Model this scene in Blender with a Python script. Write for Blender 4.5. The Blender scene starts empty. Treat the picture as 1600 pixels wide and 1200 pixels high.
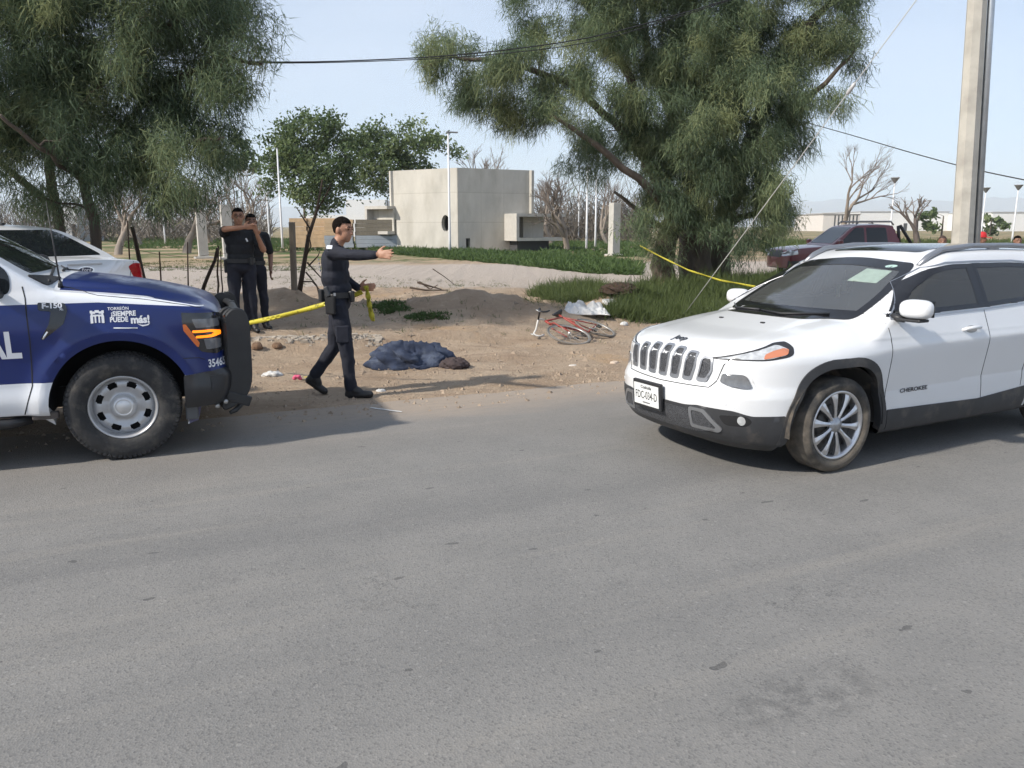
import bpy, bmesh, math, random
import numpy as np
from mathutils import Vector, Matrix, Quaternion
from mathutils.bvhtree import BVHTree
from mathutils import geometry as mgeo

R = math.radians
scene = bpy.context.scene
COL = scene.collection

# ---------------------------------------------------------------- camera
F_PX, HORIZON, CAM_H = 1220.0, 354.0, 1.75          # photo is 1600 x 1200
PITCH = math.atan((600 - HORIZON) / F_PX)
cam_data = bpy.data.cameras.new("camera")
cam_data.sensor_fit = 'HORIZONTAL'
cam_data.sensor_width = 36.0
cam_data.lens = F_PX / 1600 * 36.0
cam_data.clip_start = 0.05
cam_data.clip_end = 20000
cam = bpy.data.objects.new("camera", cam_data)
COL.objects.link(cam)
cam.location = (0, 0, CAM_H)
cam.rotation_euler = (math.pi / 2 - PITCH, 0, 0)
scene.camera = cam

# ---------------------------------------------------------------- sky and sun
SUN_EL, SUN_AZ = R(38), R(29)                       # light travels toward +X, a little toward +Y
to_sun = Vector((-math.cos(SUN_EL) * math.cos(SUN_AZ), -math.cos(SUN_EL) * math.sin(SUN_AZ), math.sin(SUN_EL)))
world = bpy.data.worlds.new("World")
scene.world = world
world.use_nodes = True
wn = world.node_tree
wn.nodes.clear()
w_out = wn.nodes.new("ShaderNodeOutputWorld")
w_bg = wn.nodes.new("ShaderNodeBackground")
w_sky = wn.nodes.new("ShaderNodeTexSky")
w_sky.sky_type = 'NISHITA'
w_sky.sun_disc = False
w_sky.sun_elevation = SUN_EL
w_sky.sun_rotation = math.atan2(to_sun.x, to_sun.y)
w_sky.altitude = 1100
w_sky.air_density = 1.0
w_sky.dust_density = 1.2
w_sky.ozone_density = 2.2
w_bg.inputs['Strength'].default_value = 0.091
# thin veil of high cloud, everywhere in the sky alike
w_tc = wn.nodes.new("ShaderNodeTexCoord")
w_map = wn.nodes.new("ShaderNodeMapping")
w_map.inputs['Scale'].default_value = (1.0, 1.0, 3.2)
w_noise = wn.nodes.new("ShaderNodeTexNoise")
w_noise.inputs['Scale'].default_value = 1.7
w_noise.inputs['Detail'].default_value = 5
w_noise.inputs['Roughness'].default_value = 0.52
w_ramp = wn.nodes.new("ShaderNodeMapRange")
w_ramp.inputs['From Min'].default_value = 0.36
w_ramp.inputs['From Max'].default_value = 0.74
w_ramp.inputs['To Min'].default_value = 0.34
w_ramp.inputs['To Max'].default_value = 0.68
w_mix = wn.nodes.new("ShaderNodeMix")
w_mix.data_type = 'RGBA'
w_mix.inputs['B'].default_value = (5.5, 6.15, 7.2, 1)
wn.links.new(w_tc.outputs['Generated'], w_map.inputs['Vector'])
wn.links.new(w_map.outputs['Vector'], w_noise.inputs['Vector'])
wn.links.new(w_noise.outputs['Fac'], w_ramp.inputs['Value'])
wn.links.new(w_ramp.outputs['Result'], w_mix.inputs['Factor'])
wn.links.new(w_sky.outputs['Color'], w_mix.inputs['A'])
wn.links.new(w_mix.outputs['Result'], w_bg.inputs['Color'])
wn.links.new(w_bg.outputs['Background'], w_out.inputs['Surface'])

sun_data = bpy.data.lights.new("sun", 'SUN')
sun_data.energy = 3.6
sun_data.angle = R(2.2)
sun_data.color = (1.0, 0.93, 0.83)
sun = bpy.data.objects.new("sun", sun_data)
COL.objects.link(sun)
sun.rotation_euler = (-to_sun).to_track_quat('-Z', 'Y').to_euler()
sun.location = (0, 0, 40)

scene.view_settings.view_transform = 'Standard'
scene.view_settings.look = 'None'
scene.view_settings.exposure = 0.75
scene.view_settings.gamma = 1.0
scene.view_settings.use_curve_mapping = False
scene.cycles.max_bounces = 5
scene.cycles.diffuse_bounces = 3
scene.cycles.glossy_bounces = 3
scene.cycles.adaptive_threshold = 0.025
scene.cycles.transparent_max_bounces = 8
scene.cycles.volume_bounces = 1

# ---------------------------------------------------------------- measuring helpers
CP, SP = math.cos(PITCH), math.sin(PITCH)
def ray(px, py):
    """direction of the sight line through a point of the photograph"""
    a, b = (px - 800) / F_PX, (600 - py) / F_PX
    return Vector((a, CP + b * SP, -SP + b * CP))
def at_y(px, py, Y):
    r = ray(px, py)
    return Vector((0, 0, CAM_H)) + r * (Y / r.y)

# ---------------------------------------------------------------- materials
MATS = {}
def _n(nt, kind, **kw):
    n = nt.nodes.new(kind)
    for k, v in kw.items():
        n.inputs[k].default_value = v
    return n
def mat(name, base, rough=0.6, metal=0.0, vary=0.0, vscale=4.0, bump=0.0, bscale=40.0, coat=0.0, spec=0.5,
        second=None, smix=0.5, sscale=3.0, detail=6, emit=None, estr=0.0, trans=0.0, back=None, stretch=(1, 1, 1)):
    """principled material; vary = value noise, second = patches of a second colour, bump = fine relief"""
    if name in MATS:
        return MATS[name]
    m = bpy.data.materials.new(name)
    MATS[name] = m
    m.use_nodes = True
    nt = m.node_tree
    p = nt.nodes['Principled BSDF']
    p.inputs['Base Color'].default_value = (*base, 1)
    p.inputs['Roughness'].default_value = rough
    p.inputs['Metallic'].default_value = metal
    p.inputs['Coat Weight'].default_value = coat
    p.inputs['Coat Roughness'].default_value = 0.06
    p.inputs['Specular IOR Level'].default_value = spec
    p.inputs['Transmission Weight'].default_value = trans
    if emit:
        p.inputs['Emission Color'].default_value = (*emit, 1)
        p.inputs['Emission Strength'].default_value = estr
    col = None
    if vary or second or bump:
        tc = nt.nodes.new('ShaderNodeTexCoord')
        mp = nt.nodes.new('ShaderNodeMapping')
        mp.inputs['Scale'].default_value = stretch
        nt.links.new(tc.outputs['Object'], mp.inputs['Vector'])
        vec = mp.outputs['Vector']
    if second:
        nz = _n(nt, 'ShaderNodeTexNoise', Scale=sscale, Detail=detail, Roughness=0.6)
        nt.links.new(vec, nz.inputs['Vector'])
        mr = _n(nt, 'ShaderNodeMapRange')
        mr.inputs['From Min'].default_value = 0.62 - smix * 0.4
        mr.inputs['From Max'].default_value = 0.82 - smix * 0.4
        nt.links.new(nz.outputs['Fac'], mr.inputs['Value'])
        mx = nt.nodes.new('ShaderNodeMix'); mx.data_type = 'RGBA'
        mx.inputs['A'].default_value = (*base, 1); mx.inputs['B'].default_value = (*second, 1)
        nt.links.new(mr.outputs['Result'], mx.inputs['Factor'])
        col = mx.outputs['Result']
    if vary:
        nz = _n(nt, 'ShaderNodeTexNoise', Scale=vscale, Detail=detail, Roughness=0.65)
        nt.links.new(vec, nz.inputs['Vector'])
        mr = _n(nt, 'ShaderNodeMapRange')
        mr.inputs['From Min'].default_value = 0.25; mr.inputs['From Max'].default_value = 0.75
        mr.inputs['To Min'].default_value = 1 - vary; mr.inputs['To Max'].default_value = 1 + vary
        nt.links.new(nz.outputs['Fac'], mr.inputs['Value'])
        mx = nt.nodes.new('ShaderNodeVectorMath'); mx.operation = 'SCALE'
        if col: nt.links.new(col, mx.inputs[0])
        else: mx.inputs[0].default_value = base
        nt.links.new(mr.outputs['Result'], mx.inputs['Scale'])
        col = mx.outputs['Vector']
    if back:
        g = nt.nodes.new('ShaderNodeNewGeometry')
        mx = nt.nodes.new('ShaderNodeMix'); mx.data_type = 'RGBA'
        if col: nt.links.new(col, mx.inputs['A'])
        else: mx.inputs['A'].default_value = (*base, 1)
        mx.inputs['B'].default_value = (*back, 1)
        nt.links.new(g.outputs['Backfacing'], mx.inputs['Factor'])
        col = mx.outputs['Result']
    if col:
        nt.links.new(col, p.inputs['Base Color'])
    if bump:
        nz = _n(nt, 'ShaderNodeTexNoise', Scale=bscale, Detail=4, Roughness=0.6)
        nt.links.new(vec, nz.inputs['Vector'])
        b = nt.nodes.new('ShaderNodeBump')
        b.inputs['Strength'].default_value = bump
        b.inputs['Distance'].default_value = 0.02
        nt.links.new(nz.outputs['Fac'], b.inputs['Height'])
        nt.links.new(b.outputs['Normal'], p.inputs['Normal'])
    return m

# ---------------------------------------------------------------- objects
def link(name, mesh, parent=None, material=None):
    o = bpy.data.objects.new(name, mesh)
    COL.objects.link(o)
    if material is not None:
        mesh.materials.clear()
        for mm in (material if isinstance(material, (list, tuple)) else [material]):
            mesh.materials.append(mm)
    if parent is not None:
        o.parent = parent
    return o
def tag(o, label=None, cat=None, group=None, kind=None):
    if label: o['label'] = label
    if cat: o['category'] = cat
    if group: o['group'] = group
    if kind: o['kind'] = kind
    return o
def empty(name, loc=(0, 0, 0), rz=0.0, label=None, cat=None, group=None):
    o = bpy.data.objects.new(name, None)
    COL.objects.link(o)
    o.location = loc
    o.rotation_euler = (0, 0, rz)
    o.empty_display_size = 0.1
    return tag(o, label, cat, group)
def copy_tree(o, parent=None):
    c = o.copy()
    COL.objects.link(c)
    c.parent = parent
    for ch in [k for k in bpy.data.objects if k.parent == o]:
        copy_tree(ch, c)
    return c

class MB:
    """collects shapes and links them as one mesh"""
    def __init__(s):
        s.v, s.f, s.m, s.smooth, s.mi = [], [], [], [], 0
    def add(s, vs, fs, smooth=False):
        b = len(s.v)
        s.v.extend([tuple(q) for q in vs])
        for q in fs:
            s.f.append(tuple(b + i for i in q)); s.m.append(s.mi); s.smooth.append(smooth)
        return s
    def box(s, c, size, rot=None, bev=0.0):
        hx, hy, hz = size[0] / 2, size[1] / 2, size[2] / 2
        if bev <= 0:
            vs = [Vector((x, y, z)) for x in (-hx, hx) for y in (-hy, hy) for z in (-hz, hz)]
            fs = [(0, 1, 3, 2), (4, 6, 7, 5), (0, 4, 5, 1), (2, 3, 7, 6), (0, 2, 6, 4), (1, 5, 7, 3)]
        else:
            bm = bmesh.new()
            bmesh.ops.create_cube(bm, size=1)
            bmesh.ops.scale(bm, vec=size, verts=bm.verts)
            bmesh.ops.bevel(bm, geom=bm.edges[:] , offset=bev, segments=2, affect='EDGES', profile=0.5)
            bm.verts.index_update()
            vs = [q.co.copy() for q in bm.verts]; fs = [[q.index for q in f.verts] for f in bm.faces]
            bm.free()
        c = Vector(c)
        if rot is not None:
            M = rot if isinstance(rot, Matrix) else Matrix.Rotation(rot, 3, 'Z')
            vs = [M @ q + c for q in vs]
        else:
            vs = [q + c for q in vs]
        return s.add(vs, fs)
    def tube(s, pts, r, n=8, cap=True, smooth=True, flat=None):
        pts = [Vector(p) for p in pts]
        rs = r if isinstance(r, (list, tuple)) else [r] * len(pts)
        vs, fs = [], []
        prev = None
        for i, p in enumerate(pts):
            d = (pts[min(i + 1, len(pts) - 1)] - pts[max(i - 1, 0)])
            d = d.normalized() if d.length > 1e-9 else Vector((0, 0, 1))
            if prev is None:
                up = Vector((0, 0, 1)) if abs(d.z) < 0.9 else Vector((1, 0, 0))
                a = d.cross(up).normalized()
            else:
                a = (prev - d * prev.dot(d))
                a = a.normalized() if a.length > 1e-6 else d.orthogonal().normalized()
            prev = a
            b = d.cross(a)
            for k in range(n):
                t = 2 * math.pi * k / n
                vs.append(p + (a * math.cos(t) + b * math.sin(t) * (flat or 1)) * rs[i])
        for i in range(len(pts) - 1):
            for k in range(n):
                fs.append((i * n + k, i * n + (k + 1) % n, (i + 1) * n + (k + 1) % n, (i + 1) * n + k))
        if cap:
            fs.append(tuple(range(n - 1, -1, -1)))
            fs.append(tuple((len(pts) - 1) * n + k for k in range(n)))
        return s.add(vs, fs, smooth)
    def lathe(s, prof, c=(0, 0, 0), axis='Y', n=32, closed=False, smooth=True):
        """prof = [(radius, height along axis)]"""
        c = Vector(c); vs, fs = [], []
        for r, hgt in prof:
            for k in range(n):
                t = 2 * math.pi * k / n
                x, z = r * math.cos(t), r * math.sin(t)
                q = {'Y': (x, hgt, z), 'Z': (x, z, hgt), 'X': (hgt, x, z)}[axis]
                vs.append(c + Vector(q))
        m = len(prof)
        for i in range(m if closed else m - 1):
            j = (i + 1) % m
            for k in range(n):
                fs.append((i * n + k, i * n + (k + 1) % n, j * n + (k + 1) % n, j * n + k))
        return s.add(vs, fs, smooth)
    def prism(s, poly, a0, a1, axis='Y'):
        """2-D outline pulled along an axis: X uses (y,z), Y uses (x,z), Z uses (x,y)"""
        def P(u, v, w):
            return {'Y': (u, w, v), 'Z': (u, v, w), 'X': (w, u, v)}[axis]
        n = len(poly)
        vs = [P(u, v, a0) for u, v in poly] + [P(u, v, a1) for u, v in poly]
        fs = [tuple(range(n - 1, -1, -1)), tuple(range(n, 2 * n))]
        fs += [(i, (i + 1) % n, n + (i + 1) % n, n + i) for i in range(n)]
        return s.add(vs, fs)
    def ball(s, c, r, nu=12, nv=8):
        r = r if isinstance(r, (list, tuple, Vector)) else (r, r, r)
        c = Vector(c); vs, fs = [], []
        for j in range(nv + 1):
            ph = -math.pi / 2 + math.pi * j / nv
            for i in range(nu):
                t = 2 * math.pi * i / nu
                vs.append(c + Vector((r[0] * math.cos(ph) * math.cos(t), r[1] * math.cos(ph) * math.sin(t), r[2] * math.sin(ph))))
        for j in range(nv):
            for i in range(nu):
                fs.append((j * nu + i, j * nu + (i + 1) % nu, (j + 1) * nu + (i + 1) % nu, (j + 1) * nu + i))
        return s.add(vs, fs, True)
    def mesh(s, name):
        me = bpy.data.meshes.new(name)
        me.from_pydata(s.v, [], s.f)
        me.polygons.foreach_set('use_smooth', s.smooth)
        me.polygons.foreach_set('material_index', s.m)
        bm = bmesh.new(); bm.from_mesh(me)
        bmesh.ops.recalc_face_normals(bm, faces=bm.faces)
        bm.to_mesh(me); bm.free()
        me.update()
        return me
    def build(s, name, material, parent=None):
        return link(name, s.mesh(name), parent, material)

def np_mesh(name, verts, faces, smooth=False):
    """fast mesh from arrays; faces (n,3) or (n,4)"""
    me = bpy.data.meshes.new(name)
    verts = np.ascontiguousarray(verts, dtype=np.float32).reshape(-1, 3)
    faces = np.ascontiguousarray(faces, dtype=np.int32)
    k = faces.shape[1]
    me.vertices.add(len(verts)); me.vertices.foreach_set('co', verts.ravel())
    me.loops.add(faces.size); me.loops.foreach_set('vertex_index', faces.ravel())
    me.polygons.add(len(faces))
    me.polygons.foreach_set('loop_start', np.arange(0, faces.size, k, dtype=np.int32))
    me.polygons.foreach_set('loop_total', np.full(len(faces), k, dtype=np.int32))
    me.polygons.foreach_set('use_smooth', np.full(len(faces), smooth, dtype=bool))
    me.update(calc_edges=True)
    return me

def pchip(xs, ys, q):
    """monotone cubic through (xs, ys), evaluated at q (array)"""
    x = np.asarray(xs, float); y = np.asarray(ys, float); q = np.asarray(q, float)
    hh = np.diff(x); dl = np.diff(y) / hh
    d = np.zeros_like(y)
    for i in range(1, len(x) - 1):
        if dl[i - 1] * dl[i] > 0:
            w1, w2 = 2 * hh[i] + hh[i - 1], hh[i] + 2 * hh[i - 1]
            d[i] = (w1 + w2) / (w1 / dl[i - 1] + w2 / dl[i])
    d[0], d[-1] = dl[0], dl[-1]
    qq = np.clip(q, x[0], x[-1])
    i = np.clip(np.searchsorted(x, qq) - 1, 0, len(x) - 2)
    t = (qq - x[i]) / hh[i]
    return ((2 * t**3 - 3 * t**2 + 1) * y[i] + (t**3 - 2 * t**2 + t) * hh[i] * d[i]
            + (-2 * t**3 + 3 * t**2) * y[i + 1] + (t**3 - t**2) * hh[i] * d[i + 1])
# ================================================================ the setting: ground, road
ROAD_A = R(24)
RU = Vector((math.cos(ROAD_A), math.sin(ROAD_A), 0))      # along the road
RN = Vector((-math.sin(ROAD_A), math.cos(ROAD_A), 0))     # away from the road, toward the lot
RP = Vector((-1.04, 7.80, 0))                             # a point on the far edge of the asphalt

_rng = np.random.RandomState(5)
_lat = _rng.rand(64, 64)
def vnoise(x, y):
    """tiling value noise, 0..1"""
    xi = np.floor(x).astype(int); yi = np.floor(y).astype(int)
    fx = x - xi; fy = y - yi
    fx = fx * fx * (3 - 2 * fx); fy = fy * fy * (3 - 2 * fy)
    g = lambda i, j: _lat[np.mod(i, 64), np.mod(j, 64)]
    return (g(xi, yi) * (1 - fx) * (1 - fy) + g(xi + 1, yi) * fx * (1 - fy)
            + g(xi, yi + 1) * (1 - fx) * fy + g(xi + 1, yi + 1) * fx * fy)
def fbm(x, y, o=4):
    r, a = 0.0, 0.5
    for k in range(o):
        r = r + a * vnoise(x * 2**k + 7.3 * k, y * 2**k + 3.1 * k); a *= 0.5
    return r
def sstep(a, b, x):
    t = np.clip((x - a) / (b - a), 0, 1)
    return t * t * (3 - 2 * t)
# (x, y, radius across, radius deep, height, turn): heaps of dug earth along the old fence line
HEAPS = [(-6.6, 10.4, 2.3, 1.1, 0.42, 2.7), (-6.2, 14.4, 1.8, 0.9, 0.50, 0.2), (-4.4, 14.9, 0.9, 0.7, 0.40, 0.0), (-3.3, 14.2, 0.8, 0.6, 0.20, 0.0), (-8.6, 14.6, 1.6, 0.9, 0.25, 0.1),
         (-2.3, 14.6, 1.0, 0.8, 0.22, 0.1), (-1.2, 14.1, 1.0, 0.75, 0.34, 0.1), (0.0, 14.3, 1.2, 0.8, 0.34, 0.2),
         (-0.6, 15.2, 1.0, 0.6, 0.30, 0.2), (1.2, 14.1, 1.0, 0.6, 0.24, 0.1), (2.3, 15.6, 0.55, 0.5, 0.18, 0.0), (2.55, 17.2, 0.85, 0.5, 0.42, 0.0),
         (4.6, 21.0, 2.2, 1.6, 0.32, 0.1), (6.8, 19.5, 1.8, 1.2, 0.42, 0.1), (-4.6, 19.5, 2.5, 1.2, 0.20, 0.1), (-11, 24, 4, 2, 0.3, 0.2)]
def terrain(X, Y):
    X = np.asarray(X, float); Y = np.asarray(Y, float)
    d = (X - RP.x) * RN.x + (Y - RP.y) * RN.y
    s = (X - RP.x) * RU.x + (Y - RP.y) * RU.y
    wob = (fbm(s * 0.9, d * 0.9) - 0.47) * 0.8
    z = -0.06 + 0.066 * sstep(-0.25, 0.12, d + wob * 0.5)
    near = sstep(0.3, 2.0, d) * (1 - sstep(60, 110, d))
    z = z + near * (fbm(X * 1.3, Y * 1.3, 5) - 0.47) * 0.10
    z = z + sstep(-0.1, 0.6, d) * (1 - sstep(40, 80, d)) * ((fbm(X * 9, Y * 9, 3) - 0.44) * 0.022 + sstep(3.0, 4.5, d) * (fbm(X * 4.5, Y * 4.5, 4) - 0.45) * 0.075)
    # wheel ruts and trampled soil along the verge
    z = z + sstep(0.2, 1.0, d) * (1 - sstep(9, 12, d)) * ((fbm(s * 0.45 + 3, d * 3.2, 4) - 0.46) * 0.06)
    left = 1 - sstep(-1.0, 1.5, X)
    z = z + left * 0.17 * sstep(3.3, 3.75, d + wob * 0.35) * (1 - sstep(11, 15, d))
    z = z + (1 - left) * 0.06 * sstep(4.0, 5.0, d) * (1 - sstep(11, 15, d))
    for (hx, hy, rx, ry, hh, tw) in HEAPS:
        c, q = math.cos(tw), math.sin(tw)
        u = ((X - hx) * c + (Y - hy) * q) / rx; v = (-(X - hx) * q + (Y - hy) * c) / ry
        r2 = u * u + v * v
        z = z + hh * 0.74 * np.exp(-1.3 * r2) * (0.35 + 1.25 * fbm(X * 1.9 + hx, Y * 1.9, 5))
    return z
def gz(x, y):
    return float(terrain(np.array([x]), np.array([y]))[0])
def G(px, py):
    """where the sight line through a photo point meets the terrain"""
    r = ray(px, py); o = Vector((0, 0, CAM_H))
    ys = np.concatenate([np.linspace(3, 60, 2400), np.linspace(60, 400, 1500)])
    t = ys / r.y
    zz = CAM_H + r.z * t - terrain(r.x * t, ys)
    k = np.argmax(zz < 0)
    if zz[k] >= 0: k = len(ys) - 1
    p = o + r * t[k]
    return Vector((p.x, p.y, gz(p.x, p.y)))

def _axis(dense0, dense1, step, far):
    a = list(np.arange(dense0, dense1 + 1e-6, step))
    x, st = dense1, step
    while x < far: st *= 1.14; x += st; a.append(x)
    x, st = dense0, step
    lo = -far
    b = []
    while x > lo: st *= 1.14; x -= st; b.append(x)
    return np.array(b[::-1] + a)
_xs = _axis(-9, 9, 0.085, 9000)
_ys = _axis(6.4, 19, 0.075, 9000)
_GX, _GY = np.meshgrid(_xs, _ys, indexing='ij')
_GZ = terrain(_GX, _GY)
_nx, _ny = _GX.shape
_idx = np.arange(_nx * _ny).reshape(_nx, _ny)
_f = np.stack([_idx[:-1, :-1], _idx[1:, :-1], _idx[1:, 1:], _idx[:-1, 1:]], -1).reshape(-1, 4)
ground_me = np_mesh('ground', np.stack([_GX, _GY, _GZ], -1), _f, True)

def ground_material():
    m = bpy.data.materials.new('dusty_earth'); m.use_nodes = True
    nt = m.node_tree; p = nt.nodes['Principled BSDF']
    p.inputs['Roughness'].default_value = 0.95; p.inputs['Specular IOR Level'].default_value = 0.15
    tc = nt.nodes.new('ShaderNodeTexCoord')
    def noise(scale, detail=6, rough=0.6, sc=(1, 1, 1), rot=0):
        mp = nt.nodes.new('ShaderNodeMapping'); mp.inputs['Scale'].default_value = sc; mp.inputs['Rotation'].default_value = (0, 0, rot)
        nt.links.new(tc.outputs['Object'], mp.inputs['Vector'])
        n = _n(nt, 'ShaderNodeTexNoise', Scale=scale, Detail=detail, Roughness=rough)
        nt.links.new(mp.outputs['Vector'], n.inputs['Vector'])
        return n.outputs['Fac']
    def rng(v, a, b, lo=0, hi=1):
        r = _n(nt, 'ShaderNodeMapRange'); r.interpolation_type = 'SMOOTHSTEP'
        r.inputs['From Min'].default_value = a; r.inputs['From Max'].default_value = b
        r.inputs['To Min'].default_value = lo; r.inputs['To Max'].default_value = hi
        nt.links.new(v, r.inputs['Value']); return r.outputs['Result']
    def mixc(f, a, b):
        x = nt.nodes.new('ShaderNodeMix'); x.data_type = 'RGBA'
        for s_, v in (('A', a), ('B', b)):
            if isinstance(v, tuple): x.inputs[s_].default_value = (*v, 1)
            else: nt.links.new(v, x.inputs[s_])
        nt.links.new(f, x.inputs['Factor']); return x.outputs['Result']
    def math_(op, a, b):
        x = nt.nodes.new('ShaderNodeMath'); x.operation = op
        for i, v in enumerate((a, b)):
            if isinstance(v, (int, float)): x.inputs[i].default_value = v
            else: nt.links.new(v, x.inputs[i])
        return x.outputs[0]
    col = mixc(rng(noise(0.9), 0.35, 0.7), (0.385, 0.302, 0.222), (0.295, 0.218, 0.153))
    col = mixc(rng(noise(7, 8, 0.7), 0.52, 0.72, 0, 0.55), col, (0.50, 0.40, 0.30))
    # streaks dragged along the verge by tyres
    col = mixc(rng(noise(1.6, 7, 0.7, (0.35, 3.0, 1), -ROAD_A), 0.5, 0.7, 0, 0.6), col, (0.23, 0.165, 0.12))
    # orange subsoil exposed on the low bank and crushed grey gravel further back
    col = mixc(rng(noise(0.55, 5), 0.56, 0.66, 0, 0.55), col, (0.40, 0.27, 0.155))
    geo = nt.nodes.new('ShaderNodeSeparateXYZ'); nt.links.new(tc.outputs['Object'], geo.inputs[0])
    # service track of pale gravel, a band crossing the lot
    band = math_('ADD', math_('MULTIPLY', geo.outputs['X'], -0.20), geo.outputs['Y'])
    wob = math_('MULTIPLY', math_('SUBTRACT', noise(0.35, 4), 0.5), 5.0)
    band = math_('ADD', band, wob)
    g1 = math_('MULTIPLY', rng(band, 20.0, 21.5), rng(band, 36.5, 39.0, 1, 0))
    pebb = mixc(rng(noise(16, 4, 0.8), 0.4, 0.65), (0.43, 0.375, 0.325), (0.33, 0.28, 0.235))
    col = mixc(g1, col, pebb)
    # beyond the track: dry soil with weeds and stubble
    far = rng(band, 38, 44)
    dry = mixc(rng(noise(0.25, 6, 0.65), 0.45, 0.6), (0.33, 0.25, 0.16), (0.085, 0.115, 0.04))
    col = mixc(far, col, dry)
    nt.links.new(col, p.inputs['Base Color'])
    b = nt.nodes.new('ShaderNodeBump'); b.inputs['Strength'].default_value = 0.85; b.inputs['Distance'].default_value = 0.035
    h = math_('ADD', noise(26, 6, 0.75), math_('MULTIPLY', noise(5, 4, 0.6), 1.5))
    nt.links.new(h, b.inputs['Height']); nt.links.new(b.outputs['Normal'], p.inputs['Normal'])
    return m
ground = tag(link('ground', ground_me, None, ground_material()), 'bare dusty earth of the verge and the lot', 'ground', kind='structure')

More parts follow.
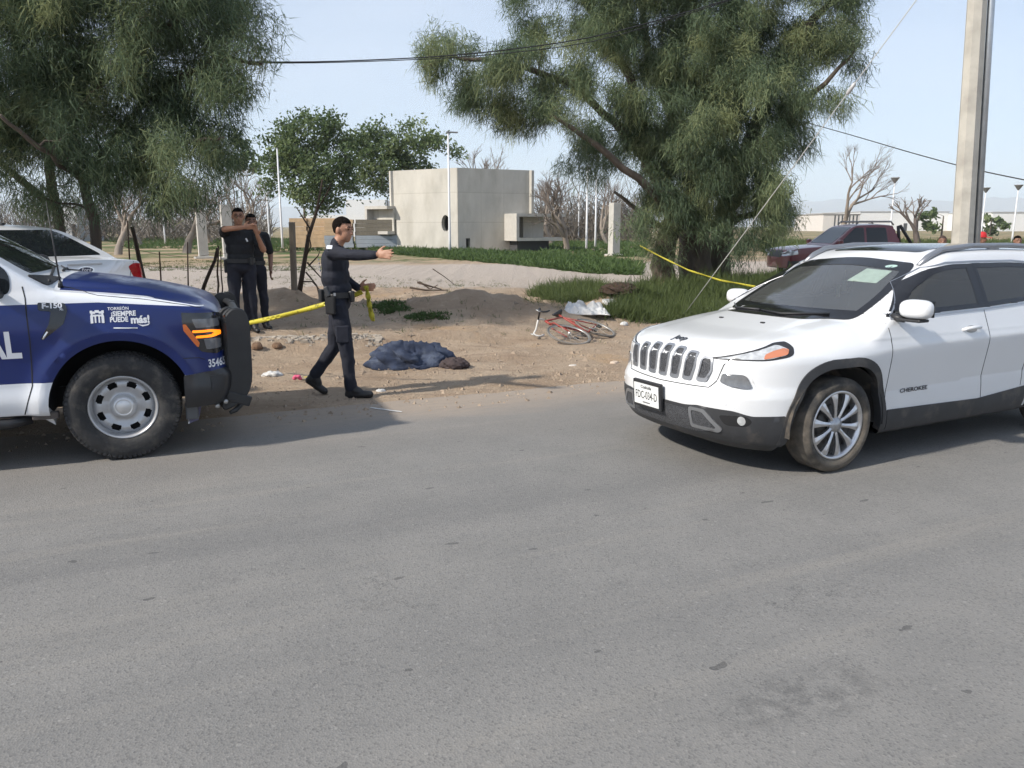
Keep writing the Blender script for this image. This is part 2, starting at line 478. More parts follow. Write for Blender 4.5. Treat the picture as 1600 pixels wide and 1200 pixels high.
# ---- asphalt road
def road_material():
    m = bpy.data.materials.new('worn_asphalt'); m.use_nodes = True
    nt = m.node_tree; p = nt.nodes['Principled BSDF']
    tc = nt.nodes.new('ShaderNodeTexCoord')
    def mapping(sc):
        mp = nt.nodes.new('ShaderNodeMapping'); mp.inputs['Scale'].default_value = sc
        nt.links.new(tc.outputs['Object'], mp.inputs['Vector']); return mp.outputs['Vector']
    def noise(scale, detail=6, rough=0.6, sc=(1, 1, 1)):
        n = _n(nt, 'ShaderNodeTexNoise', Scale=scale, Detail=detail, Roughness=rough)
        nt.links.new(mapping(sc), n.inputs['Vector']); return n.outputs['Fac']
    def rng(v, a, b, lo=0, hi=1):
        r = _n(nt, 'ShaderNodeMapRange'); r.interpolation_type = 'SMOOTHSTEP'
        r.inputs['From Min'].default_value = a; r.inputs['From Max'].default_value = b
        r.inputs['To Min'].default_value = lo; r.inputs['To Max'].default_value = hi
        nt.links.new(v, r.inputs['Value']); return r.outputs['Result']
    def mixc(f, a, b):
        x = nt.nodes.new('ShaderNodeMix'); x.data_type = 'RGBA'
        for s_, v in (('A', a), ('B', b)):
            if isinstance(v, tuple): x.inputs[s_].default_value = (*v, 1)
            else: nt.links.new(v, x.inputs[s_])
        nt.links.new(f, x.inputs['Factor']); return x.outputs['Result']
    def math_(op, a, b):
        x = nt.nodes.new('ShaderNodeMath'); x.operation = op
        for i, v in enumerate((a, b)):
            if isinstance(v, (int, float)): x.inputs[i].default_value = v
            else: nt.links.new(v, x.inputs[i])
        return x.outputs[0]
    xyz = nt.nodes.new('ShaderNodeSeparateXYZ'); nt.links.new(tc.outputs['Object'], xyz.inputs[0])
    y = xyz.outputs['Y']                     # 0 at the far edge, negative toward the viewer
    col = mixc(rng(noise(2.2, 6), 0.3, 0.7), (0.205, 0.199, 0.188), (0.178, 0.174, 0.166))
    # wheel paths polished darker, and long streaks
    wav = math_('MULTIPLY', math_('SUBTRACT', noise(0.25, 3, 0.5, (0.25, 1, 1)), 0.5), 1.2)
    lane = math_('SINE', math_('MULTIPLY', math_('ADD', y, wav), 3.6), 0.0)
    col = mixc(rng(lane, 0.1, 1.0, 0, 0.30), col, (0.150, 0.148, 0.144))
    col = mixc(rng(noise(1.6, 7, 0.65, (0.10, 1.8, 1)), 0.50, 0.70, 0, 0.55), col, (0.24, 0.227, 0.205))
    col = mixc(rng(noise(0.7, 5, 0.6, (0.09, 1.5, 1)), 0.52, 0.66, 0, 0.45), col, (0.145, 0.143, 0.140))
    col = mixc(rng(noise(5.0, 6, 0.7, (0.06, 3.0, 1)), 0.58, 0.74, 0, 0.35), col, (0.25, 0.235, 0.212))
    # aggregate grain
    v = _n(nt, 'ShaderNodeTexVoronoi', Scale=115.0); nt.links.new(mapping((1, 1, 1)), v.inputs['Vector'])
    vs = nt.nodes.new('ShaderNodeSeparateColor'); nt.links.new(v.outputs['Color'], vs.inputs[0])
    col = mixc(rng(vs.outputs[0], 0.72, 1.0, 0, 0.32), col, (0.275, 0.262, 0.245))
    col = mixc(rng(vs.outputs[1], 0.72, 1.0, 0, 0.42), col, (0.070, 0.070, 0.072))
    # pale chips, sparse
    v3 = _n(nt, 'ShaderNodeTexVoronoi', Scale=16.0); nt.links.new(mapping((1, 1, 1)), v3.inputs['Vector'])
    v3c = nt.nodes.new('ShaderNodeSeparateColor'); nt.links.new(v3.outputs['Color'], v3c.inputs[0])
    chip = math_('MULTIPLY', rng(v3.outputs['Distance'], 0.10, 0.16, 1, 0), rng(v3c.outputs[2], 0.72, 0.75))
    col = mixc(math_('MULTIPLY', chip, 0.30), col, (0.34, 0.33, 0.31))
    # dark tar flecks and oil spots of uneven size
    for sc, lim, thr, st in ((2.6, 0.10, 0.74, (1, 2.6, 1)), (0.95, 0.055, 0.70, (1, 2.0, 1)), (5.2, 0.16, 0.74, (1, 1.8, 1))):
        v2 = _n(nt, 'ShaderNodeTexVoronoi', Scale=sc)
        warp = nt.nodes.new('ShaderNodeVectorMath'); warp.operation = 'ADD'
        nz = _n(nt, 'ShaderNodeTexNoise', Scale=9.0, Detail=3.0); nt.links.new(mapping((1, 1, 1)), nz.inputs['Vector'])
        wsc = nt.nodes.new('ShaderNodeVectorMath'); wsc.operation = 'SCALE'; wsc.inputs['Scale'].default_value = 0.16
        nt.links.new(nz.outputs['Color'], wsc.inputs[0])
        nt.links.new(mapping(st), warp.inputs[0]); nt.links.new(wsc.outputs['Vector'], warp.inputs[1])
        nt.links.new(warp.outputs['Vector'], v2.inputs['Vector'])
        sepc = nt.nodes.new('ShaderNodeSeparateColor'); nt.links.new(v2.outputs['Color'], sepc.inputs[0])
        size = rng(sepc.outputs[0], thr, 1.0, 0.0, lim)
        spot = math_('LESS_THAN', v2.outputs['Distance'], size)
        col = mixc(math_('MULTIPLY', spot, 0.48), col, (0.032, 0.032, 0.034))
    # oily patch where the tar has broken up
    ox = math_('SUBTRACT', xyz.outputs['X'], OILX); oy = math_('SUBTRACT', y, OILY)
    rr = math_('SQRT', math_('ADD', math_('MULTIPLY', math_('MULTIPLY', ox, ox), 2.6), math_('MULTIPLY', math_('MULTIPLY', oy, oy), 22.0)), 0)
    patch = math_('MULTIPLY', rng(rr, 0.25, 1.0, 1, 0), rng(noise(9, 6, 0.75), 0.40, 0.62))
    col = mixc(math_('MULTIPLY', patch, 0.42), col, (0.052, 0.052, 0.054))
    # hairline crack lines
    v4 = _n(nt, 'ShaderNodeTexVoronoi', Scale=0.55); v4.feature = 'DISTANCE_TO_EDGE'
    wp = nt.nodes.new('ShaderNodeVectorMath'); wp.operation = 'ADD'
    nz = _n(nt, 'ShaderNodeTexNoise', Scale=2.5, Detail=6.0, Roughness=0.7); nt.links.new(mapping((1, 1, 1)), nz.inputs['Vector'])
    nt.links.new(mapping((0.35, 1, 1)), wp.inputs[0]); nt.links.new(nz.outputs['Color'], wp.inputs[1])
    nt.links.new(wp.outputs['Vector'], v4.inputs['Vector'])
    crack = math_('MULTIPLY', rng(v4.outputs['Distance'], 0.001, 0.005, 1, 0), rng(noise(0.8, 4), 0.52, 0.60, 0, 0.45))
    col = mixc(crack, col, (0.055, 0.055, 0.055))
    # dust carried on to the edge of the asphalt, thinning toward the lane
    edge = math_('ADD', y, math_('MULTIPLY', math_('SUBTRACT', noise(0.7, 6, 0.65, (0.4, 1, 1)), 0.5), 2.0))
    dust = math_('MULTIPLY', rng(edge, -0.95, 0.0), rng(noise(10, 6, 0.75, (0.4, 1.4, 1)), 0.25, 0.6, 0.45, 1.0))
    col = mixc(dust, col, (0.34, 0.275, 0.215))
    veil = math_('MULTIPLY', rng(edge, -2.6, -0.3), 0.30)
    col = mixc(veil, col, (0.26, 0.225, 0.19))
    nt.links.new(col, p.inputs['Base Color'])
    p.inputs['Roughness'].default_value = 0.78; p.inputs['Specular IOR Level'].default_value = 0.35
    b = nt.nodes.new('ShaderNodeBump'); b.inputs['Strength'].default_value = 0.28; b.inputs['Distance'].default_value = 0.006
    hgt = math_('ADD', v.outputs['Distance'], math_('MULTIPLY', noise(50, 4, 0.7), 1.2))
    nt.links.new(hgt, b.inputs['Height']); nt.links.new(b.outputs['Normal'], p.inputs['Normal'])
    return m
def road_local(px, py):
    r = ray(px, py); q = Vector((0, 0, CAM_H)) + r * (CAM_H / -r.z) - RP
    return q.dot(RU), q.dot(RN)
OILX, OILY = road_local(1265, 1085)
_rx = np.concatenate([[-3000, -300, -60], np.arange(-24, 24.01, 0.5), [60, 300, 3000]])
_ry = np.array([-13.0, -12, -9, -6, -3, -1.5, -0.8, -0.4, 0.05, 0.30])
_A, _B = np.meshgrid(_rx, _ry, indexing='ij')
_Z = np.where(_B > 0.2, -0.03, 0.0) + 0 * _A
_i = np.arange(_A.size).reshape(_A.shape)
_f = np.stack([_i[:-1, :-1], _i[1:, :-1], _i[1:, 1:], _i[:-1, 1:]], -1).reshape(-1, 4)
road = link('road', np_mesh('road', np.stack([_A, _B, _Z], -1), _f, True), None, road_material())
road.location = (RP.x, RP.y, 0.0); road.rotation_euler = (0, 0, ROAD_A)
tag(road, 'worn grey asphalt road with dusty far edge', 'road', kind='structure')
# short worn dash of white edge paint that shows in the truck's shadow
_c = G(603, 651)
_mb = MB()
_pts = []
for i in range(9):
    t = i / 8
    _pts.append((-0.19 + 0.38 * t, 0.017 + 0.004 * math.sin(i * 2.1)))
for i in range(8, -1, -1):
    t = i / 8
    _pts.append((-0.19 + 0.38 * t, -0.017 + 0.004 * math.sin(i * 1.7 + 1)))
_mb.add([(a, b, 0) for a, b in _pts], [(i, i + 1, 16 - i, 17 - i) for i in range(8)])
dash = _mb.build('painted_marking', mat('worn_road_paint', (0.55, 0.54, 0.52), 0.8, vary=0.25, vscale=30), None)
dash.location = (_c.x, _c.y, 0.005); dash.rotation_euler = (0, 0, R(-28))
tag(dash, 'short worn white paint dash on the asphalt', 'road marking', kind='structure')

# ---- far mountains, pale across the plain
def mountains():
    rs = np.random.RandomState(3)
    az = np.radians(np.linspace(-75, 75, 260))
    prof = 95 + 150 * fbm(np.degrees(az) * 0.085 + 3, az * 0 + 1.5, 5) + 70 * (fbm(np.degrees(az) * 0.4, az * 0 + 9, 4) - 0.45)
    rows = [(7600, 0.0), (7900, 0.35), (8200, 0.75), (8500, 1.0), (8900, 0.8), (9400, -0.1)]
    V = []
    for d, k in rows:
        rough = 1 + 0.25 * (fbm(np.degrees(az) * 0.9, az * 0 + d * 0.01, 4) - 0.47)
        V.append(np.stack([np.sin(az) * d, np.cos(az) * d, np.maximum(prof * k * rough * 1.25, -0.05)], -1))
    V = np.array(V); n = V.shape[1]
    i = np.arange(V.shape[0] * n).reshape(V.shape[0], n)
    f = np.stack([i[:-1, :-1], i[:-1, 1:], i[1:, 1:], i[1:, :-1]], -1).reshape(-1, 4)
    o = link('mountains', np_mesh('mountains', V, f, True), None, mat('dry_rock', (0.21, 0.17, 0.14), 0.95, vary=0.3, vscale=0.004))
    tag(o, 'low dry mountain range along the horizon', 'mountains', kind='structure')
mountains()

# ---- the air: thin even haze round everything
def haze():
    mb = MB(); mb.box((0, 0, 199.0), (21000, 21000, 400.0))
    m = bpy.data.materials.new('thin_haze'); m.use_nodes = True
    nt = m.node_tree; nt.nodes.clear()
    out = nt.nodes.new('ShaderNodeOutputMaterial'); v = nt.nodes.new('ShaderNodeVolumePrincipled')
    v.inputs['Color'].default_value = (0.80, 0.90, 1.0, 1); v.inputs['Density'].default_value = 0.00022; v.inputs['Anisotropy'].default_value = 0.0
    nt.links.new(v.outputs[0], out.inputs['Volume'])
    o = mb.build('haze', m); tag(o, 'thin bluish haze over the plain', 'haze', kind='stuff')
haze()
# ================================================================ vehicle tools
def smax(a, b, k):
    h = np.clip(0.5 + 0.5 * (a - b) / k, 0, 1)
    return b + (a - b) * h + k * h * (1 - h)
def smin(a, b, k):
    return -smax(-a, -b, k)
def shell(F, xs, zc, nang=120, rmax=2.2):
    """closed skin of the solid F(x,y,z)<0, section by section; zc(x) is a point inside each section"""
    xs = np.asarray(xs, float); zc = np.asarray(zc, float)
    # finer angles toward the sides where the shoulders are
    an = np.linspace(-math.pi / 2, math.pi / 2, nang)
    ca, sa = np.cos(an), np.sin(an)
    X = np.repeat(xs[:, None], nang, 1); Zc = np.repeat(zc[:, None], nang, 1)
    lo = np.zeros_like(X); hi = np.full_like(X, np.nan)
    steps = np.linspace(0, rmax, 90)[1:]
    prev = np.zeros_like(X)
    done = F(X, 0 * X, Zc) >= 0
    hi[done] = 1e-4
    for st in steps:
        val = F(X, st * ca[None, :], Zc + st * sa[None, :])
        newhit = (val >= 0) & ~done
        hi[newhit] = st; lo[newhit] = prev[newhit]
        done |= newhit
        prev[~done] = st
        if done.all(): break
    hi[np.isnan(hi)] = rmax
    for _ in range(26):
        mid = (lo + hi) / 2
        v = F(X, mid * ca[None, :], Zc + mid * sa[None, :])
        ins = v < 0
        lo = np.where(ins, mid, lo); hi = np.where(ins, hi, mid)
    r = (lo + hi) / 2
    Y = r * ca[None, :]; Z = Zc + r * sa[None, :]
    Y[:, 0] = 0; Y[:, -1] = 0
    right = np.stack([X, Y, Z], -1)
    left = np.stack([X, -Y, Z], -1)[:, -2:0:-1]
    V = np.concatenate([right, left], 1)               # ring of 2*nang-2 points
    ns, nr = V.shape[0], V.shape[1]
    i = np.arange(ns * nr).reshape(ns, nr)
    j = np.roll(i, -1, 1)
    f = np.stack([i[:-1], i[1:], j[1:], j[:-1]], -1).reshape(-1, 4)
    return V.reshape(-1, 3), f, (ns, nr)
def orient_out(V, f):
    """make faces point away from the car's middle line"""
    c = V[f].mean(1)
    n = np.cross(V[f[:, 2]] - V[f[:, 0]], V[f[:, 3]] - V[f[:, 1]])
    d = c.copy(); d[:, 0] = 0; d[:, 2] -= 0.75
    flip = (n * d).sum() < 0
    return f[:, ::-1] if flip else f
def inset(poly, k):
    """outline moved inward by k (outward when k < 0)"""
    n = len(poly); ar = sum(poly[i][0] * poly[(i + 1) % n][1] - poly[(i + 1) % n][0] * poly[i][1] for i in range(n))
    sg = 1 if ar > 0 else -1
    out = []
    for i in range(n):
        a, b, c = Vector(poly[i - 1]), Vector(poly[i]), Vector(poly[(i + 1) % n])
        d1 = (b - a); d2 = (c - b)
        if d1.length < 1e-7 or d2.length < 1e-7:
            continue
        d1.normalize(); d2.normalize()
        n1 = Vector((-d1.y, d1.x)) * sg; n2 = Vector((-d2.y, d2.x)) * sg
        m = n1 + n2
        m = m / max(0.35, m.length_squared / 2) if m.length > 1e-6 else n1
        out.append(tuple(b + m * k))
    return out
def polymask(poly, u, v):
    r = np.zeros(len(u), bool); n = len(poly); j = n - 1
    for i in range(n):
        xi, yi = poly[i]; xj, yj = poly[j]
        r ^= ((yi > v) != (yj > v)) & (u < (xj - xi) * (v - yi) / ((yj - yi) if yj != yi else 1e-9) + xi); j = i
    return r
def shell_object(name, F, xs, zc, material, parent, cut=None, nang=120, under=None):
    """skin as an object with true normals; cut(c) -> True drops a face. Returns object and a BVH of the uncut skin"""
    V, f, (ns, nr) = shell(F, xs, zc, nang)
    f = orient_out(V, f)
    full = BVHTree.FromPolygons([Vector(q) for q in V], [tuple(q) for q in f])
    caps = []
    for k in (0, ns - 1):
        ringi = np.arange(k * nr, (k + 1) * nr)
        caps.append(ringi)
    c = V[f].mean(1)
    keep = np.ones(len(f), bool) if cut is None else ~cut(c)
    f2 = f[keep]
    e = 1e-4
    g = np.stack([F(V[:, 0] + e, np.abs(V[:, 1]), V[:, 2]) - F(V[:, 0] - e, np.abs(V[:, 1]), V[:, 2]),
                  (F(V[:, 0], np.abs(V[:, 1]) + e, V[:, 2]) - F(V[:, 0], np.maximum(np.abs(V[:, 1]) - e, 0), V[:, 2])) * np.where(V[:, 1] < 0, -1, 1),
                  F(V[:, 0], np.abs(V[:, 1]), V[:, 2] + e) - F(V[:, 0], np.abs(V[:, 1]), V[:, 2] - e)], -1)
    g[np.abs(V[:, 1]) < 1e-5, 1] = 0
    ln = np.linalg.norm(g, axis=1, keepdims=True); g = g / np.maximum(ln, 1e-9)
    nv = len(V)
    # end caps as fans
    faces = [tuple(q) for q in f2]
    V2 = list(map(tuple, V)); N2 = list(map(tuple, g))
    for k, ringi in zip((0, ns - 1), caps):
        ctr = V[ringi].mean(0); V2.append(tuple(ctr)); out = 1 if (V[ringi[0], 0] > xs.mean()) else -1
        N2.append((out, 0, 0)); ci = len(V2) - 1
        for q in range(nr):
            a_, b_ = ringi[q], ringi[(q + 1) % nr]
            nrm = np.cross(V[a_] - ctr, V[b_] - ctr)
            faces.append((ci, a_, b_) if nrm[0] * out > 0 else (ci, b_, a_))
    me = bpy.data.meshes.new(name)
    me.from_pydata(V2, [], faces)
    me.polygons.foreach_set('use_smooth', [True] * len(me.polygons))
    me.update()
    if under is not None:
        cz = V[f2].mean(1)[:, 2]; nz = np.cross(V[f2[:, 2]] - V[f2[:, 0]], V[f2[:, 3]] - V[f2[:, 1]]); nz = nz[:, 2] / np.maximum(np.linalg.norm(nz, axis=1), 1e-9)
        mi = np.zeros(len(me.polygons), np.int32); mi[:len(f2)] = (cz < under) | ((nz < -0.6) & (cz < under + 0.25))
        me.polygons.foreach_set('material_index', mi)
    try:
        me.normals_split_custom_set_from_vertices([Vector(q) for q in N2])
    except Exception as ex:
        print('normals', ex)
    mi = np.zeros(len(me.polygons), np.int32); me.polygons.foreach_get('material_index', mi)
    o = link(name, me, parent, material)
    me.polygons.foreach_set('material_index', mi)
    return o, full

AX = {'side+': (0, 2, 1, 1), 'side-': (0, 2, 1, -1), 'front': (1, 2, 0, 1), 'rear': (1, 2, 0, -1), 'top': (0, 1, 2, 1)}
def project(bvh, axis, u, v, off=0.0):
    iu, iv, iw, sg = AX[axis]
    o = [0, 0, 0]; o[iu] = u; o[iv] = v; o[iw] = 6.0 * sg
    d = [0, 0, 0]; d[iw] = -sg
    h, n, _, _ = bvh.ray_cast(Vector(o), Vector(d), 12.0)
    if h is None:
        o[iw] = 0.9 * sg
        h, n, _, _ = bvh.find_nearest(Vector(o))
        o[iw] = h[iw]; h = Vector(o)
    out = Vector((0, 0, 0)); out[iw] = sg
    if n.dot(out) < 0: n = -n
    if n.dot(out) < 0.35: n = (n + out).normalized()
    return h + n * off, n
def _inside(poly, x, y):
    r = False; n = len(poly); j = n - 1
    for i in range(n):
        xi, yi = poly[i]; xj, yj = poly[j]
        if (yi > y) != (yj > y) and x < (xj - xi) * (y - yi) / (yj - yi) + xi: r = not r
        j = i
    return r
def dens(poly, step):
    out = []
    for i in range(len(poly)):
        a, b = poly[i], poly[(i + 1) % len(poly)]
        n = max(1, int(math.dist(a, b) / step))
        for k in range(n):
            t = k / n; out.append((a[0] + (b[0] - a[0]) * t, a[1] + (b[1] - a[1]) * t))
    return out
def rpoly(pts, r=0.03, n=5):
    """outline with rounded corners; r one number or one per corner"""
    out = []
    m = len(pts)
    for i in range(m):
        p = Vector(pts[i]); a = Vector(pts[i - 1]); b = Vector(pts[(i + 1) % m])
        rr = r[i] if isinstance(r, (list, tuple)) else r
        la, lb = (a - p).length, (b - p).length
        k = min(rr, la * 0.48, lb * 0.48)
        if k < 1e-5: out.append(tuple(p)); continue
        p0 = p + (a - p).normalized() * k; p1 = p + (b - p).normalized() * k
        for q in range(n + 1):
            t = q / n
            out.append(tuple((p0 * (1 - t) + p * t) * (1 - t) + (p * (1 - t) + p1 * t) * t))
    return out
def decal(name, bvh, axis, outline, material, parent, off=0.005, step=0.04, holes=(), depth=0.012, bulge=0.0, mirror=False):
    """a panel with its own edges that follows the skin; outline in the plane seen along the axis"""
    ol = dens(outline, step); hs = [dens(h, step) for h in holes]
    pts = list(ol); edges = [(i, (i + 1) % len(ol)) for i in range(len(ol))]
    for h in hs:
        b = len(pts); pts += h; edges += [(b + i, b + (i + 1) % len(h)) for i in range(len(h))]
    us = [p[0] for p in ol]; vs_ = [p[1] for p in ol]
    u = min(us) + step / 2
    while u < max(us):
        v = min(vs_) + step / 2
        while v < max(vs_):
            if _inside(ol, u, v) and not any(_inside(h, u, v) for h in hs): pts.append((u, v))
            v += step
        u += step
    res = mgeo.delaunay_2d_cdt([Vector(p) for p in pts], edges, [], 0, 1e-6)
    P, Fc = res[0], res[2]
    tri = []
    for q in Fc:
        cx = sum(P[i].x for i in q) / len(q); cy = sum(P[i].y for i in q) / len(q)
        if _inside(ol, cx, cy) and not any(_inside(h, cx, cy) for h in hs): tri.append(tuple(q))
    used = sorted({i for q in tri for i in q}); mp = {o: i for i, o in enumerate(used)}
    if bulge:
        def edge_d(p):
            return min(min((Vector(a) - p).length for a in ol), 1.0)
        mxd = max(edge_d(P[i]) for i in used) or 1
    top, bot = [], []
    for i in used:
        h, n = project(bvh, axis, P[i].x, P[i].y)
        b = 0.0
        if bulge:
            b = bulge * math.sqrt(max(0.0, min(1, edge_d(P[i]) / mxd)))
        top.append(h + n * (off + b)); bot.append(h - n * depth)
    tri = [tuple(mp[i] for i in q) for q in tri]
    cnt = {}
    for q in tri:
        for a, b in zip(q, q[1:] + q[:1]): cnt[(a, b)] = cnt.get((a, b), 0) + 1
    bd = [(a, b) for (a, b) in cnt if (b, a) not in cnt]
    # rim vertices repeated so that the top keeps its smooth shading
    V = top[:]; F_ = [q for q in tri]; sm = [True] * len(tri)
    rimt = {}; rimb = {}
    for a, b in bd:
        for i in (a, b):
            if i not in rimt:
                rimt[i] = len(V); V.append(top[i]); rimb[i] = len(V); V.append(bot[i])
        F_.append((rimt[b], rimt[a], rimb[a], rimb[b])); sm.append(False)
    # winding outward
    iw, sg = AX[axis][2], AX[axis][3]
    acc = 0
    for q in tri[:40]:
        nn = (V[q[1]] - V[q[0]]).cross(V[q[2]] - V[q[0]]); acc += nn[iw] * sg
    if acc < 0: F_ = [tuple(reversed(q)) for q in F_]
    me = bpy.data.meshes.new(name); me.from_pydata([tuple(q) for q in V], [], F_)
    me.polygons.foreach_set('use_smooth', sm); me.update()
    o = link(name, me, parent, material)
    if mirror:
        m2 = me.copy()
        for q in m2.vertices: q.co.y = -q.co.y
        m2.flip_normals()
        link(name, m2, parent)
    return o
def strip(name, bvh, axis, path, width, material, parent, off=0.003, thick=0.004, mirror=False, step=0.03):
    """a thin band following the skin along a polyline: seams, mouldings, trim"""
    pts = []
    for a, b in zip(path, path[1:]):
        n = max(1, int(math.dist(a, b) / step))
        for k in range(n): pts.append((a[0] + (b[0] - a[0]) * k / n, a[1] + (b[1] - a[1]) * k / n))
    pts.append(path[-1])
    mb = MB(); P = []
    for u, v in pts:
        P.append(project(bvh, axis, u, v, off))
    vs, fs = [], []
    for i, (h, n) in enumerate(P):
        t = (P[min(i + 1, len(P) - 1)][0] - P[max(i - 1, 0)][0]).normalized()
        b = n.cross(t).normalized() * width / 2
        vs += [h - b - n * (thick + off), h - b, h + b, h + b - n * (thick + off)]
    for i in range(len(P) - 1):
        for k in range(3): fs.append((4 * i + k, 4 * i + k + 1, 4 * i + 5 + k, 4 * i + 4 + k))
    mb.add(vs, fs)
    o = mb.build(name, material, parent)
    if mirror:
        m2 = o.data.copy()
        for q in m2.vertices: q.co.y = -q.co.y
        m2.flip_normals(); link(name, m2, parent)
    return o
def text_mesh(txt, size, bold=0.0, shear=0.0, width=1.0, align='CENTER'):
    cu = bpy.data.curves.new('lettering', 'FONT'); cu.body = txt; cu.size = size; cu.align_x = align; cu.align_y = 'CENTER'
    cu.offset = bold; cu.shear = shear; cu.resolution_u = 3
    o = bpy.data.objects.new('lettering', cu); COL.objects.link(o)
    me = bpy.data.meshes.new_from_object(o.evaluated_get(bpy.context.evaluated_depsgraph_get()))
    bpy.data.objects.remove(o); bpy.data.curves.remove(cu)
    for v in me.vertices: v.co.x *= width
    return me
def lettering(name, txt, size, bvh, axis, cu, cv, material, parent, flip=1, off=0.004, bold=0.0, shear=0.0, width=1.0, tilt=0.0, turned=False):
    """flat print that follows the skin; flip = -1 when reading direction runs against the axis"""
    me = text_mesh(txt, size, bold, shear, width)
    bm = bmesh.new(); bm.from_mesh(me)
    bmesh.ops.triangulate(bm, faces=bm.faces)
    ct, st = math.cos(tilt), math.sin(tilt)
    for v in bm.verts:
        x, y = v.co.x * ct - v.co.y * st, v.co.x * st + v.co.y * ct
        h, n = project(bvh, axis, cu - y, cv + x, off) if turned else project(bvh, axis, cu + flip * x, cv + y, off)
        v.co = h
    if flip * AX[axis][3] * (-1 if AX[axis][2] == 1 else 1) < 0:
        bmesh.ops.reverse_faces(bm, faces=bm.faces)
    bm.to_mesh(me); bm.free()
    return link(name, me, parent, material)

# ---- shared materials
TYRE = mat('tyre_rubber', (0.028, 0.028, 0.029), 0.82, vary=0.35, vscale=14, bump=0.15, bscale=60, second=(0.075, 0.067, 0.057), smix=0.30, sscale=7)
DUSTY_TYRE = mat('dusty_tyre_rubber', (0.032, 0.031, 0.030), 0.88, vary=0.35, vscale=14, bump=0.15, bscale=60, second=(0.13, 0.112, 0.09), smix=0.55, sscale=4)
ALLOY = mat('cast_alloy', (0.62, 0.62, 0.63), 0.28, 0.9, vary=0.12, vscale=18)
STEEL = mat('painted_steel_wheel', (0.47, 0.475, 0.485), 0.38, 0.55, vary=0.12, vscale=14)
DARK = mat('dark_void', (0.012, 0.012, 0.013), 0.9)
BLACKPL = mat('black_plastic', (0.022, 0.022, 0.024), 0.5, vary=0.15, vscale=10)
GREYPL = mat('weathered_black_cladding', (0.033, 0.034, 0.037), 0.55, vary=0.25, vscale=6, second=(0.115, 0.10, 0.085), smix=0.22, sscale=3.5)
CHROME = mat('chrome', (0.80, 0.81, 0.83), 0.10, 1.0)
SATIN = mat('satin_silver', (0.42, 0.43, 0.45), 0.32, 0.85)
GLASS = mat('tinted_window_glass', (0.012, 0.015, 0.018), 0.04, 0.0, spec=0.6)
AMBER = mat('amber_lens', (0.72, 0.17, 0.035), 0.25, coat=0.6)
CLEARL = mat('headlamp_lens', (0.58, 0.59, 0.59), 0.14, 0.35, vary=0.3, vscale=26, coat=0.8)
SMOKEL = mat('smoked_lens', (0.16, 0.165, 0.175), 0.16, 0.2, coat=0.8, vary=0.25, vscale=22)
REDL = mat('red_lens', (0.42, 0.010, 0.016), 0.16, coat=0.7, vary=0.3, vscale=18)
PRINT_W = mat('white_print', (0.74, 0.75, 0.78), 0.4)
PRINT_K = mat('black_print', (0.02, 0.02, 0.022), 0.5)
SEAM = mat('panel_gap', (0.015, 0.015, 0.017), 0.8)

def tyre_mb(rad, wid, rim, n=56, tread=0.010, blocks=True):
    """ring with rounded shoulders, sidewall steps and tread blocks; axis Y, outer face at -Y and +Y alike"""
    mb = MB(); w = wid / 2
    prof = [(rim, -w * 0.80), (rim + 0.012, -w * 0.93), (rim + (rad - rim) * 0.35, -w * 1.04), (rim + (rad - rim) * 0.62, -w * 1.05),
            (rad - 0.035, -w * 0.96), (rad - 0.012, -w * 0.86), (rad - tread, -w * 0.74), (rad - tread, 0), (rad - tread, w * 0.74),
            (rad - 0.012, w * 0.86), (rad - 0.035, w * 0.96), (rim + (rad - rim) * 0.62, w * 1.05), (rim + (rad - rim) * 0.35, w * 1.04),
            (rim + 0.012, w * 0.93), (rim, w * 0.80)]
    mb.lathe(prof, n=n)
    if blocks:
        nb = 68
        for k in range(nb):
            t = 2 * math.pi * k / nb
            for row, (y0, y1, sh) in enumerate(((-w * 0.97, -w * 0.56, 0), (-w * 0.50, -w * 0.08, 0.5), (w * 0.02, w * 0.45, 0), (w * 0.52, w * 0.97, 0.5))):
                a0 = t + sh * 2 * math.pi / nb; a1 = a0 + 2 * math.pi / nb * 0.66
                vs = []
                for yy in (y0, y1):
                    edge = abs(yy) > w * 0.9
                    r1 = rad - (0.018 if edge else 0); r0 = rad - 0.045 if edge else rad - tread - 0.006
                    for a in (a0, a1):
                        vs += [(r0 * math.cos(a), yy, r0 * math.sin(a)), (r1 * math.cos(a), yy, r1 * math.sin(a))]
                mb.add(vs, [(1, 3, 7, 5), (0, 1, 5, 4), (2, 6, 7, 3), (0, 2, 3, 1), (4, 5, 7, 6)])
    return mb
def ring_mb(mb, prof, n=56):
    return mb.lathe(prof, n=n)
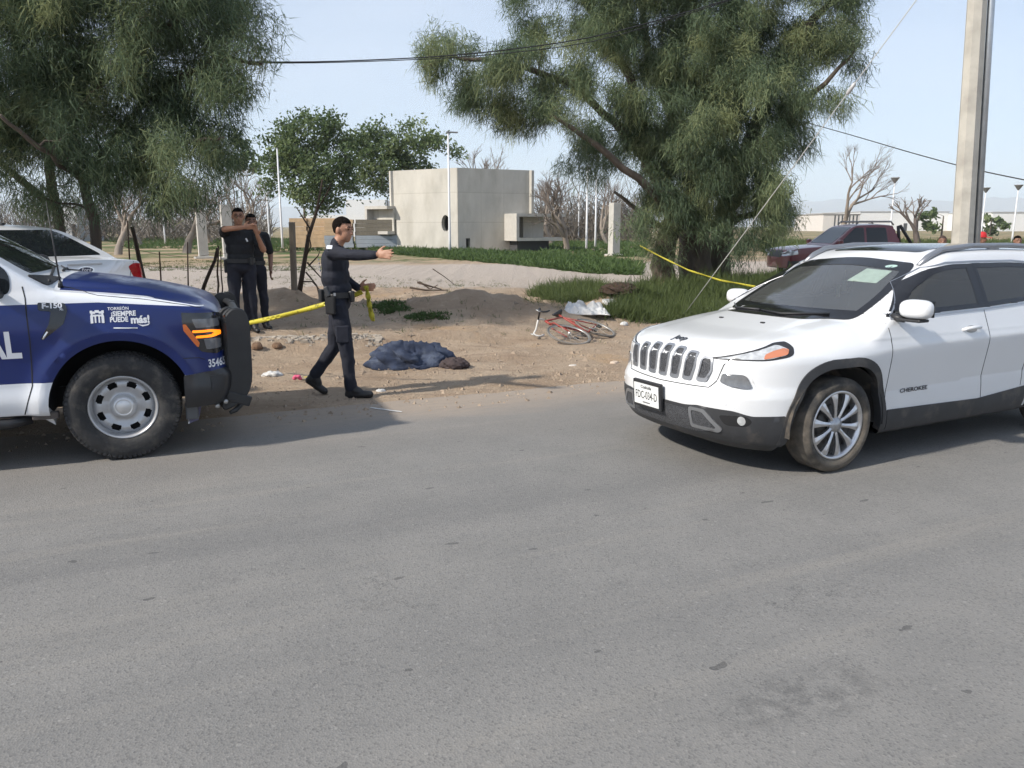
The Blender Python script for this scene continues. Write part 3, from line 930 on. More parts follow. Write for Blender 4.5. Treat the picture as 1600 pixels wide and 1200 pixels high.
# ================================================================ white SUV at the kerb of the lane
JX, JY, JA = 1.938, 6.232, R(207)
def build_suv():
    root = empty('white_suv', (JX, JY, -0.012), JA, 'white SUV with seven-slot grille halfway into the frame, beside the utility pole', 'suv')
    root.rotation_euler = (R(0.75), 0, JA)
    WHITE = mat('pearl_white_paint', (0.70, 0.71, 0.72), 0.30, coat=0.9, vary=0.03, vscale=2.0, back=(0.03, 0.03, 0.033))
    XZ = ([0.16, 0.20, 0.26, 0.34, 0.45, 0.57, 0.62, 0.66, 0.74, 0.815, 0.87, 0.915, 0.95, 1.0, 1.3],
          [0.66, 0.74, 0.84, 0.895, 0.918, 0.925, 0.905, 0.882, 0.872, 0.862, 0.820, 0.750, 0.64, 0.30, -1.0])
    PL = ([0, 0.15, 0.30, 0.45, 0.58, 0.68, 0.76, 0.83, 0.88, 0.92, 0.97], [0, 0.004, 0.018, 0.050, 0.105, 0.175, 0.265, 0.39, 0.54, 0.74, 1.2])
    def hood(x, y):
        c = pchip([-2, -0.75, -0.45, -0.30, 0.0, 0.35, 0.60, 0.76, 0.86, 0.95], [1.10, 1.10, 1.092, 1.085, 1.055, 1.005, 0.962, 0.925, 0.885, 0.82], x)
        power = 0.014 * (1 - sstep(0.40, 0.50, y)) * sstep(-0.9, -0.3, x) * (1 - sstep(0.5, 0.8, x))
        return c - 0.055 * (y / 0.8) ** 2 - 0.10 * np.clip((y - 0.62) / 0.28, 0, 2) ** 2 + power
    def lower(x, y, z):
        W = pchip([-3.75, -3.6, -3.3, -2.7, -1.8, -0.8, 0.0, 0.5, 0.95], [0.70, 0.80, 0.87, 0.905, 0.915, 0.915, 0.912, 0.90, 0.88], x)
        crs = pchip([-3.8, -2.7, -0.5, 0.2, 0.9], [0.93, 0.905, 0.835, 0.80, 0.80], x)
        prof = -smax(0.17 * (crs - z) + 0.0 * x, pchip([-0.8, 0.0, 0.12, 0.26, 0.4], [-0.02, 0.0, 0.018, 0.062, 0.13], z - crs), 0.012) + 0.006
        prof = np.maximum(prof, pchip([0.15, 0.24, 0.34, 0.5, 1.5], [-0.11, -0.062, -0.040, -0.042, -0.5], z))
        # flare round the wheels, waist scooped between them
        sc = 0.0
        fl = 0.034 * np.exp(-((z - 0.60) / 0.22) ** 2) * (np.exp(-((x - 0.0) / 0.42) ** 2) + np.exp(-((x + 2.80) / 0.42) ** 2))
        side = y - (W + prof + sc + fl)
        zb = pchip([-3.75, -3.2, -2.0, 0.2, 0.45, 0.6, 0.75, 0.95], [0.42, 0.30, 0.21, 0.21, 0.175, 0.17, 0.20, 0.22], x)
        bot = zb - z
        fr = x - (pchip(*XZ, z) - pchip(*PL, y))
        re = -(x + pchip([0.2, 0.5, 0.8, 1.1], [3.55, 3.70, 3.66, 3.60], z)) + 0.25 * (y / 0.9) ** 4
        top = (z - hood(x, y)) * 0.95
        f = smax(side, bot, 0.035)
        f = smax(f, top, 0.042)
        f = smax(f, fr * 0.9, 0.032)
        return smax(f, re, 0.08)
    def house(x, y, z):
        wsx = pchip([0.95, 1.05, 1.2, 1.35, 1.475, 1.575, 1.68], [-0.02, -0.20, -0.50, -0.82, -1.11, -1.37, -1.9], z)   # glass line on the middle plane
        ws = (x - (wsx - 0.19 * (y / 0.75) ** 2)) * 0.52
        roof = z - (pchip([-3.6, -3.2, -2.6, -2.0, -1.5, -1.1, -0.8], [1.48, 1.545, 1.598, 1.612, 1.598, 1.560, 1.515], x) - 0.045 * (y / 0.6) ** 2)
        sd = (y - pchip([0.95, 1.05, 1.15, 1.30, 1.45, 1.55, 1.70], [0.90, 0.865, 0.83, 0.765, 0.69, 0.63, 0.52], z)) * 0.92
        rr = -(x + pchip([1.0, 1.2, 1.45, 1.6], [3.62, 3.50, 3.25, 3.0], z)) * 0.8
        f = smax(ws, roof, 0.05); f = smax(f, sd, 0.05)
        f = smax(f, rr, 0.06)
        return smax(f, 0.9 - z, 0.02)
    def F(x, y, z):
        return smin(lower(x, y, z), house(x, y, z), 0.028)
    # ---- openings
    def arch(cx, zb=0.25):
        return rpoly([(cx - 0.475, zb), (cx - 0.455, 0.42), (cx - 0.33, 0.70), (cx - 0.18, 0.775), (cx + 0.16, 0.775), (cx + 0.31, 0.70), (cx + 0.425, 0.45), (cx + 0.445, zb)], [0, 0.12, 0.14, 0.12, 0.12, 0.14, 0.12, 0])
    def arch_out(cx):
        return rpoly([(cx - 0.535, 0.25), (cx - 0.515, 0.44), (cx - 0.365, 0.755), (cx - 0.20, 0.838), (cx + 0.18, 0.838), (cx + 0.35, 0.755), (cx + 0.482, 0.46), (cx + 0.50, 0.25)], [0, 0.12, 0.14, 0.12, 0.12, 0.14, 0.12, 0])
    A0, A1 = inset(arch(0.0, 0.08), -0.028), inset(arch(-2.80, 0.08), -0.028)
    wind = rpoly([(-0.66, 1.065), (0.0, 1.068), (0.66, 1.065), (0.655, 1.24), (0.555, 1.462), (0.0, 1.510), (-0.555, 1.462), (-0.655, 1.24)], [0.06, 0.02, 0.06, 0.2, 0.06, 0.2, 0.06, 0.2])
    win_f = rpoly([(-0.515, 1.095), (-1.60, 1.118), (-1.60, 1.458), (-1.34, 1.456), (-1.13, 1.422), (-0.86, 1.315)], [0.012, 0.015, 0.02, 0.1, 0.06, 0.06])
    win_r = rpoly([(-1.66, 1.12), (-2.55, 1.16), (-2.72, 1.30), (-2.62, 1.425), (-2.2, 1.458), (-1.66, 1.460)], [0.015, 0.06, 0.08, 0.08, 0.15, 0.015])
    shrink = inset
    wsm, wfm, wrm = shrink(wind, 0.006), shrink(win_f, 0.004), shrink(win_r, 0.004)
    def cut(c):
        side = np.abs(c[:, 1]) > 0.45
        k = side & (polymask(A0, c[:, 0], c[:, 2]) | polymask(A1, c[:, 0], c[:, 2])) & (np.abs(c[:, 1]) > 0.5)
        k |= side & (c[:, 2] > 1.06) & (polymask(wfm, c[:, 0], c[:, 2]) | polymask(wrm, c[:, 0], c[:, 2]))
        k |= (c[:, 0] > -1.5) & (c[:, 2] > 1.08) & polymask(wsm, c[:, 1], c[:, 2])
        return k
    xs = np.concatenate([np.linspace(-3.78, -3.3, 14), np.linspace(-3.26, -1.4, 36), np.linspace(-1.37, -0.1, 56), np.linspace(-0.07, 0.5, 24), np.linspace(0.515, 0.80, 26), 0.80 + 0.123 * np.sin(np.linspace(0.08, math.pi / 2, 22))])
    zc = pchip([-3.8, -3.3, -0.2, 0.5, 0.93], [0.75, 0.80, 0.80, 0.62, 0.53], xs)
    body, bvh = shell_object('body', F, xs, zc, [WHITE, GREYPL], root, cut, 170, under=0.262)
    # ---- glass, one pane each
    wsg = bpy.data.materials.new('windscreen_glass'); wsg.use_nodes = True
    nt = wsg.node_tree; nt.nodes.clear()
    out = nt.nodes.new('ShaderNodeOutputMaterial'); mixs = nt.nodes.new('ShaderNodeMixShader')
    tr = nt.nodes.new('ShaderNodeBsdfTransparent'); gl = nt.nodes.new('ShaderNodeBsdfGlossy'); fr = nt.nodes.new('ShaderNodeFresnel')
    tr.inputs[0].default_value = (0.60, 0.68, 0.66, 1); gl.inputs['Roughness'].default_value = 0.03; fr.inputs['IOR'].default_value = 2.2
    fr.inputs['IOR'].default_value = 2.5; nt.links.new(fr.outputs[0], mixs.inputs[0]); nt.links.new(tr.outputs[0], mixs.inputs[1]); nt.links.new(gl.outputs[0], mixs.inputs[2]); nt.links.new(mixs.outputs[0], out.inputs[0])
    # even pale layer mixed in to lighten the glass in place of reflections
    df = nt.nodes.new('ShaderNodeBsdfDiffuse'); df.inputs[0].default_value = (0.42, 0.43, 0.42, 1); m2 = nt.nodes.new('ShaderNodeMixShader'); m2.inputs[0].default_value = 0.10
    nt.links.new(mixs.outputs[0], m2.inputs[1]); nt.links.new(df.outputs[0], m2.inputs[2]); nt.links.new(m2.outputs[0], out.inputs[0])
    sdg = wsg.copy(); sdg.name = 'privacy_glass'
    for n_ in sdg.node_tree.nodes:
        if n_.type == 'BSDF_TRANSPARENT': n_.inputs[0].default_value = (0.16, 0.18, 0.18, 1)
        if n_.type == 'FRESNEL': n_.inputs['IOR'].default_value = 1.55
    FRIT = mat('black_glass_border', (0.010, 0.010, 0.012), 0.12)
    pane = decal('windscreen', bvh, 'front', shrink(wind, 0.030), wsg, root, off=0.003, step=0.05, depth=-0.0005)
    decal('border', bvh, 'front', wind, FRIT, pane, off=0.0055, step=0.022, holes=[shrink(wind, 0.058)], depth=0.004)
    for ax in ('side+', 'side-'):
        for nm, wp in (('door_window', win_f), ('door_window', win_r)):
            p_ = decal(nm, bvh, ax, shrink(wp, 0.02), sdg, root, off=0.004, step=0.04, depth=-0.0005)
            decal('border', bvh, ax, wp, FRIT, p_, off=0.0065, step=0.018, holes=[shrink(wp, 0.036)], depth=0.004)
        # bright moulding round the side glass
        path = [(-2.74, 1.31), (-2.56, 1.145), (-1.63, 1.105), (-0.535, 1.083), (-0.545, 1.10), (-0.875, 1.328), (-1.135, 1.434), (-1.34, 1.472), (-1.7, 1.477), (-2.2, 1.474), (-2.63, 1.438), (-2.74, 1.32)]
        strip('window_trim', bvh, ax, path, 0.012, SATIN, root, off=0.006)
        decal('pillar', bvh, ax, rpoly([(-1.595, 1.118), (-1.665, 1.12), (-1.665, 1.460), (-1.595, 1.458)], 0.005), FRIT, root, off=0.005, step=0.06)
    rg = decal('rear_window', bvh, 'rear', rpoly([(-0.60, 1.16), (0.60, 1.16), (0.50, 1.46), (-0.50, 1.46)], 0.08), GLASS, root, off=0.004)
    # ---- cabin seen through the glass
    INT = mat('dark_cabin_trim', (0.028, 0.028, 0.030), 0.7, vary=0.2, vscale=8)
    mb = MB(); mb.prism([(-0.42, 1.035), (-0.72, 1.065), (-0.92, 1.03), (-0.98, 0.84), (-0.85, 0.55), (-0.42, 0.55)], -0.62, 0.62)
    mb.box((-1.9, 0, 0.42), (2.6, 1.55, 0.10)); mb.build('dashboard', INT, root)
    for sy in (-0.37, 0.37):
        mb = MB()
        mb.box((-1.55, sy, 0.68), (0.52, 0.50, 0.16), bev=0.04)
        mb.box((-1.84, sy, 1.0), (0.16, 0.48, 0.62), Matrix.Rotation(-0.25, 3, 'Y'), bev=0.06)
        mb.box((-1.95, sy, 1.38), (0.11, 0.27, 0.17), Matrix.Rotation(-0.2, 3, 'Y'), bev=0.05)
        mb.build('seat', INT, root)
    mb = MB(); mb.box((-2.65, 0, 0.72), (0.5, 1.3, 0.2), bev=0.05); mb.box((-2.95, 0, 1.05), (0.16, 1.3, 0.6), Matrix.Rotation(-0.25, 3, 'Y'), bev=0.06)
    mb.build('rear_bench', INT, root)
    mb = MB()
    wc = Vector((-1.05, 0.37, 1.02)); wax = Matrix.Rotation(R(-25), 3, 'Y')
    mb.tube([wc + wax @ Vector((0, 0.185 * math.cos(t), 0.185 * math.sin(t))) for t in np.linspace(0, 2 * math.pi, 25)], 0.015, 6, cap=False)
    for t in (0.0, math.pi, -math.pi / 2):
        mb.tube([wc, wc + wax @ Vector((0, 0.18 * math.cos(t), 0.18 * math.sin(t)))], 0.014, 6)
    mb.ball(wc, (0.03, 0.06, 0.06)); mb.build('steering_wheel', INT, root)
    mb = MB(); mb.box((-1.17, 0, 1.40), (0.03, 0.24, 0.065), bev=0.012); mb.tube([(-1.17, 0, 1.43), (-1.18, 0, 1.49)], 0.012, 6)
    mb.build('rear_view_mirror', INT, root)
    mb = MB(); mb.box((-1.00, 0.02, 1.27), (0.012, 0.05, 0.09), bev=0.004); mb.tube([(-1.01, 0.01, 1.40), (-1.0, 0.02, 1.31)], 0.002, 4); mb.box((-0.99, -0.03, 1.22), (0.01, 0.035, 0.10), bev=0.003)
    mb.build('hanging_ornament', mat('pale_ornament', (0.80, 0.74, 0.50), 0.6, vary=0.3, vscale=40), root)
    PAPER = mat('pale_windscreen_permit', (0.26, 0.33, 0.29), 0.6, vary=0.2, vscale=16)
    decal('permit_sticker', bvh, 'front', rpoly([(0.225, 1.325), (0.475, 1.315), (0.458, 1.405), (0.238, 1.418)], 0.008), PAPER, root, off=0.0045, step=0.05, depth=0.001)
    decal('round_sticker', bvh, 'front', [(0.40 + 0.045 * math.cos(t), 1.438 + 0.011 * math.sin(t)) for t in np.linspace(0, 2 * math.pi, 20)[:-1]], mat('mint_sticker', (0.36, 0.50, 0.46), 0.5), root, off=0.0055, step=0.05, depth=0.002)
    # ---- front: slots, lamps, plate, lower bumper
    MESH = bpy.data.materials.new('grille_mesh'); MESH.use_nodes = True
    nt = MESH.node_tree; p = nt.nodes['Principled BSDF']; p.inputs['Roughness'].default_value = 0.45
    tc = nt.nodes.new('ShaderNodeTexCoord'); vo = _n(nt, 'ShaderNodeTexVoronoi', Scale=85.0); vo.feature = 'DISTANCE_TO_EDGE'
    mr = _n(nt, 'ShaderNodeMapRange'); mr.inputs['From Min'].default_value = 0.10; mr.inputs['From Max'].default_value = 0.2
    mx = nt.nodes.new('ShaderNodeMix'); mx.data_type = 'RGBA'; mx.inputs['A'].default_value = (0.075, 0.078, 0.085, 1); mx.inputs['B'].default_value = (0.012, 0.012, 0.014, 1)
    nt.links.new(tc.outputs['Object'], vo.inputs['Vector']); nt.links.new(vo.outputs['Distance'], mr.inputs['Value']); nt.links.new(mr.outputs['Result'], mx.inputs['Factor']); nt.links.new(mx.outputs['Result'], p.inputs['Base Color'])
    for k in range(7):
        c = (k - 3) * 0.132
        zt = 0.888 - 0.045 * abs((k - 3) / 3) ** 2; zb = 0.655 + 0.012 * abs((k - 3) / 3) ** 2
        lean = c * 0.06
        ow = rpoly([(c - 0.044, zb), (c + 0.044, zb), (c + lean + 0.054, zt - 0.09), (c + lean + 0.046, zt), (c + lean - 0.046, zt), (c + lean - 0.054, zt - 0.09)], [0.02, 0.02, 0.02, 0.024, 0.024, 0.02])
        iw_ = rpoly([(c - 0.030, zb + 0.026), (c + 0.030, zb + 0.026), (c + lean + 0.040, zt - 0.09), (c + lean + 0.034, zt - 0.014), (c + lean - 0.034, zt - 0.014), (c + lean - 0.040, zt - 0.09)], [0.014, 0.014, 0.015, 0.018, 0.018, 0.015])
        slot = decal('grille_slot', bvh, 'front', iw_, MESH, root, off=0.002, step=0.03)
        decal('slot_surround', bvh, 'front', ow, mat('grille_satin', (0.36, 0.37, 0.39), 0.42, 0.8), slot, off=0.010, step=0.022, holes=[iw_])
    strip('panel_gap', bvh, 'front', [(-0.64, 0.90), (-0.585, 0.865), (-0.545, 0.80), (-0.515, 0.69), (-0.47, 0.635), (0.0, 0.622), (0.47, 0.635), (0.515, 0.69), (0.545, 0.80), (0.585, 0.865), (0.64, 0.90)], 0.007, SEAM, root, off=0.0015)
    # headlamps wrap the corner: built from the side
    hl = rpoly([(0.82, 0.835), (0.72, 0.874), (0.58, 0.917), (0.44, 0.952), (0.355, 0.958), (0.355, 0.925), (0.42, 0.872), (0.58, 0.842)], [0.008, 0.05, 0.06, 0.05, 0.012, 0.02, 0.04, 0.05])
    lens = rpoly([(0.79, 0.840), (0.71, 0.868), (0.58, 0.908), (0.45, 0.941), (0.412, 0.914), (0.45, 0.880), (0.58, 0.850)], [0.006, 0.04, 0.05, 0.02, 0.01, 0.02, 0.04])
    amb = rpoly([(0.60, 0.850), (0.45, 0.881), (0.41, 0.911), (0.44, 0.918), (0.52, 0.902), (0.58, 0.880)], 0.012)
    drl = rpoly([(0.895, 0.715), (0.865, 0.752), (0.70, 0.755), (0.655, 0.735), (0.625, 0.672), (0.65, 0.662), (0.80, 0.662), (0.88, 0.685)], 0.02)
    for ax, fl in (('side+', 1), ('side-', -1)):
        h_ = decal('headlight', bvh, ax, hl, BLACKPL, root, off=0.003, step=0.03)
        decal('lens', bvh, ax, lens, CLEARL, h_, off=0.007, step=0.03)
        decal('turn_signal', bvh, ax, amb, mat('jeep_amber', (0.52, 0.19, 0.10), 0.25, coat=0.6), h_, off=0.0095, step=0.03)
        yy = lambda y: fl * y
        fo = rpoly([(yy(0.545), 0.742), (yy(0.665), 0.744), (yy(0.690), 0.730), (yy(0.722), 0.650), (yy(0.69), 0.642), (yy(0.60), 0.655), (yy(0.535), 0.682)], 0.016)
        decal('lamp_recess', bvh, 'front', rpoly([(yy(0.51), 0.755), (yy(0.68), 0.757), (yy(0.705), 0.740), (yy(0.738), 0.648), (yy(0.70), 0.632), (yy(0.59), 0.645), (yy(0.515), 0.675)], 0.02), WHITE, root, off=0.0015, step=0.03)
        decal('driving_lamp', bvh, 'front', fo, SMOKEL, root, off=0.010, step=0.025)
        # lower bumper corner
        fg = [(yy(0.692 + 0.020 * math.cos(t)), 0.425 + 0.032 * math.sin(t)) for t in np.linspace(0, 2 * math.pi, 18)[:-1]]
        decal('fog_lamp', bvh, 'front', fg, CLEARL, root, off=0.012, step=0.02)
        decal('fog_recess', bvh, 'front', rpoly([(yy(0.56), 0.452), (yy(0.715), 0.462), (yy(0.745), 0.42), (yy(0.715), 0.382), (yy(0.60), 0.382)], 0.03), DARK, root, off=0.0075, step=0.03)
    low_f = rpoly([(-0.80, 0.262), (-0.5, 0.252), (0.5, 0.252), (0.80, 0.262), (0.84, 0.452), (0.74, 0.456), (0.66, 0.490), (0.40, 0.500), (0.30, 0.486), (-0.30, 0.486), (-0.40, 0.500), (-0.66, 0.490), (-0.74, 0.456), (-0.84, 0.452)], [0.02, 0.1, 0.1, 0.02, 0.005, 0.05, 0.04, 0.02, 0.04, 0.04, 0.02, 0.04, 0.05, 0.005])
    decal('lower_bumper', bvh, 'front', low_f, GREYPL, root, off=0.006, step=0.035)
    lg = rpoly([(-0.50, 0.46), (0.50, 0.46), (0.565, 0.345), (0.40, 0.300), (-0.40, 0.300), (-0.565, 0.345)], 0.03)
    low_grille = decal('lower_grille', bvh, 'front', lg, MESH, root, off=0.0085, step=0.035)
    for s_ in (-1, 1):
        o_ = rpoly([(s_ * 0.335, 0.482), (s_ * 0.465, 0.478), (s_ * 0.585, 0.352), (s_ * 0.555, 0.322), (s_ * 0.34, 0.330)], 0.022)
        i_ = rpoly([(s_ * 0.357, 0.458), (s_ * 0.448, 0.455), (s_ * 0.540, 0.356), (s_ * 0.528, 0.344), (s_ * 0.362, 0.352)], 0.016)
        decal('tow_hook_bezel', bvh, 'front', o_, SATIN, low_grille, off=0.013, step=0.03, holes=[i_])
    for sx in (-0.52, 0.52):
        pass
    # front plate
    pl = MB(); pl.box((0, 0, 0), (0.030, 0.345, 0.215), bev=0.008)
    plate = pl.build('license_plate', BLACKPL, root); plate.location = (0.952, -0.085, 0.495); plate.rotation_euler = (0, R(4), 0)
    pf = MB(); pf.box((0.0165, 0, 0.0), (0.004, 0.305, 0.165)); pf.build('plate_face', mat('plate_white', (0.70, 0.71, 0.70), 0.4, vary=0.06, vscale=30), plate)
    def flat_text(txt, size, y, z, bold, w=1.0, m=PRINT_K):
        me = text_mesh(txt, size, bold, 0, w)
        for v in me.vertices: v.co = Vector((0.0195, v.co.x + y, v.co.y + z))
        link('lettering', me, plate, m)
    flat_text('FDC-034-D', 0.086, 0, -0.008, 0.0004, 0.66); flat_text('Coahuila', 0.034, 0, 0.057, 0.0008, 1.1)
    pm = MB(); pm.box((0.019, 0, -0.062), (0.001, 0.09, 0.010)); pm.build('plate_strip', mat('plate_grey_marks', (0.15, 0.15, 0.16), 0.5), plate)
    for a_, b_ in ((0.60, 0.535), (-0.60, 0.535), (0.33, 0.56), (-0.36, 0.56)):
        decal('parking_sensor', bvh, 'front', [(a_ + 0.014 * math.cos(t), b_ + 0.014 * math.sin(t)) for t in np.linspace(0, 2 * math.pi, 14)[:-1]], mat('sensor_paint', (0.66, 0.67, 0.68), 0.35), root, off=0.002, step=0.02)
    lettering('badge', 'Jeep', 0.088, bvh, 'top', 0.715, 0.0, mat('dark_badge', (0.06, 0.06, 0.07), 0.3, 0.6), root, turned=True, off=0.005, bold=0.0022, width=0.95)
    lettering('badge', 'CHEROKEE', 0.044, bvh, 'side+', -0.82, 0.535, mat('dark_badge', (0.06, 0.06, 0.07), 0.3, 0.6), root, flip=-1, off=0.004, bold=0.0012, width=1.45)
    # ---- cladding, seams, handles
    for ax in ('side+', 'side-'):
        for cx in (0.0, -2.80):
            decal('arch_cladding', bvh, ax, arch_out(cx), GREYPL, root, off=0.010, step=0.035, holes=[arch(cx)], depth=0.05)
        decal('sill_cladding', bvh, ax, rpoly([(-0.545, 0.25), (-2.255, 0.25), (-2.27, 0.435), (-1.62, 0.385), (-0.53, 0.405)], 0.01), GREYPL, root, off=0.008, step=0.045)
        decal('corner_cladding', bvh, ax, rpoly([(0.455, 0.235), (0.72, 0.25), (0.80, 0.456), (0.478, 0.462)], 0.01), GREYPL, root, off=0.007, step=0.04)
        decal('rear_corner_cladding', bvh, ax, rpoly([(-3.21, 0.22), (-3.70, 0.40), (-3.72, 0.50), (-3.20, 0.47)], 0.01), GREYPL, root, off=0.007, step=0.05)
        for path in ([(-0.475, 1.09), (-0.485, 0.95), (-0.487, 0.70), (-0.50, 0.40)], [(-1.63, 1.10), (-1.635, 0.9), (-1.645, 0.6), (-1.66, 0.39)],
                     [(-2.46, 1.14), (-2.30, 0.95), (-2.215, 0.75), (-2.19, 0.44)]):
            strip('panel_gap', bvh, ax, path, 0.006, SEAM, root, off=0.0012)
        sg = 1 if ax == 'side+' else -1
        for hx in (-1.42, -2.42):
            h0, n0 = project(bvh, ax, hx, 0.965)
            mb = MB(); L = 0.105
            mb.tube([h0 + Vector((L, 0, -0.005)) - n0 * 0.004, h0 + Vector((L * 0.75, 0, 0)) + n0 * 0.026, h0 + Vector((-L * 0.7, 0, 0.004)) + n0 * 0.028, h0 + Vector((-L, 0, 0.004)) - n0 * 0.004], [0.013, 0.015, 0.015, 0.013], 8)
            mb.build('door_handle', WHITE, root)
            decal('handle_recess', bvh, ax, [(hx + 0.07 * math.cos(t), 0.962 + 0.028 * math.sin(t)) for t in np.linspace(0, 2 * math.pi, 20)[:-1]], mat('recess_grey', (0.28, 0.285, 0.29), 0.5), root, off=0.0015, step=0.04)
        # door mirror
        base, n0 = project(bvh, ax, -0.60, 1.105)
        mir = MB()
        c0 = Vector((-0.60, sg * 1.005, 1.165)) if sg > 0 else Vector((-0.70, -0.915, 1.135))
        vs, fs = [], []
        nu, nv = 18, 12
        for j in range(nv + 1):
            ph = -math.pi / 2 + math.pi * j / nv
            for i in range(nu):
                t = 2 * math.pi * i / nu
                sx, sy_, sz = math.cos(ph) * math.cos(t), math.cos(ph) * math.sin(t), math.sin(ph)
                pw = lambda q, e: math.copysign(abs(q) ** e, q)
                x_ = 0.085 * pw(sx, 0.75); x_ = x_ if x_ > 0 else x_ * 0.55
                vs.append(c0 + Vector((x_, 0.122 * pw(sy_, 0.62), 0.070 * pw(sz, 0.7))))
        for j in range(nv):
            for i in range(nu): fs.append((j * nu + i, j * nu + (i + 1) % nu, (j + 1) * nu + (i + 1) % nu, (j + 1) * nu + i))
        mir.add(vs, fs, True)
        mo = mir.build('door_mirror', WHITE, root)
        mb = MB(); mb.box(c0 + Vector((-0.052, 0, 0.002)), (0.008, 0.20, 0.12), bev=0.003); mb.build('mirror_glass', GLASS, mo)
        mb = MB(); mb.box(c0 + Vector((0.0, -sg * 0.035, -0.082)), (0.11, 0.20, 0.022), bev=0.009)
        mb.tube([c0 + Vector((-0.0, -sg * 0.09, -0.085)), base + Vector((0.03, -sg * 0.02, -0.006))], [0.022, 0.03], 8)
        mb.build('mirror_foot', BLACKPL, mo)
    # roof rails, sunroof, wipers, jets
    for sg in (-1, 1):
        pts = []
        for xx, up in ((-1.16, 0.0), (-1.27, 0.022), (-1.42, 0.028), (-1.8, 0.032), (-2.3, 0.032), (-2.8, 0.03), (-3.0, 0.025), (-3.12, 0.0)):
            h0, n0 = project(bvh, 'top', xx, sg * 0.575)
            pts.append(h0 + Vector((0, 0, up)))
        mb = MB(); mb.tube(pts, [0.018, 0.027, 0.029, 0.028, 0.028, 0.028, 0.026, 0.018], 10, flat=0.8)
        h0, _ = project(bvh, 'top', -2.1, sg * 0.575)
        mb.box(h0 + Vector((0, 0, 0.018)), (0.14, 0.028, 0.05), bev=0.008)
        mb.build('roof_rail', mat('rail_grey', (0.30, 0.31, 0.33), 0.38, 0.7), root)
    decal('sunroof', bvh, 'top', rpoly([(-1.36, -0.44), (-1.31, 0.0), (-1.36, 0.44), (-2.7, 0.47), (-2.7, -0.47)], [0.06, 0.2, 0.06, 0.05, 0.05]), GLASS, root, off=0.004, step=0.07)
    for (y0, y1) in ((0.46, -0.08), (-0.10, -0.66)):
        a_, _ = project(bvh, 'front', y0, 1.088, 0.014); b_, _ = project(bvh, 'front', y1, 1.088, 0.012)
        m_, _ = project(bvh, 'front', (y0 + y1) / 2, 1.078, 0.020)
        mb = MB(); mb.tube([a_, m_, b_], [0.010, 0.009, 0.006], 6); mb.build('wiper', BLACKPL, root)
    for y0 in (-0.23, 0.23):
        h0, n0 = project(bvh, 'top', 0.12, y0); mb = MB(); mb.box(h0 + n0 * 0.003, (0.022, 0.036, 0.012), bev=0.003); mb.build('washer_jet', BLACKPL, root)
    # underside: liners, floor, exhaust shield
    for sg in (-1, 1):
        for cx in (0.0, -2.80):
            mb = MB(); n = 22; vs, fs = [], []
            for yy in (sg * 0.50, sg * 0.895):
                for k in range(n):
                    t = math.pi * (-0.03 + 1.06 * k / (n - 1)); rx = 0.475 if yy * sg > 0.6 else 0.46
                    vs.append((cx + rx * math.cos(t), yy, 0.345 + 0.44 * math.sin(t)))
            for k in range(n - 1): fs.append((k, k + 1, n + k + 1, n + k))
            fs.append(tuple(range(n))); mb.add(vs, fs, True); mb.build('wheel_liner', mat('dusty_liner', (0.030, 0.029, 0.028), 0.9, second=(0.16, 0.13, 0.10), smix=0.3, sscale=4), root)
    mb = MB(); mb.box((-1.4, 0, 0.24), (3.9, 1.25, 0.08)); mb.build('underbody', DARK, root)
    # ---- wheels
    def wheel(cx, sg):
        ty = tyre_mb(0.352, 0.215, 0.250, tread=0.006, blocks=False)
        # tread grooves
        w = empty('wheel', (cx, sg * 0.800, 0.350)); w.parent = root
        ty.build('tyre', DUSTY_TYRE, w)
        rm = MB(); y = sg
        rm.lathe([(0.250, -0.09 * y), (0.256, 0.088 * y), (0.248, 0.098 * y), (0.236, 0.092 * y), (0.225, 0.060 * y), (0.220, -0.09 * y)], n=56)
        rm.build('rim', ALLOY, w)
        sp = MB()
        for k in range(10):
            t = 2 * math.pi * k / 10 + 0.16
            d = Vector((math.cos(t), 0, math.sin(t))); q = Vector((-math.sin(t), 0, math.cos(t)))
            st = []
            for r_, wd, yo, th in ((0.040, 0.016, 0.078, 0.03), (0.085, 0.013, 0.086, 0.026), (0.145, 0.017, 0.090, 0.026), (0.200, 0.027, 0.088, 0.03), (0.242, 0.038, 0.080, 0.035)):
                c = d * r_
                st.append([c + q * wd + Vector((0, y * (yo - 0.006), 0)), c + Vector((0, y * (yo + 0.002), 0)), c - q * wd + Vector((0, y * (yo - 0.006), 0)), c - q * wd * 0.9 + Vector((0, y * (yo - th), 0)), c + q * wd * 0.9 + Vector((0, y * (yo - th), 0))])
            vs = [p_ for s_ in st for p_ in s_]; fs = []
            for i in range(len(st) - 1):
                for k2 in range(5): fs.append((i * 5 + k2, i * 5 + (k2 + 1) % 5, i * 5 + 5 + (k2 + 1) % 5, i * 5 + 5 + k2))
            sp.add(vs, fs)
        sp.build('spokes', ALLOY, w)
        hb = MB(); hb.lathe([(0.0, 0.094 * y), (0.022, 0.094 * y), (0.030, 0.088 * y), (0.056, 0.080 * y), (0.062, 0.05 * y)], n=28)
        for k in range(5):
            t = 2 * math.pi * (k + 0.5) / 5; hb.lathe([(0.0, 0.083 * y), (0.008, 0.083 * y), (0.009, 0.07 * y)], c=(0.043 * math.cos(t), 0, 0.043 * math.sin(t)), n=8)
        hb.build('hub_cap', SATIN, w)
        dk = MB(); dk.lathe([(0.0, 0.02 * y), (0.225, 0.02 * y)], n=36); dk.lathe([(0.0, 0.035 * y), (0.14, 0.035 * y), (0.145, 0.02 * y)], n=36); dk.build('brake_disc', mat('brake_iron', (0.09, 0.085, 0.08), 0.5, 0.6, vary=0.3), w)
        return w
    for cx in (0.0, -2.80):
        for sg in (-1, 1): wheel(cx, sg)
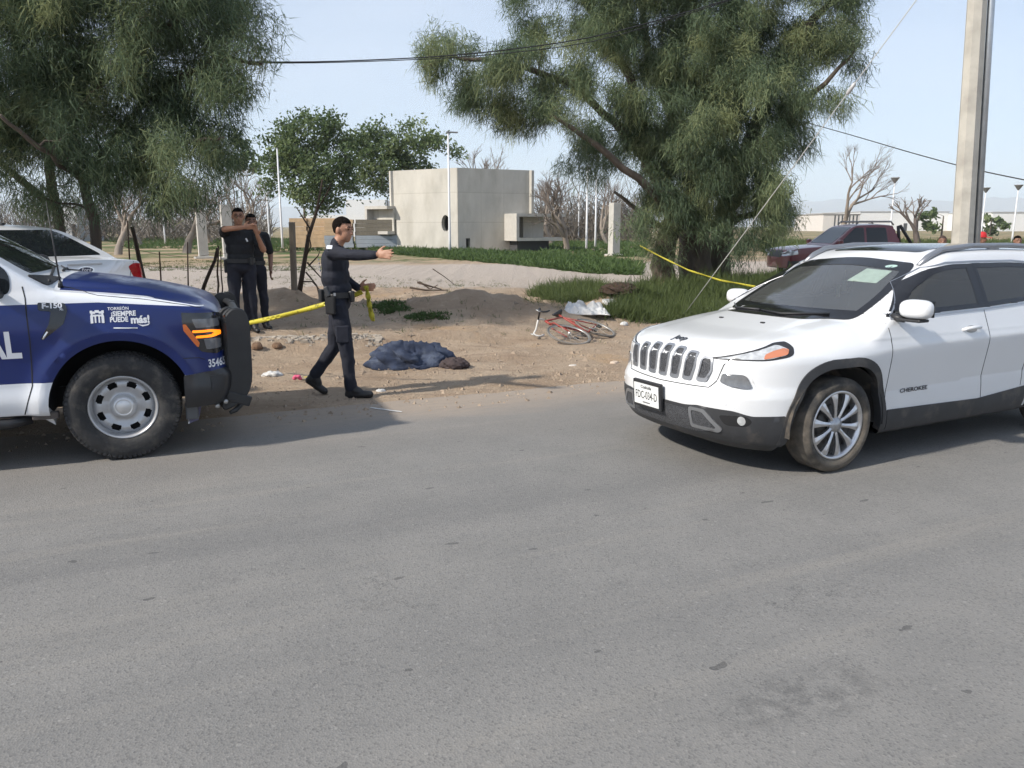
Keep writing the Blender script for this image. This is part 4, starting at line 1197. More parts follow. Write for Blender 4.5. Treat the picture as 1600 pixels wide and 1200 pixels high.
    # tail lamps for completeness
    for sg in (-1, 1):
        decal('tail_light', bvh, 'rear', rpoly([(sg * 0.52, 1.02), (sg * 0.80, 1.04), (sg * 0.80, 0.94), (sg * 0.52, 0.96)], 0.02), REDL, root, off=0.006)
    return root
suv = build_suv()
# ================================================================ blue and white police pickup
TX, TY, TA = -3.3085, 6.6695, R(22)
def build_truck():
    root = empty('police_pickup', (TX, TY, 0.0), TA, 'navy blue and white police pickup truck with black push bumper on the road', 'pickup truck')
    # livery: navy with white upper band, lower sill and cab, drawn in the truck's own coordinates
    def livery():
        m = bpy.data.materials.new('navy_white_livery'); m.use_nodes = True
        nt = m.node_tree; p = nt.nodes['Principled BSDF']
        p.inputs['Roughness'].default_value = 0.30; p.inputs['Coat Weight'].default_value = 0.35; p.inputs['Coat Roughness'].default_value = 0.05; p.inputs['Specular IOR Level'].default_value = 0.35
        tc = nt.nodes.new('ShaderNodeTexCoord'); sp = nt.nodes.new('ShaderNodeSeparateXYZ'); nt.links.new(tc.outputs['Object'], sp.inputs[0])
        def mt(op, a, b=0.0, c=None):
            x = nt.nodes.new('ShaderNodeMath'); x.operation = op
            for i, v in enumerate((a, b) if c is None else (a, b, c)):
                if isinstance(v, (int, float)): x.inputs[i].default_value = v
                else: nt.links.new(v, x.inputs[i])
            return x.outputs[0]
        X, Y, Z = sp.outputs['X'], mt('ABSOLUTE', sp.outputs['Y']), sp.outputs['Z']
        step = lambda a, b: mt('GREATER_THAN', a, b)
        # line under the white band: level along the doors, falling a little to the lamp
        low = mt('MULTIPLY_ADD', mt('MAXIMUM', mt('ADD', X, 0.1), 0.0), -0.085, 1.204)
        up_a = mt('MULTIPLY_ADD', X, -0.72, 1.232)      # steep start behind the cowl
        up_b = mt('MULTIPLY_ADD', X, -0.205, 1.272)     # long run along the bonnet edge
        up = mt('MAXIMUM', up_a, up_b)
        white_band = mt('MULTIPLY', step(Z, low), mt('SUBTRACT', 1.0, mt('MULTIPLY', step(Z, up), step(X, -0.345))))
        hoodtop = mt('MULTIPLY', step(0.80, Y), step(X, -0.36))
        white_band = mt('MULTIPLY', white_band, mt('SUBTRACT', 1.0, hoodtop))
        low_white = mt('MULTIPLY', step(mt('MULTIPLY_ADD', X, -0.01, 0.632), Z), step(0.45, X))
        wht = mt('MAXIMUM', white_band, low_white)
        mx = nt.nodes.new('ShaderNodeMix'); mx.data_type = 'RGBA'
        mx.inputs['A'].default_value = (0.009, 0.022, 0.125, 1); mx.inputs['B'].default_value = (0.74, 0.76, 0.79, 1)
        nt.links.new(wht, mx.inputs['Factor'])
        nz = _n(nt, 'ShaderNodeTexNoise', Scale=3.0, Detail=6.0); nt.links.new(tc.outputs['Object'], nz.inputs['Vector'])
        dz = _n(nt, 'ShaderNodeMapRange'); dz.inputs['From Min'].default_value = 0.62; dz.inputs['From Max'].default_value = 0.36; dz.inputs['To Max'].default_value = 0.55
        nt.links.new(Z, dz.inputs['Value'])
        dirt = mt('MULTIPLY', dz.outputs['Result'], nz.outputs['Fac'])
        m2 = nt.nodes.new('ShaderNodeMix'); m2.data_type = 'RGBA'; m2.inputs['B'].default_value = (0.30, 0.25, 0.20, 1)
        nt.links.new(dirt, m2.inputs['Factor']); nt.links.new(mx.outputs['Result'], m2.inputs['A'])
        nt.links.new(m2.outputs['Result'], p.inputs['Base Color'])
        return m
    PAINT = livery()
    def hood(x, y):
        c = pchip([-6, -0.55, -0.30, 0.05, 0.40, 0.60, 0.72, 0.80], [1.385, 1.385, 1.365, 1.315, 1.245, 1.190, 1.135, 1.04], x)
        e = pchip([-6, -0.55, -0.10, 0.30, 0.60, 0.75], [1.30, 1.295, 1.262, 1.212, 1.150, 1.08], x)
        t = np.clip((y - 0.55) / 0.30, 0, 1); t = t * t * (3 - 2 * t)
        return c * (1 - t) + (e - 0.35 * np.clip(y - 0.90, 0, 1)) * t - 0.012 * (y / 0.55) ** 2 * (1 - t)
    def lower(x, y, z):
        W = pchip([-5.0, -4.6, -3.5, -0.7, 0.2, 0.5, 0.7, 0.85], [0.95, 0.985, 0.99, 0.99, 0.99, 0.98, 0.955, 0.90], x)
        prof = pchip([0.30, 0.40, 0.50, 0.62, 0.80, 1.00, 1.12, 1.20, 1.28, 1.4], [-0.06, -0.015, 0.0, -0.014, -0.010, 0.008, -0.004, -0.026, -0.055, -0.12], z)
        rr = np.sqrt((x) ** 2 + (z - 0.44) ** 2); rr2 = np.sqrt((x + 3.68) ** 2 + (z - 0.44) ** 2)
        fl = 0.030 * (np.exp(-((rr - 0.53) / 0.075) ** 2) + np.exp(-((rr2 - 0.53) / 0.075) ** 2))
        side = y - (W + prof + fl)
        zb = pchip([-5, -4.2, -0.5, 0.45, 0.8], [0.55, 0.42, 0.385, 0.36, 0.38], x)
        fr = x - (pchip([0.30, 0.36, 0.48, 0.62, 0.655, 0.70, 0.80, 1.05, 1.12, 1.2, 1.5], [0.70, 0.78, 0.83, 0.84, 0.80, 0.785, 0.785, 0.765, 0.73, 0.60, 0.2], z) - pchip([0, 0.5, 0.7, 0.82, 0.90, 0.96, 1.05], [0, 0.004, 0.018, 0.045, 0.085, 0.15, 0.35], y))
        re = -(x + 4.95)
        f = smax(side, zb - z, 0.03); f = smax(f, (z - hood(x, y)) * 0.95, 0.04)
        f = smax(f, fr, 0.03)
        return smax(f, re, 0.05)
    def house(x, y, z):
        ws = (x - (pchip([1.25, 1.38, 1.60, 1.80, 1.95], [-0.26, -0.46, -0.80, -1.16, -1.55], z) - 0.07 * (y / 0.8) ** 2)) * 0.55
        roof = z - (pchip([-3.2, -2.6, -1.9, -1.3, -1.0], [1.86, 1.925, 1.935, 1.915, 1.87], x) - 0.03 * (y / 0.65) ** 2)
        sd = (y - pchip([1.2, 1.28, 1.5, 1.75, 1.9, 2.0], [0.955, 0.935, 0.865, 0.775, 0.71, 0.62], z)) * 0.95
        rr = -(x + pchip([1.2, 1.9], [3.02, 2.80], z))
        f = smax(ws, roof, 0.05); f = smax(f, sd, 0.05); f = smax(f, rr, 0.05)
        return smax(f, 1.1 - z, 0.02)
    def F(x, y, z): return smin(lower(x, y, z), house(x, y, z), 0.025)
    def circ(cx, r, n=40, flat=0.30):
        return [(cx + r * math.cos(t), 0.435 + r * math.sin(t)) for t in np.linspace(R(-38), R(218), n)] + [(cx - r * 0.82, flat - 0.05), (cx + r * 0.82, flat - 0.05)]
    A0, A1 = circ(0, 0.525), circ(-3.68, 0.525)
    def cut(c):
        k = (np.abs(c[:, 1]) > 0.5) & (polymask(A0, c[:, 0], c[:, 2]) | polymask(A1, c[:, 0], c[:, 2]))
        return k
    xs = np.concatenate([np.linspace(-5.0, -3.2, 30), np.linspace(-3.17, -1.3, 30), np.linspace(-1.27, -0.2, 34), np.linspace(-0.17, 0.5, 40), np.linspace(0.51, 0.72, 20), 0.72 + 0.118 * np.sin(np.linspace(0.08, math.pi / 2, 20))])
    zc = pchip([-5.0, -3.2, -0.4, 0.5, 0.85], [0.90, 0.95, 0.95, 0.75, 0.60], xs)
    body, bvh = shell_object('body', F, xs, zc, [PAINT, DARK], root, cut, 170, under=0.375)
    for ax in ('side-', 'side+'):
        sg = -1 if ax == 'side-' else 1
        for cx in (0.0, -3.68):
            arc = [(cx + 0.55 * math.cos(t), 0.435 + 0.55 * math.sin(t)) for t in np.linspace(R(-20), R(188), 40)]
            arc2 = [(cx + 0.488 * math.cos(t), 0.435 + 0.488 * math.sin(t)) for t in np.linspace(R(196), R(-26), 44)]
            decal('fender_lip', bvh, ax, arc + arc2, PAINT, root, off=0.004, step=0.04, depth=0.06)
        # glazing
        decal('door_window', bvh, ax, rpoly([(-0.655, 1.275), (-1.63, 1.275), (-1.63, 1.80), (-1.18, 1.79), (-0.80, 1.55), (-0.645, 1.42)], [0.05, 0.01, 0.03, 0.12, 0.15, 0.1]), GLASS, root, off=0.004, step=0.06)
        decal('door_window', bvh, ax, rpoly([(-1.72, 1.275), (-2.72, 1.275), (-2.66, 1.78), (-1.72, 1.80)], 0.03), GLASS, root, off=0.004, step=0.06)
        for path in ([(-0.575, 1.33), (-0.560, 1.25), (-0.555, 0.95), (-0.575, 0.62), (-0.645, 0.41)], [(-1.67, 1.82), (-1.67, 0.42)], [(-2.86, 1.25), (-2.84, 0.9), (-3.0, 0.5), (-3.0, 0.42)], [(-3.06, 1.33), (-3.06, 0.42)]):
            strip('panel_gap', bvh, ax, path, 0.008, SEAM, root, off=0.0015)
        strip('panel_gap', bvh, ax, [(-0.345, 1.31), (-0.1, 1.252), (0.2, 1.215), (0.5, 1.160), (0.60, 1.135)], 0.007, SEAM, root, off=0.0015)
        # vent trim behind the wheel with the model badge
        vent = decal('fender_vent', bvh, ax, rpoly([(-0.485, 1.215), (-0.315, 1.205), (-0.300, 1.155), (-0.332, 1.06), (-0.475, 0.948), (-0.484, 0.960), (-0.425, 1.06), (-0.405, 1.150), (-0.485, 1.160)], 0.012), mat('gloss_black_trim', (0.014, 0.016, 0.020), 0.22, coat=0.6), root, off=0.007, step=0.03)
        decal('vent_accent', bvh, ax, rpoly([(-0.478, 0.958), (-0.442, 1.014), (-0.432, 1.006), (-0.467, 0.956)], 0.004), CHROME, vent, off=0.010, step=0.02)
        # wheel liners
        for cx in (0.0, -3.68):
            mb = MB(); n = 22; vs, fs = [], []
            for yy in (sg * 0.50, sg * 0.975):
                for k in range(n):
                    t = math.pi * (-0.04 + 1.08 * k / (n - 1)); vs.append((cx + 0.50 * math.cos(t), yy, 0.43 + 0.50 * math.sin(t)))
            for k in range(n - 1): fs.append((k, k + 1, n + k + 1, n + k))
            fs.append(tuple(range(n))); mb.add(vs, fs, True); mb.build('wheel_liner', DARK, root)
        # door handle, mirror
        for hx in (-1.52, -2.62):
            h0, n0 = project(bvh, ax, hx, 1.10); mb = MB()
            mb.tube([h0 + Vector((0.11, 0, 0)) - n0 * 0.004, h0 + Vector((0.08, 0, 0)) + n0 * 0.03, h0 + Vector((-0.08, 0, 0)) + n0 * 0.03, h0 + Vector((-0.11, 0, 0)) - n0 * 0.004], 0.017, 8); mb.build('door_handle', BLACKPL, root)
        mo = MB(); mc = Vector((-0.745, sg * 1.095, 1.385))
        mo.box(mc, (0.12, 0.18, 0.22), bev=0.05)
        mo.tube([mc + Vector((0.0, -sg * 0.06, -0.085)), Vector((-0.72, sg * 0.93, 1.275))], [0.03, 0.035], 8)
        mir = mo.build('door_mirror', BLACKPL, root)
        mb = MB(); mb.box(mc + Vector((-0.061, 0, 0.02)), (0.006, 0.14, 0.15)); mb.build('mirror_glass', GLASS, mir)
        # headlamp cluster, C-shaped light bar, side reflector
        lamp = decal('headlight', bvh, ax, rpoly([(0.455, 1.108), (0.70, 1.090), (0.77, 1.06), (0.775, 0.80), (0.69, 0.772), (0.575, 0.800), (0.46, 0.985)], [0.01, 0.03, 0.02, 0.02, 0.02, 0.02, 0.02]), mat('lamp_housing', (0.018, 0.019, 0.022), 0.16, coat=0.8), root, off=0.004, step=0.03)
        decal('reflector', bvh, ax, rpoly([(0.46, 1.018), (0.482, 1.018), (0.570, 0.872), (0.562, 0.838), (0.548, 0.842), (0.462, 0.972)], 0.008), AMBER, lamp, off=0.008, step=0.02)
        for z0, z1 in ((1.055, 0.985), (0.90, 0.815)):
            decal('lamp_lens', bvh, ax, rpoly([(0.525 if z0 > 1 else 0.60, z0), (0.72, z0 - 0.01), (0.725, z1), (0.55 if z0 > 1 else 0.615, z1)], 0.012), SMOKEL, lamp, off=0.007, step=0.02)
        GLOW = mat('lit_amber_bar', (0.9, 0.30, 0.02), 0.3, emit=(1.0, 0.19, 0.004), estr=1.1)
        decal('lit_turn_signal', bvh, ax, rpoly([(0.523, 0.968), (0.66, 0.966), (0.725, 0.948), (0.725, 0.918), (0.66, 0.906), (0.545, 0.908), (0.548, 0.925), (0.655, 0.926), (0.68, 0.937), (0.655, 0.948), (0.525, 0.950)], 0.008), GLOW, lamp, off=0.009, step=0.015)
        # black bumper end and step pad
        decal('bumper', bvh, ax, rpoly([(0.435, 0.372), (0.80, 0.385), (0.815, 0.64), (0.76, 0.652), (0.44, 0.625)], 0.015), mat('satin_black_bumper', (0.016, 0.017, 0.020), 0.35, coat=0.3), root, off=0.012, step=0.04)
        decal('bumper_vent', bvh, ax, rpoly([(0.625, 0.605), (0.715, 0.610), (0.715, 0.505), (0.70, 0.482), (0.63, 0.488)], 0.012), BLACKPL, root, off=0.018, step=0.03)
        strip('panel_gap', bvh, ax, [(0.425, 0.76), (0.56, 0.752), (0.60, 0.735)], 0.006, SEAM, root, off=0.002)
        strip('panel_gap', bvh, ax, [(0.425, 0.76), (0.47, 0.66)], 0.006, SEAM, root, off=0.002)
        mb = MB(); mb.box((0.475, sg * 0.90, 0.325), (0.095, 0.05, 0.14), bev=0.012); mb.build('air_deflector', mat('grey_plastic', (0.10, 0.105, 0.11), 0.6), root)
        # sill step under the doors and side rail
        mb = MB(); mb.box((-0.52, sg * 0.945, 0.385), (0.17, 0.07, 0.05), bev=0.008); mb.build('mud_guard', mat('dusty_guard', (0.10, 0.085, 0.075), 0.8, vary=0.3), root)
        mb = MB(); mb.tube([(-0.62, sg * 0.90, 0.36), (-0.75, sg * 0.96, 0.345), (-2.7, sg * 0.96, 0.345), (-2.85, sg * 0.90, 0.36)], 0.038, 10); mb.build('side_step', BLACKPL, root)
        # tail lamp
        decal('tail_light', bvh, 'rear', rpoly([(sg * 0.80, 1.22), (sg * 0.96, 1.22), (sg * 0.96, 0.86), (sg * 0.80, 0.86)], 0.02), REDL, root, off=0.006)
    # print on the near (right-hand) side
    lettering('lettering', 'F-150', 0.050, bvh, 'side-', -0.396, 1.188, PRINT_W, root, flip=1, off=0.0095, bold=0.0020, width=1.12)
    lettering('lettering', 'XL', 0.020, bvh, 'side-', -0.338, 1.162, PRINT_W, root, flip=1, off=0.0095, bold=0.0008)
    lettering('lettering', 'AL', 0.262, bvh, 'side-', -0.735, 0.912, PRINT_W, root, flip=1, off=0.004, bold=0.009, width=0.76)
    lettering('lettering', '35465', 0.085, bvh, 'side-', 0.685, 0.698, PRINT_W, root, flip=1, off=0.005, bold=0.0022, width=0.62)
    lettering('lettering', 'TORREÓN', 0.030, bvh, 'side-', 0.030, 1.154, PRINT_W, root, flip=1, off=0.004, bold=0.0004, width=1.0)
    lettering('lettering', '¡SIEMPRE', 0.050, bvh, 'side-', 0.062, 1.116, PRINT_W, root, flip=1, off=0.004, bold=0.0018, width=0.86)
    lettering('lettering', 'PUEDE', 0.050, bvh, 'side-', 0.030, 1.074, PRINT_W, root, flip=1, off=0.004, bold=0.0018, width=0.82)
    lettering('lettering', 'más!', 0.076, bvh, 'side-', 0.172, 1.068, PRINT_W, root, flip=1, off=0.004, bold=0.0034, width=0.92)
    decal('lettering_swash', bvh, 'side-', rpoly([(0.150, 1.038), (0.185, 1.018), (0.225, 1.026), (0.238, 1.044), (0.215, 1.032), (0.185, 1.029)], 0.006), PRINT_W, root, off=0.004, step=0.02, depth=0.003)
    decal('lettering_line', bvh, 'side-', rpoly([(-0.01, 1.020), (0.15, 1.012), (0.15, 1.005), (-0.01, 1.013)], 0.002), PRINT_W, root, off=0.004, step=0.03, depth=0.003)
    # municipal tower emblem left of the slogan: three merlons over nested arches
    ex, ez, k = -0.112, 1.100, 0.046
    em = [(-1, 0.62), (-1, 1.0), (-0.66, 1.0), (-0.66, 0.86), (-0.30, 0.86), (-0.30, 1.06), (0.30, 1.06), (0.30, 0.86), (0.66, 0.86), (0.66, 1.0), (1, 1.0), (1, 0.62),
          (0.86, 0.50), (0.98, 0.1), (0.98, -1.0), (0.60, -0.95), (0.60, 0.0), (0.46, 0.10), (0.38, 0.0), (0.38, -0.92), (0.16, -0.90), (0.16, 0.05), (0.0, 0.14), (-0.16, 0.05), (-0.16, -0.90), (-0.38, -0.92), (-0.38, 0.0), (-0.46, 0.10), (-0.60, 0.0), (-0.60, -0.95), (-0.98, -1.0), (-0.98, 0.1), (-0.86, 0.50)]
    hole = [(-0.62, 0.50), (-0.62, 0.36), (0.62, 0.36), (0.62, 0.50), (0.25, 0.50), (0.25, 0.64), (-0.25, 0.64), (-0.25, 0.50)]
    decal('emblem', bvh, 'side-', [(ex + u * k, ez + v * k) for u, v in em], PRINT_W, root, off=0.004, step=0.03, holes=[[(ex + u * k, ez + v * k) for u, v in hole]], depth=0.003)
    # windscreen, rear window
    decal('windscreen', bvh, 'front', rpoly([(-0.70, 1.41), (0.70, 1.41), (0.56, 1.84), (-0.56, 1.84)], 0.06), GLASS, root, off=0.004, step=0.06)
    decal('rear_window', bvh, 'rear', rpoly([(-0.70, 1.42), (0.70, 1.42), (0.60, 1.80), (-0.60, 1.80)], 0.06), GLASS, root, off=0.004, step=0.07)
    mb = MB()
    for y0, y1 in ((-0.70, 0.0), (0.05, 0.72)):
        a_, _ = project(bvh, 'top', -0.44, y0, 0.012); b_, _ = project(bvh, 'top', -0.50, y1, 0.012)
        mb = MB(); mb.tube([a_, (a_ + b_) / 2 + Vector((0, 0, 0.005)), b_], 0.011, 6); mb.build('wiper', BLACKPL, root)
    for sg in (-1, 1):
        decal('cowl', bvh, 'top', rpoly([(-0.37, sg * 0.55), (-0.45, sg * 0.80), (-0.56, sg * 0.80), (-0.46, sg * 0.50)], 0.02), BLACKPL, root, off=0.012, step=0.04)
    # radio aerial on the far wing edge
    h0, _ = project(bvh, 'top', -0.36, -0.74)
    mb = MB(); mb.tube([h0, h0 + Vector((0, 0, 0.05))], [0.02, 0.012], 8); mb.tube([h0 + Vector((0, 0, 0.05)), h0 + Vector((-0.01, 0, 0.22)), h0 + Vector((-0.03, 0.0, 0.62))], [0.007, 0.006, 0.003], 6); mb.build('aerial', BLACKPL, root)
    # grille between the lamps (faces away from the photograph)
    decal('grille', bvh, 'front', rpoly([(-0.62, 1.06), (0.62, 1.06), (0.62, 0.72), (-0.62, 0.72)], 0.03), MATS['black_plastic'], root, off=0.006)
    # ---- push bumper: three stacked hoops each end, wrapped by a black steel wing, cross bars and skid tabs
    PB = mat('push_bumper_black', (0.020, 0.021, 0.023), 0.45, vary=0.25, vscale=9, bump=0.06, bscale=30)
    pb = empty('push_bumper', (0, 0, 0)); pb.parent = root
    for sg in (-1, 1):
        ol = rpoly([(0.765, 0.46), (0.765, 1.06), (0.84, 1.125), (0.925, 1.10), (0.955, 1.00), (0.950, 0.56), (0.925, 0.44), (0.85, 0.345), (0.72, 0.290), (0.69, 0.335)], [0.05, 0.08, 0.08, 0.08, 0.08, 0.08, 0.08, 0.08, 0.03, 0.03])
        for q in range(3):
            mb = MB(); y0 = sg * (0.865 - 0.046 * q)
            p_ = ol if q == 0 else [(u - 0.030 * q, v + 0.006 * q) for u, v in inset(ol, 0.010)]
            n = len(p_); inn = inset(p_, 0.010)
            vs = [(u, y0 - sg * 0.036, v) for u, v in p_] + [(u, y0 - sg * 0.006, v) for u, v in p_] + [(u, y0, v) for u, v in inn]
            fs = [(i, (i + 1) % n, n + (i + 1) % n, n + i) for i in range(n)] + [(n + i, n + (i + 1) % n, 2 * n + (i + 1) % n, 2 * n + i) for i in range(n)]
            fs += [tuple(2 * n + i for i in range(n)), tuple(range(n - 1, -1, -1))]
            mb.add(vs, fs); mb.build('wing_plate', PB, pb)
        mb = MB(); mb.box((0.80, sg * 0.86, 0.395), (0.26, 0.03, 0.085), Matrix.Rotation(0.35, 3, 'Y'), bev=0.01); mb.build('mount_plate', PB, pb)
        for bx, bz in ((0.665, 0.345), (0.73, 0.375)):
            mb = MB(); mb.lathe([(0.0, -sg * -0.912), (0.014, sg * 0.912), (0.020, sg * 0.904), (0.020, sg * 0.87)], c=(bx, 0, bz), n=10); mb.build('bolt', mat('zinc_bolt', (0.40, 0.40, 0.39), 0.4, 0.8), pb)
        mb = MB(); mb.tube([(0.86, sg * 0.80, 0.33), (0.80, sg * 0.84, 0.285), (0.755, sg * 0.85, 0.268)], [0.02, 0.022, 0.016], 8); mb.build('tow_hook', PB, pb)
    for z in (1.03, 0.62, 0.42):
        mb = MB(); mb.tube([(0.84, -0.78, z), (0.875, -0.4, z), (0.875, 0.4, z), (0.84, 0.78, z)], 0.035, 10); mb.build('cross_bar', PB, pb)
    for y in (-0.35, 0.35):
        mb = MB(); mb.box((0.88, y, 0.72), (0.05, 0.09, 0.70), bev=0.012); mb.build('upright', PB, pb)
    mb = MB(); mb.box((0.845, 0, 0.82), (0.02, 1.40, 0.36), bev=0.006); mb.build('shadow_plate', PB, pb)  # unseen plate added so the bumper's cast shadow has no gap
    # underbody, bed floor opening
    mb = MB(); mb.box((-2.2, 0, 0.44), (5.0, 1.1, 0.16)); mb.build('underbody', DARK, root)
    mb = MB(); mb.tube([(0, -0.8, 0.38), (0, 0.8, 0.38)], 0.05, 8); mb.build('axle', DARK, root)
    mb = MB(); mb.tube([(-3.68, -0.8, 0.38), (-3.68, 0.8, 0.38)], 0.06, 8); mb.build('axle', DARK, root)
    # ---- wheels: tall all-terrain tyres on silver steel rims with eight oval windows
    def wheel(cx, sg):
        w = empty('wheel', (cx, sg * 0.862, 0.407)); w.parent = root
        tyre_mb(0.410, 0.268, 0.238, tread=0.012).build('tyre', TYRE, w)
        y = sg
        rm = MB()
        rm.lathe([(0.222, -0.10 * y), (0.240, 0.100 * y), (0.244, 0.116 * y), (0.236, 0.122 * y), (0.228, 0.112 * y), (0.216, 0.086 * y), (0.208, -0.1 * y)], n=64)
        rm.build('rim', STEEL, w)
        # dished face: rings of quads with windows left open
        fa = MB(); n = 64
        def yy(r):
            return float(pchip([0.0, 0.060, 0.085, 0.10, 0.130, 0.165, 0.195, 0.216], [0.075, 0.075, 0.070, 0.052, 0.056, 0.066, 0.062, 0.046], r))
        radii = [0.080, 0.095, 0.112, 0.128, 0.140, 0.152, 0.164, 0.176, 0.186, 0.196, 0.206, 0.217]
        vs, fs = [], []
        idx = {}
        seg = 128
        for i, r_ in enumerate(radii):
            for k in range(seg):
                t = 2 * math.pi * k / seg; ph = ((k / seg * 8) % 1) - 0.5
                # spokes between windows stand proud
                rel = 0.010 * (1 - math.exp(-(ph / 0.22) ** 2)) * math.exp(-((r_ - 0.163) / 0.04) ** 2)
                idx[i, k] = len(vs); vs.append((r_ * math.cos(t), y * (yy(r_) + rel), r_ * math.sin(t)))
        for i in range(len(radii) - 1):
            for k in range(seg):
                rc = (radii[i] + radii[i + 1]) / 2; ph = (((k + 0.5) / seg * 8) % 1) - 0.5
                arc = ph / 8 * 2 * math.pi * rc
                if (abs(arc) / 0.036) ** 2.4 + (abs(rc - 0.172) / 0.023) ** 2.4 < 1: continue
                fs.append((idx[i, k], idx[i, (k + 1) % seg], idx[i + 1, (k + 1) % seg], idx[i + 1, k]))
        fa.add(vs, fs, True); face = fa.build('rim_face', STEEL, w)
        cap = MB(); cap.lathe([(0.0, 0.112 * y), (0.052, 0.112 * y), (0.056, 0.108 * y), (0.058, 0.114 * y), (0.062, 0.114 * y), (0.070, 0.106 * y), (0.090, 0.090 * y), (0.094, 0.06 * y)], n=40)
        cap.build('hub_cap', mat('hub_cap_silver', (0.60, 0.605, 0.61), 0.3, 0.5), w)
        dk = MB(); dk.lathe([(0.0, 0.01 * y), (0.215, 0.01 * y)], n=32); dk.build('brake_drum', DARK, w)
        return w
    for cx in (0.0, -3.68):
        for sg in (-1, 1): wheel(cx, sg)
    return root
truck = build_truck()
# ================================================================ concrete pavilion, columns, posts, far buildings
CONC = mat('raw_concrete', (0.52, 0.495, 0.44), 0.88, vary=0.16, vscale=0.55, second=(0.43, 0.405, 0.35), smix=0.42, sscale=0.7, bump=0.12, bscale=14, stretch=(1, 1, 0.45))
CONC2 = mat('pale_concrete', (0.45, 0.43, 0.39), 0.85, vary=0.14, vscale=3.0, bump=0.1, bscale=25)
def formwork(m):
    """pour lines and panel joints left by the shuttering"""
    nt = m.node_tree; p = nt.nodes['Principled BSDF']; src = p.inputs['Base Color'].links[0].from_socket
    tc = nt.nodes.new('ShaderNodeTexCoord'); sp = nt.nodes.new('ShaderNodeSeparateXYZ'); nt.links.new(tc.outputs['Object'], sp.inputs[0])
    cb = nt.nodes.new('ShaderNodeCombineXYZ'); ad = nt.nodes.new('ShaderNodeMath'); ad.operation = 'ADD'
    nt.links.new(sp.outputs['X'], ad.inputs[0]); nt.links.new(sp.outputs['Y'], ad.inputs[1]); nt.links.new(ad.outputs[0], cb.inputs['X']); nt.links.new(sp.outputs['Z'], cb.inputs['Y'])
    br = _n(nt, 'ShaderNodeTexBrick', Scale=1.0); br.offset = 0.0; br.inputs['Brick Width'].default_value = 2.44; br.inputs['Row Height'].default_value = 2.05; br.inputs['Mortar Size'].default_value = 0.03; br.inputs['Mortar Smooth'].default_value = 0.6
    br.inputs['Color1'].default_value = (1, 1, 1, 1); br.inputs['Color2'].default_value = (0.93, 0.93, 0.93, 1); br.inputs['Mortar'].default_value = (0.80, 0.79, 0.77, 1)
    nt.links.new(cb.outputs[0], br.inputs['Vector'])
    mx = nt.nodes.new('ShaderNodeMix'); mx.data_type = 'RGBA'; mx.blend_type = 'MULTIPLY'; mx.inputs['Factor'].default_value = 1.0
    nt.links.new(src, mx.inputs['A']); nt.links.new(br.outputs['Color'], mx.inputs['B']); nt.links.new(mx.outputs['Result'], p.inputs['Base Color'])
formwork(CONC)
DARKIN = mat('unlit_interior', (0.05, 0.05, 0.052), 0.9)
def hit_z(px, py, Y):
    return at_y(px, py, Y)
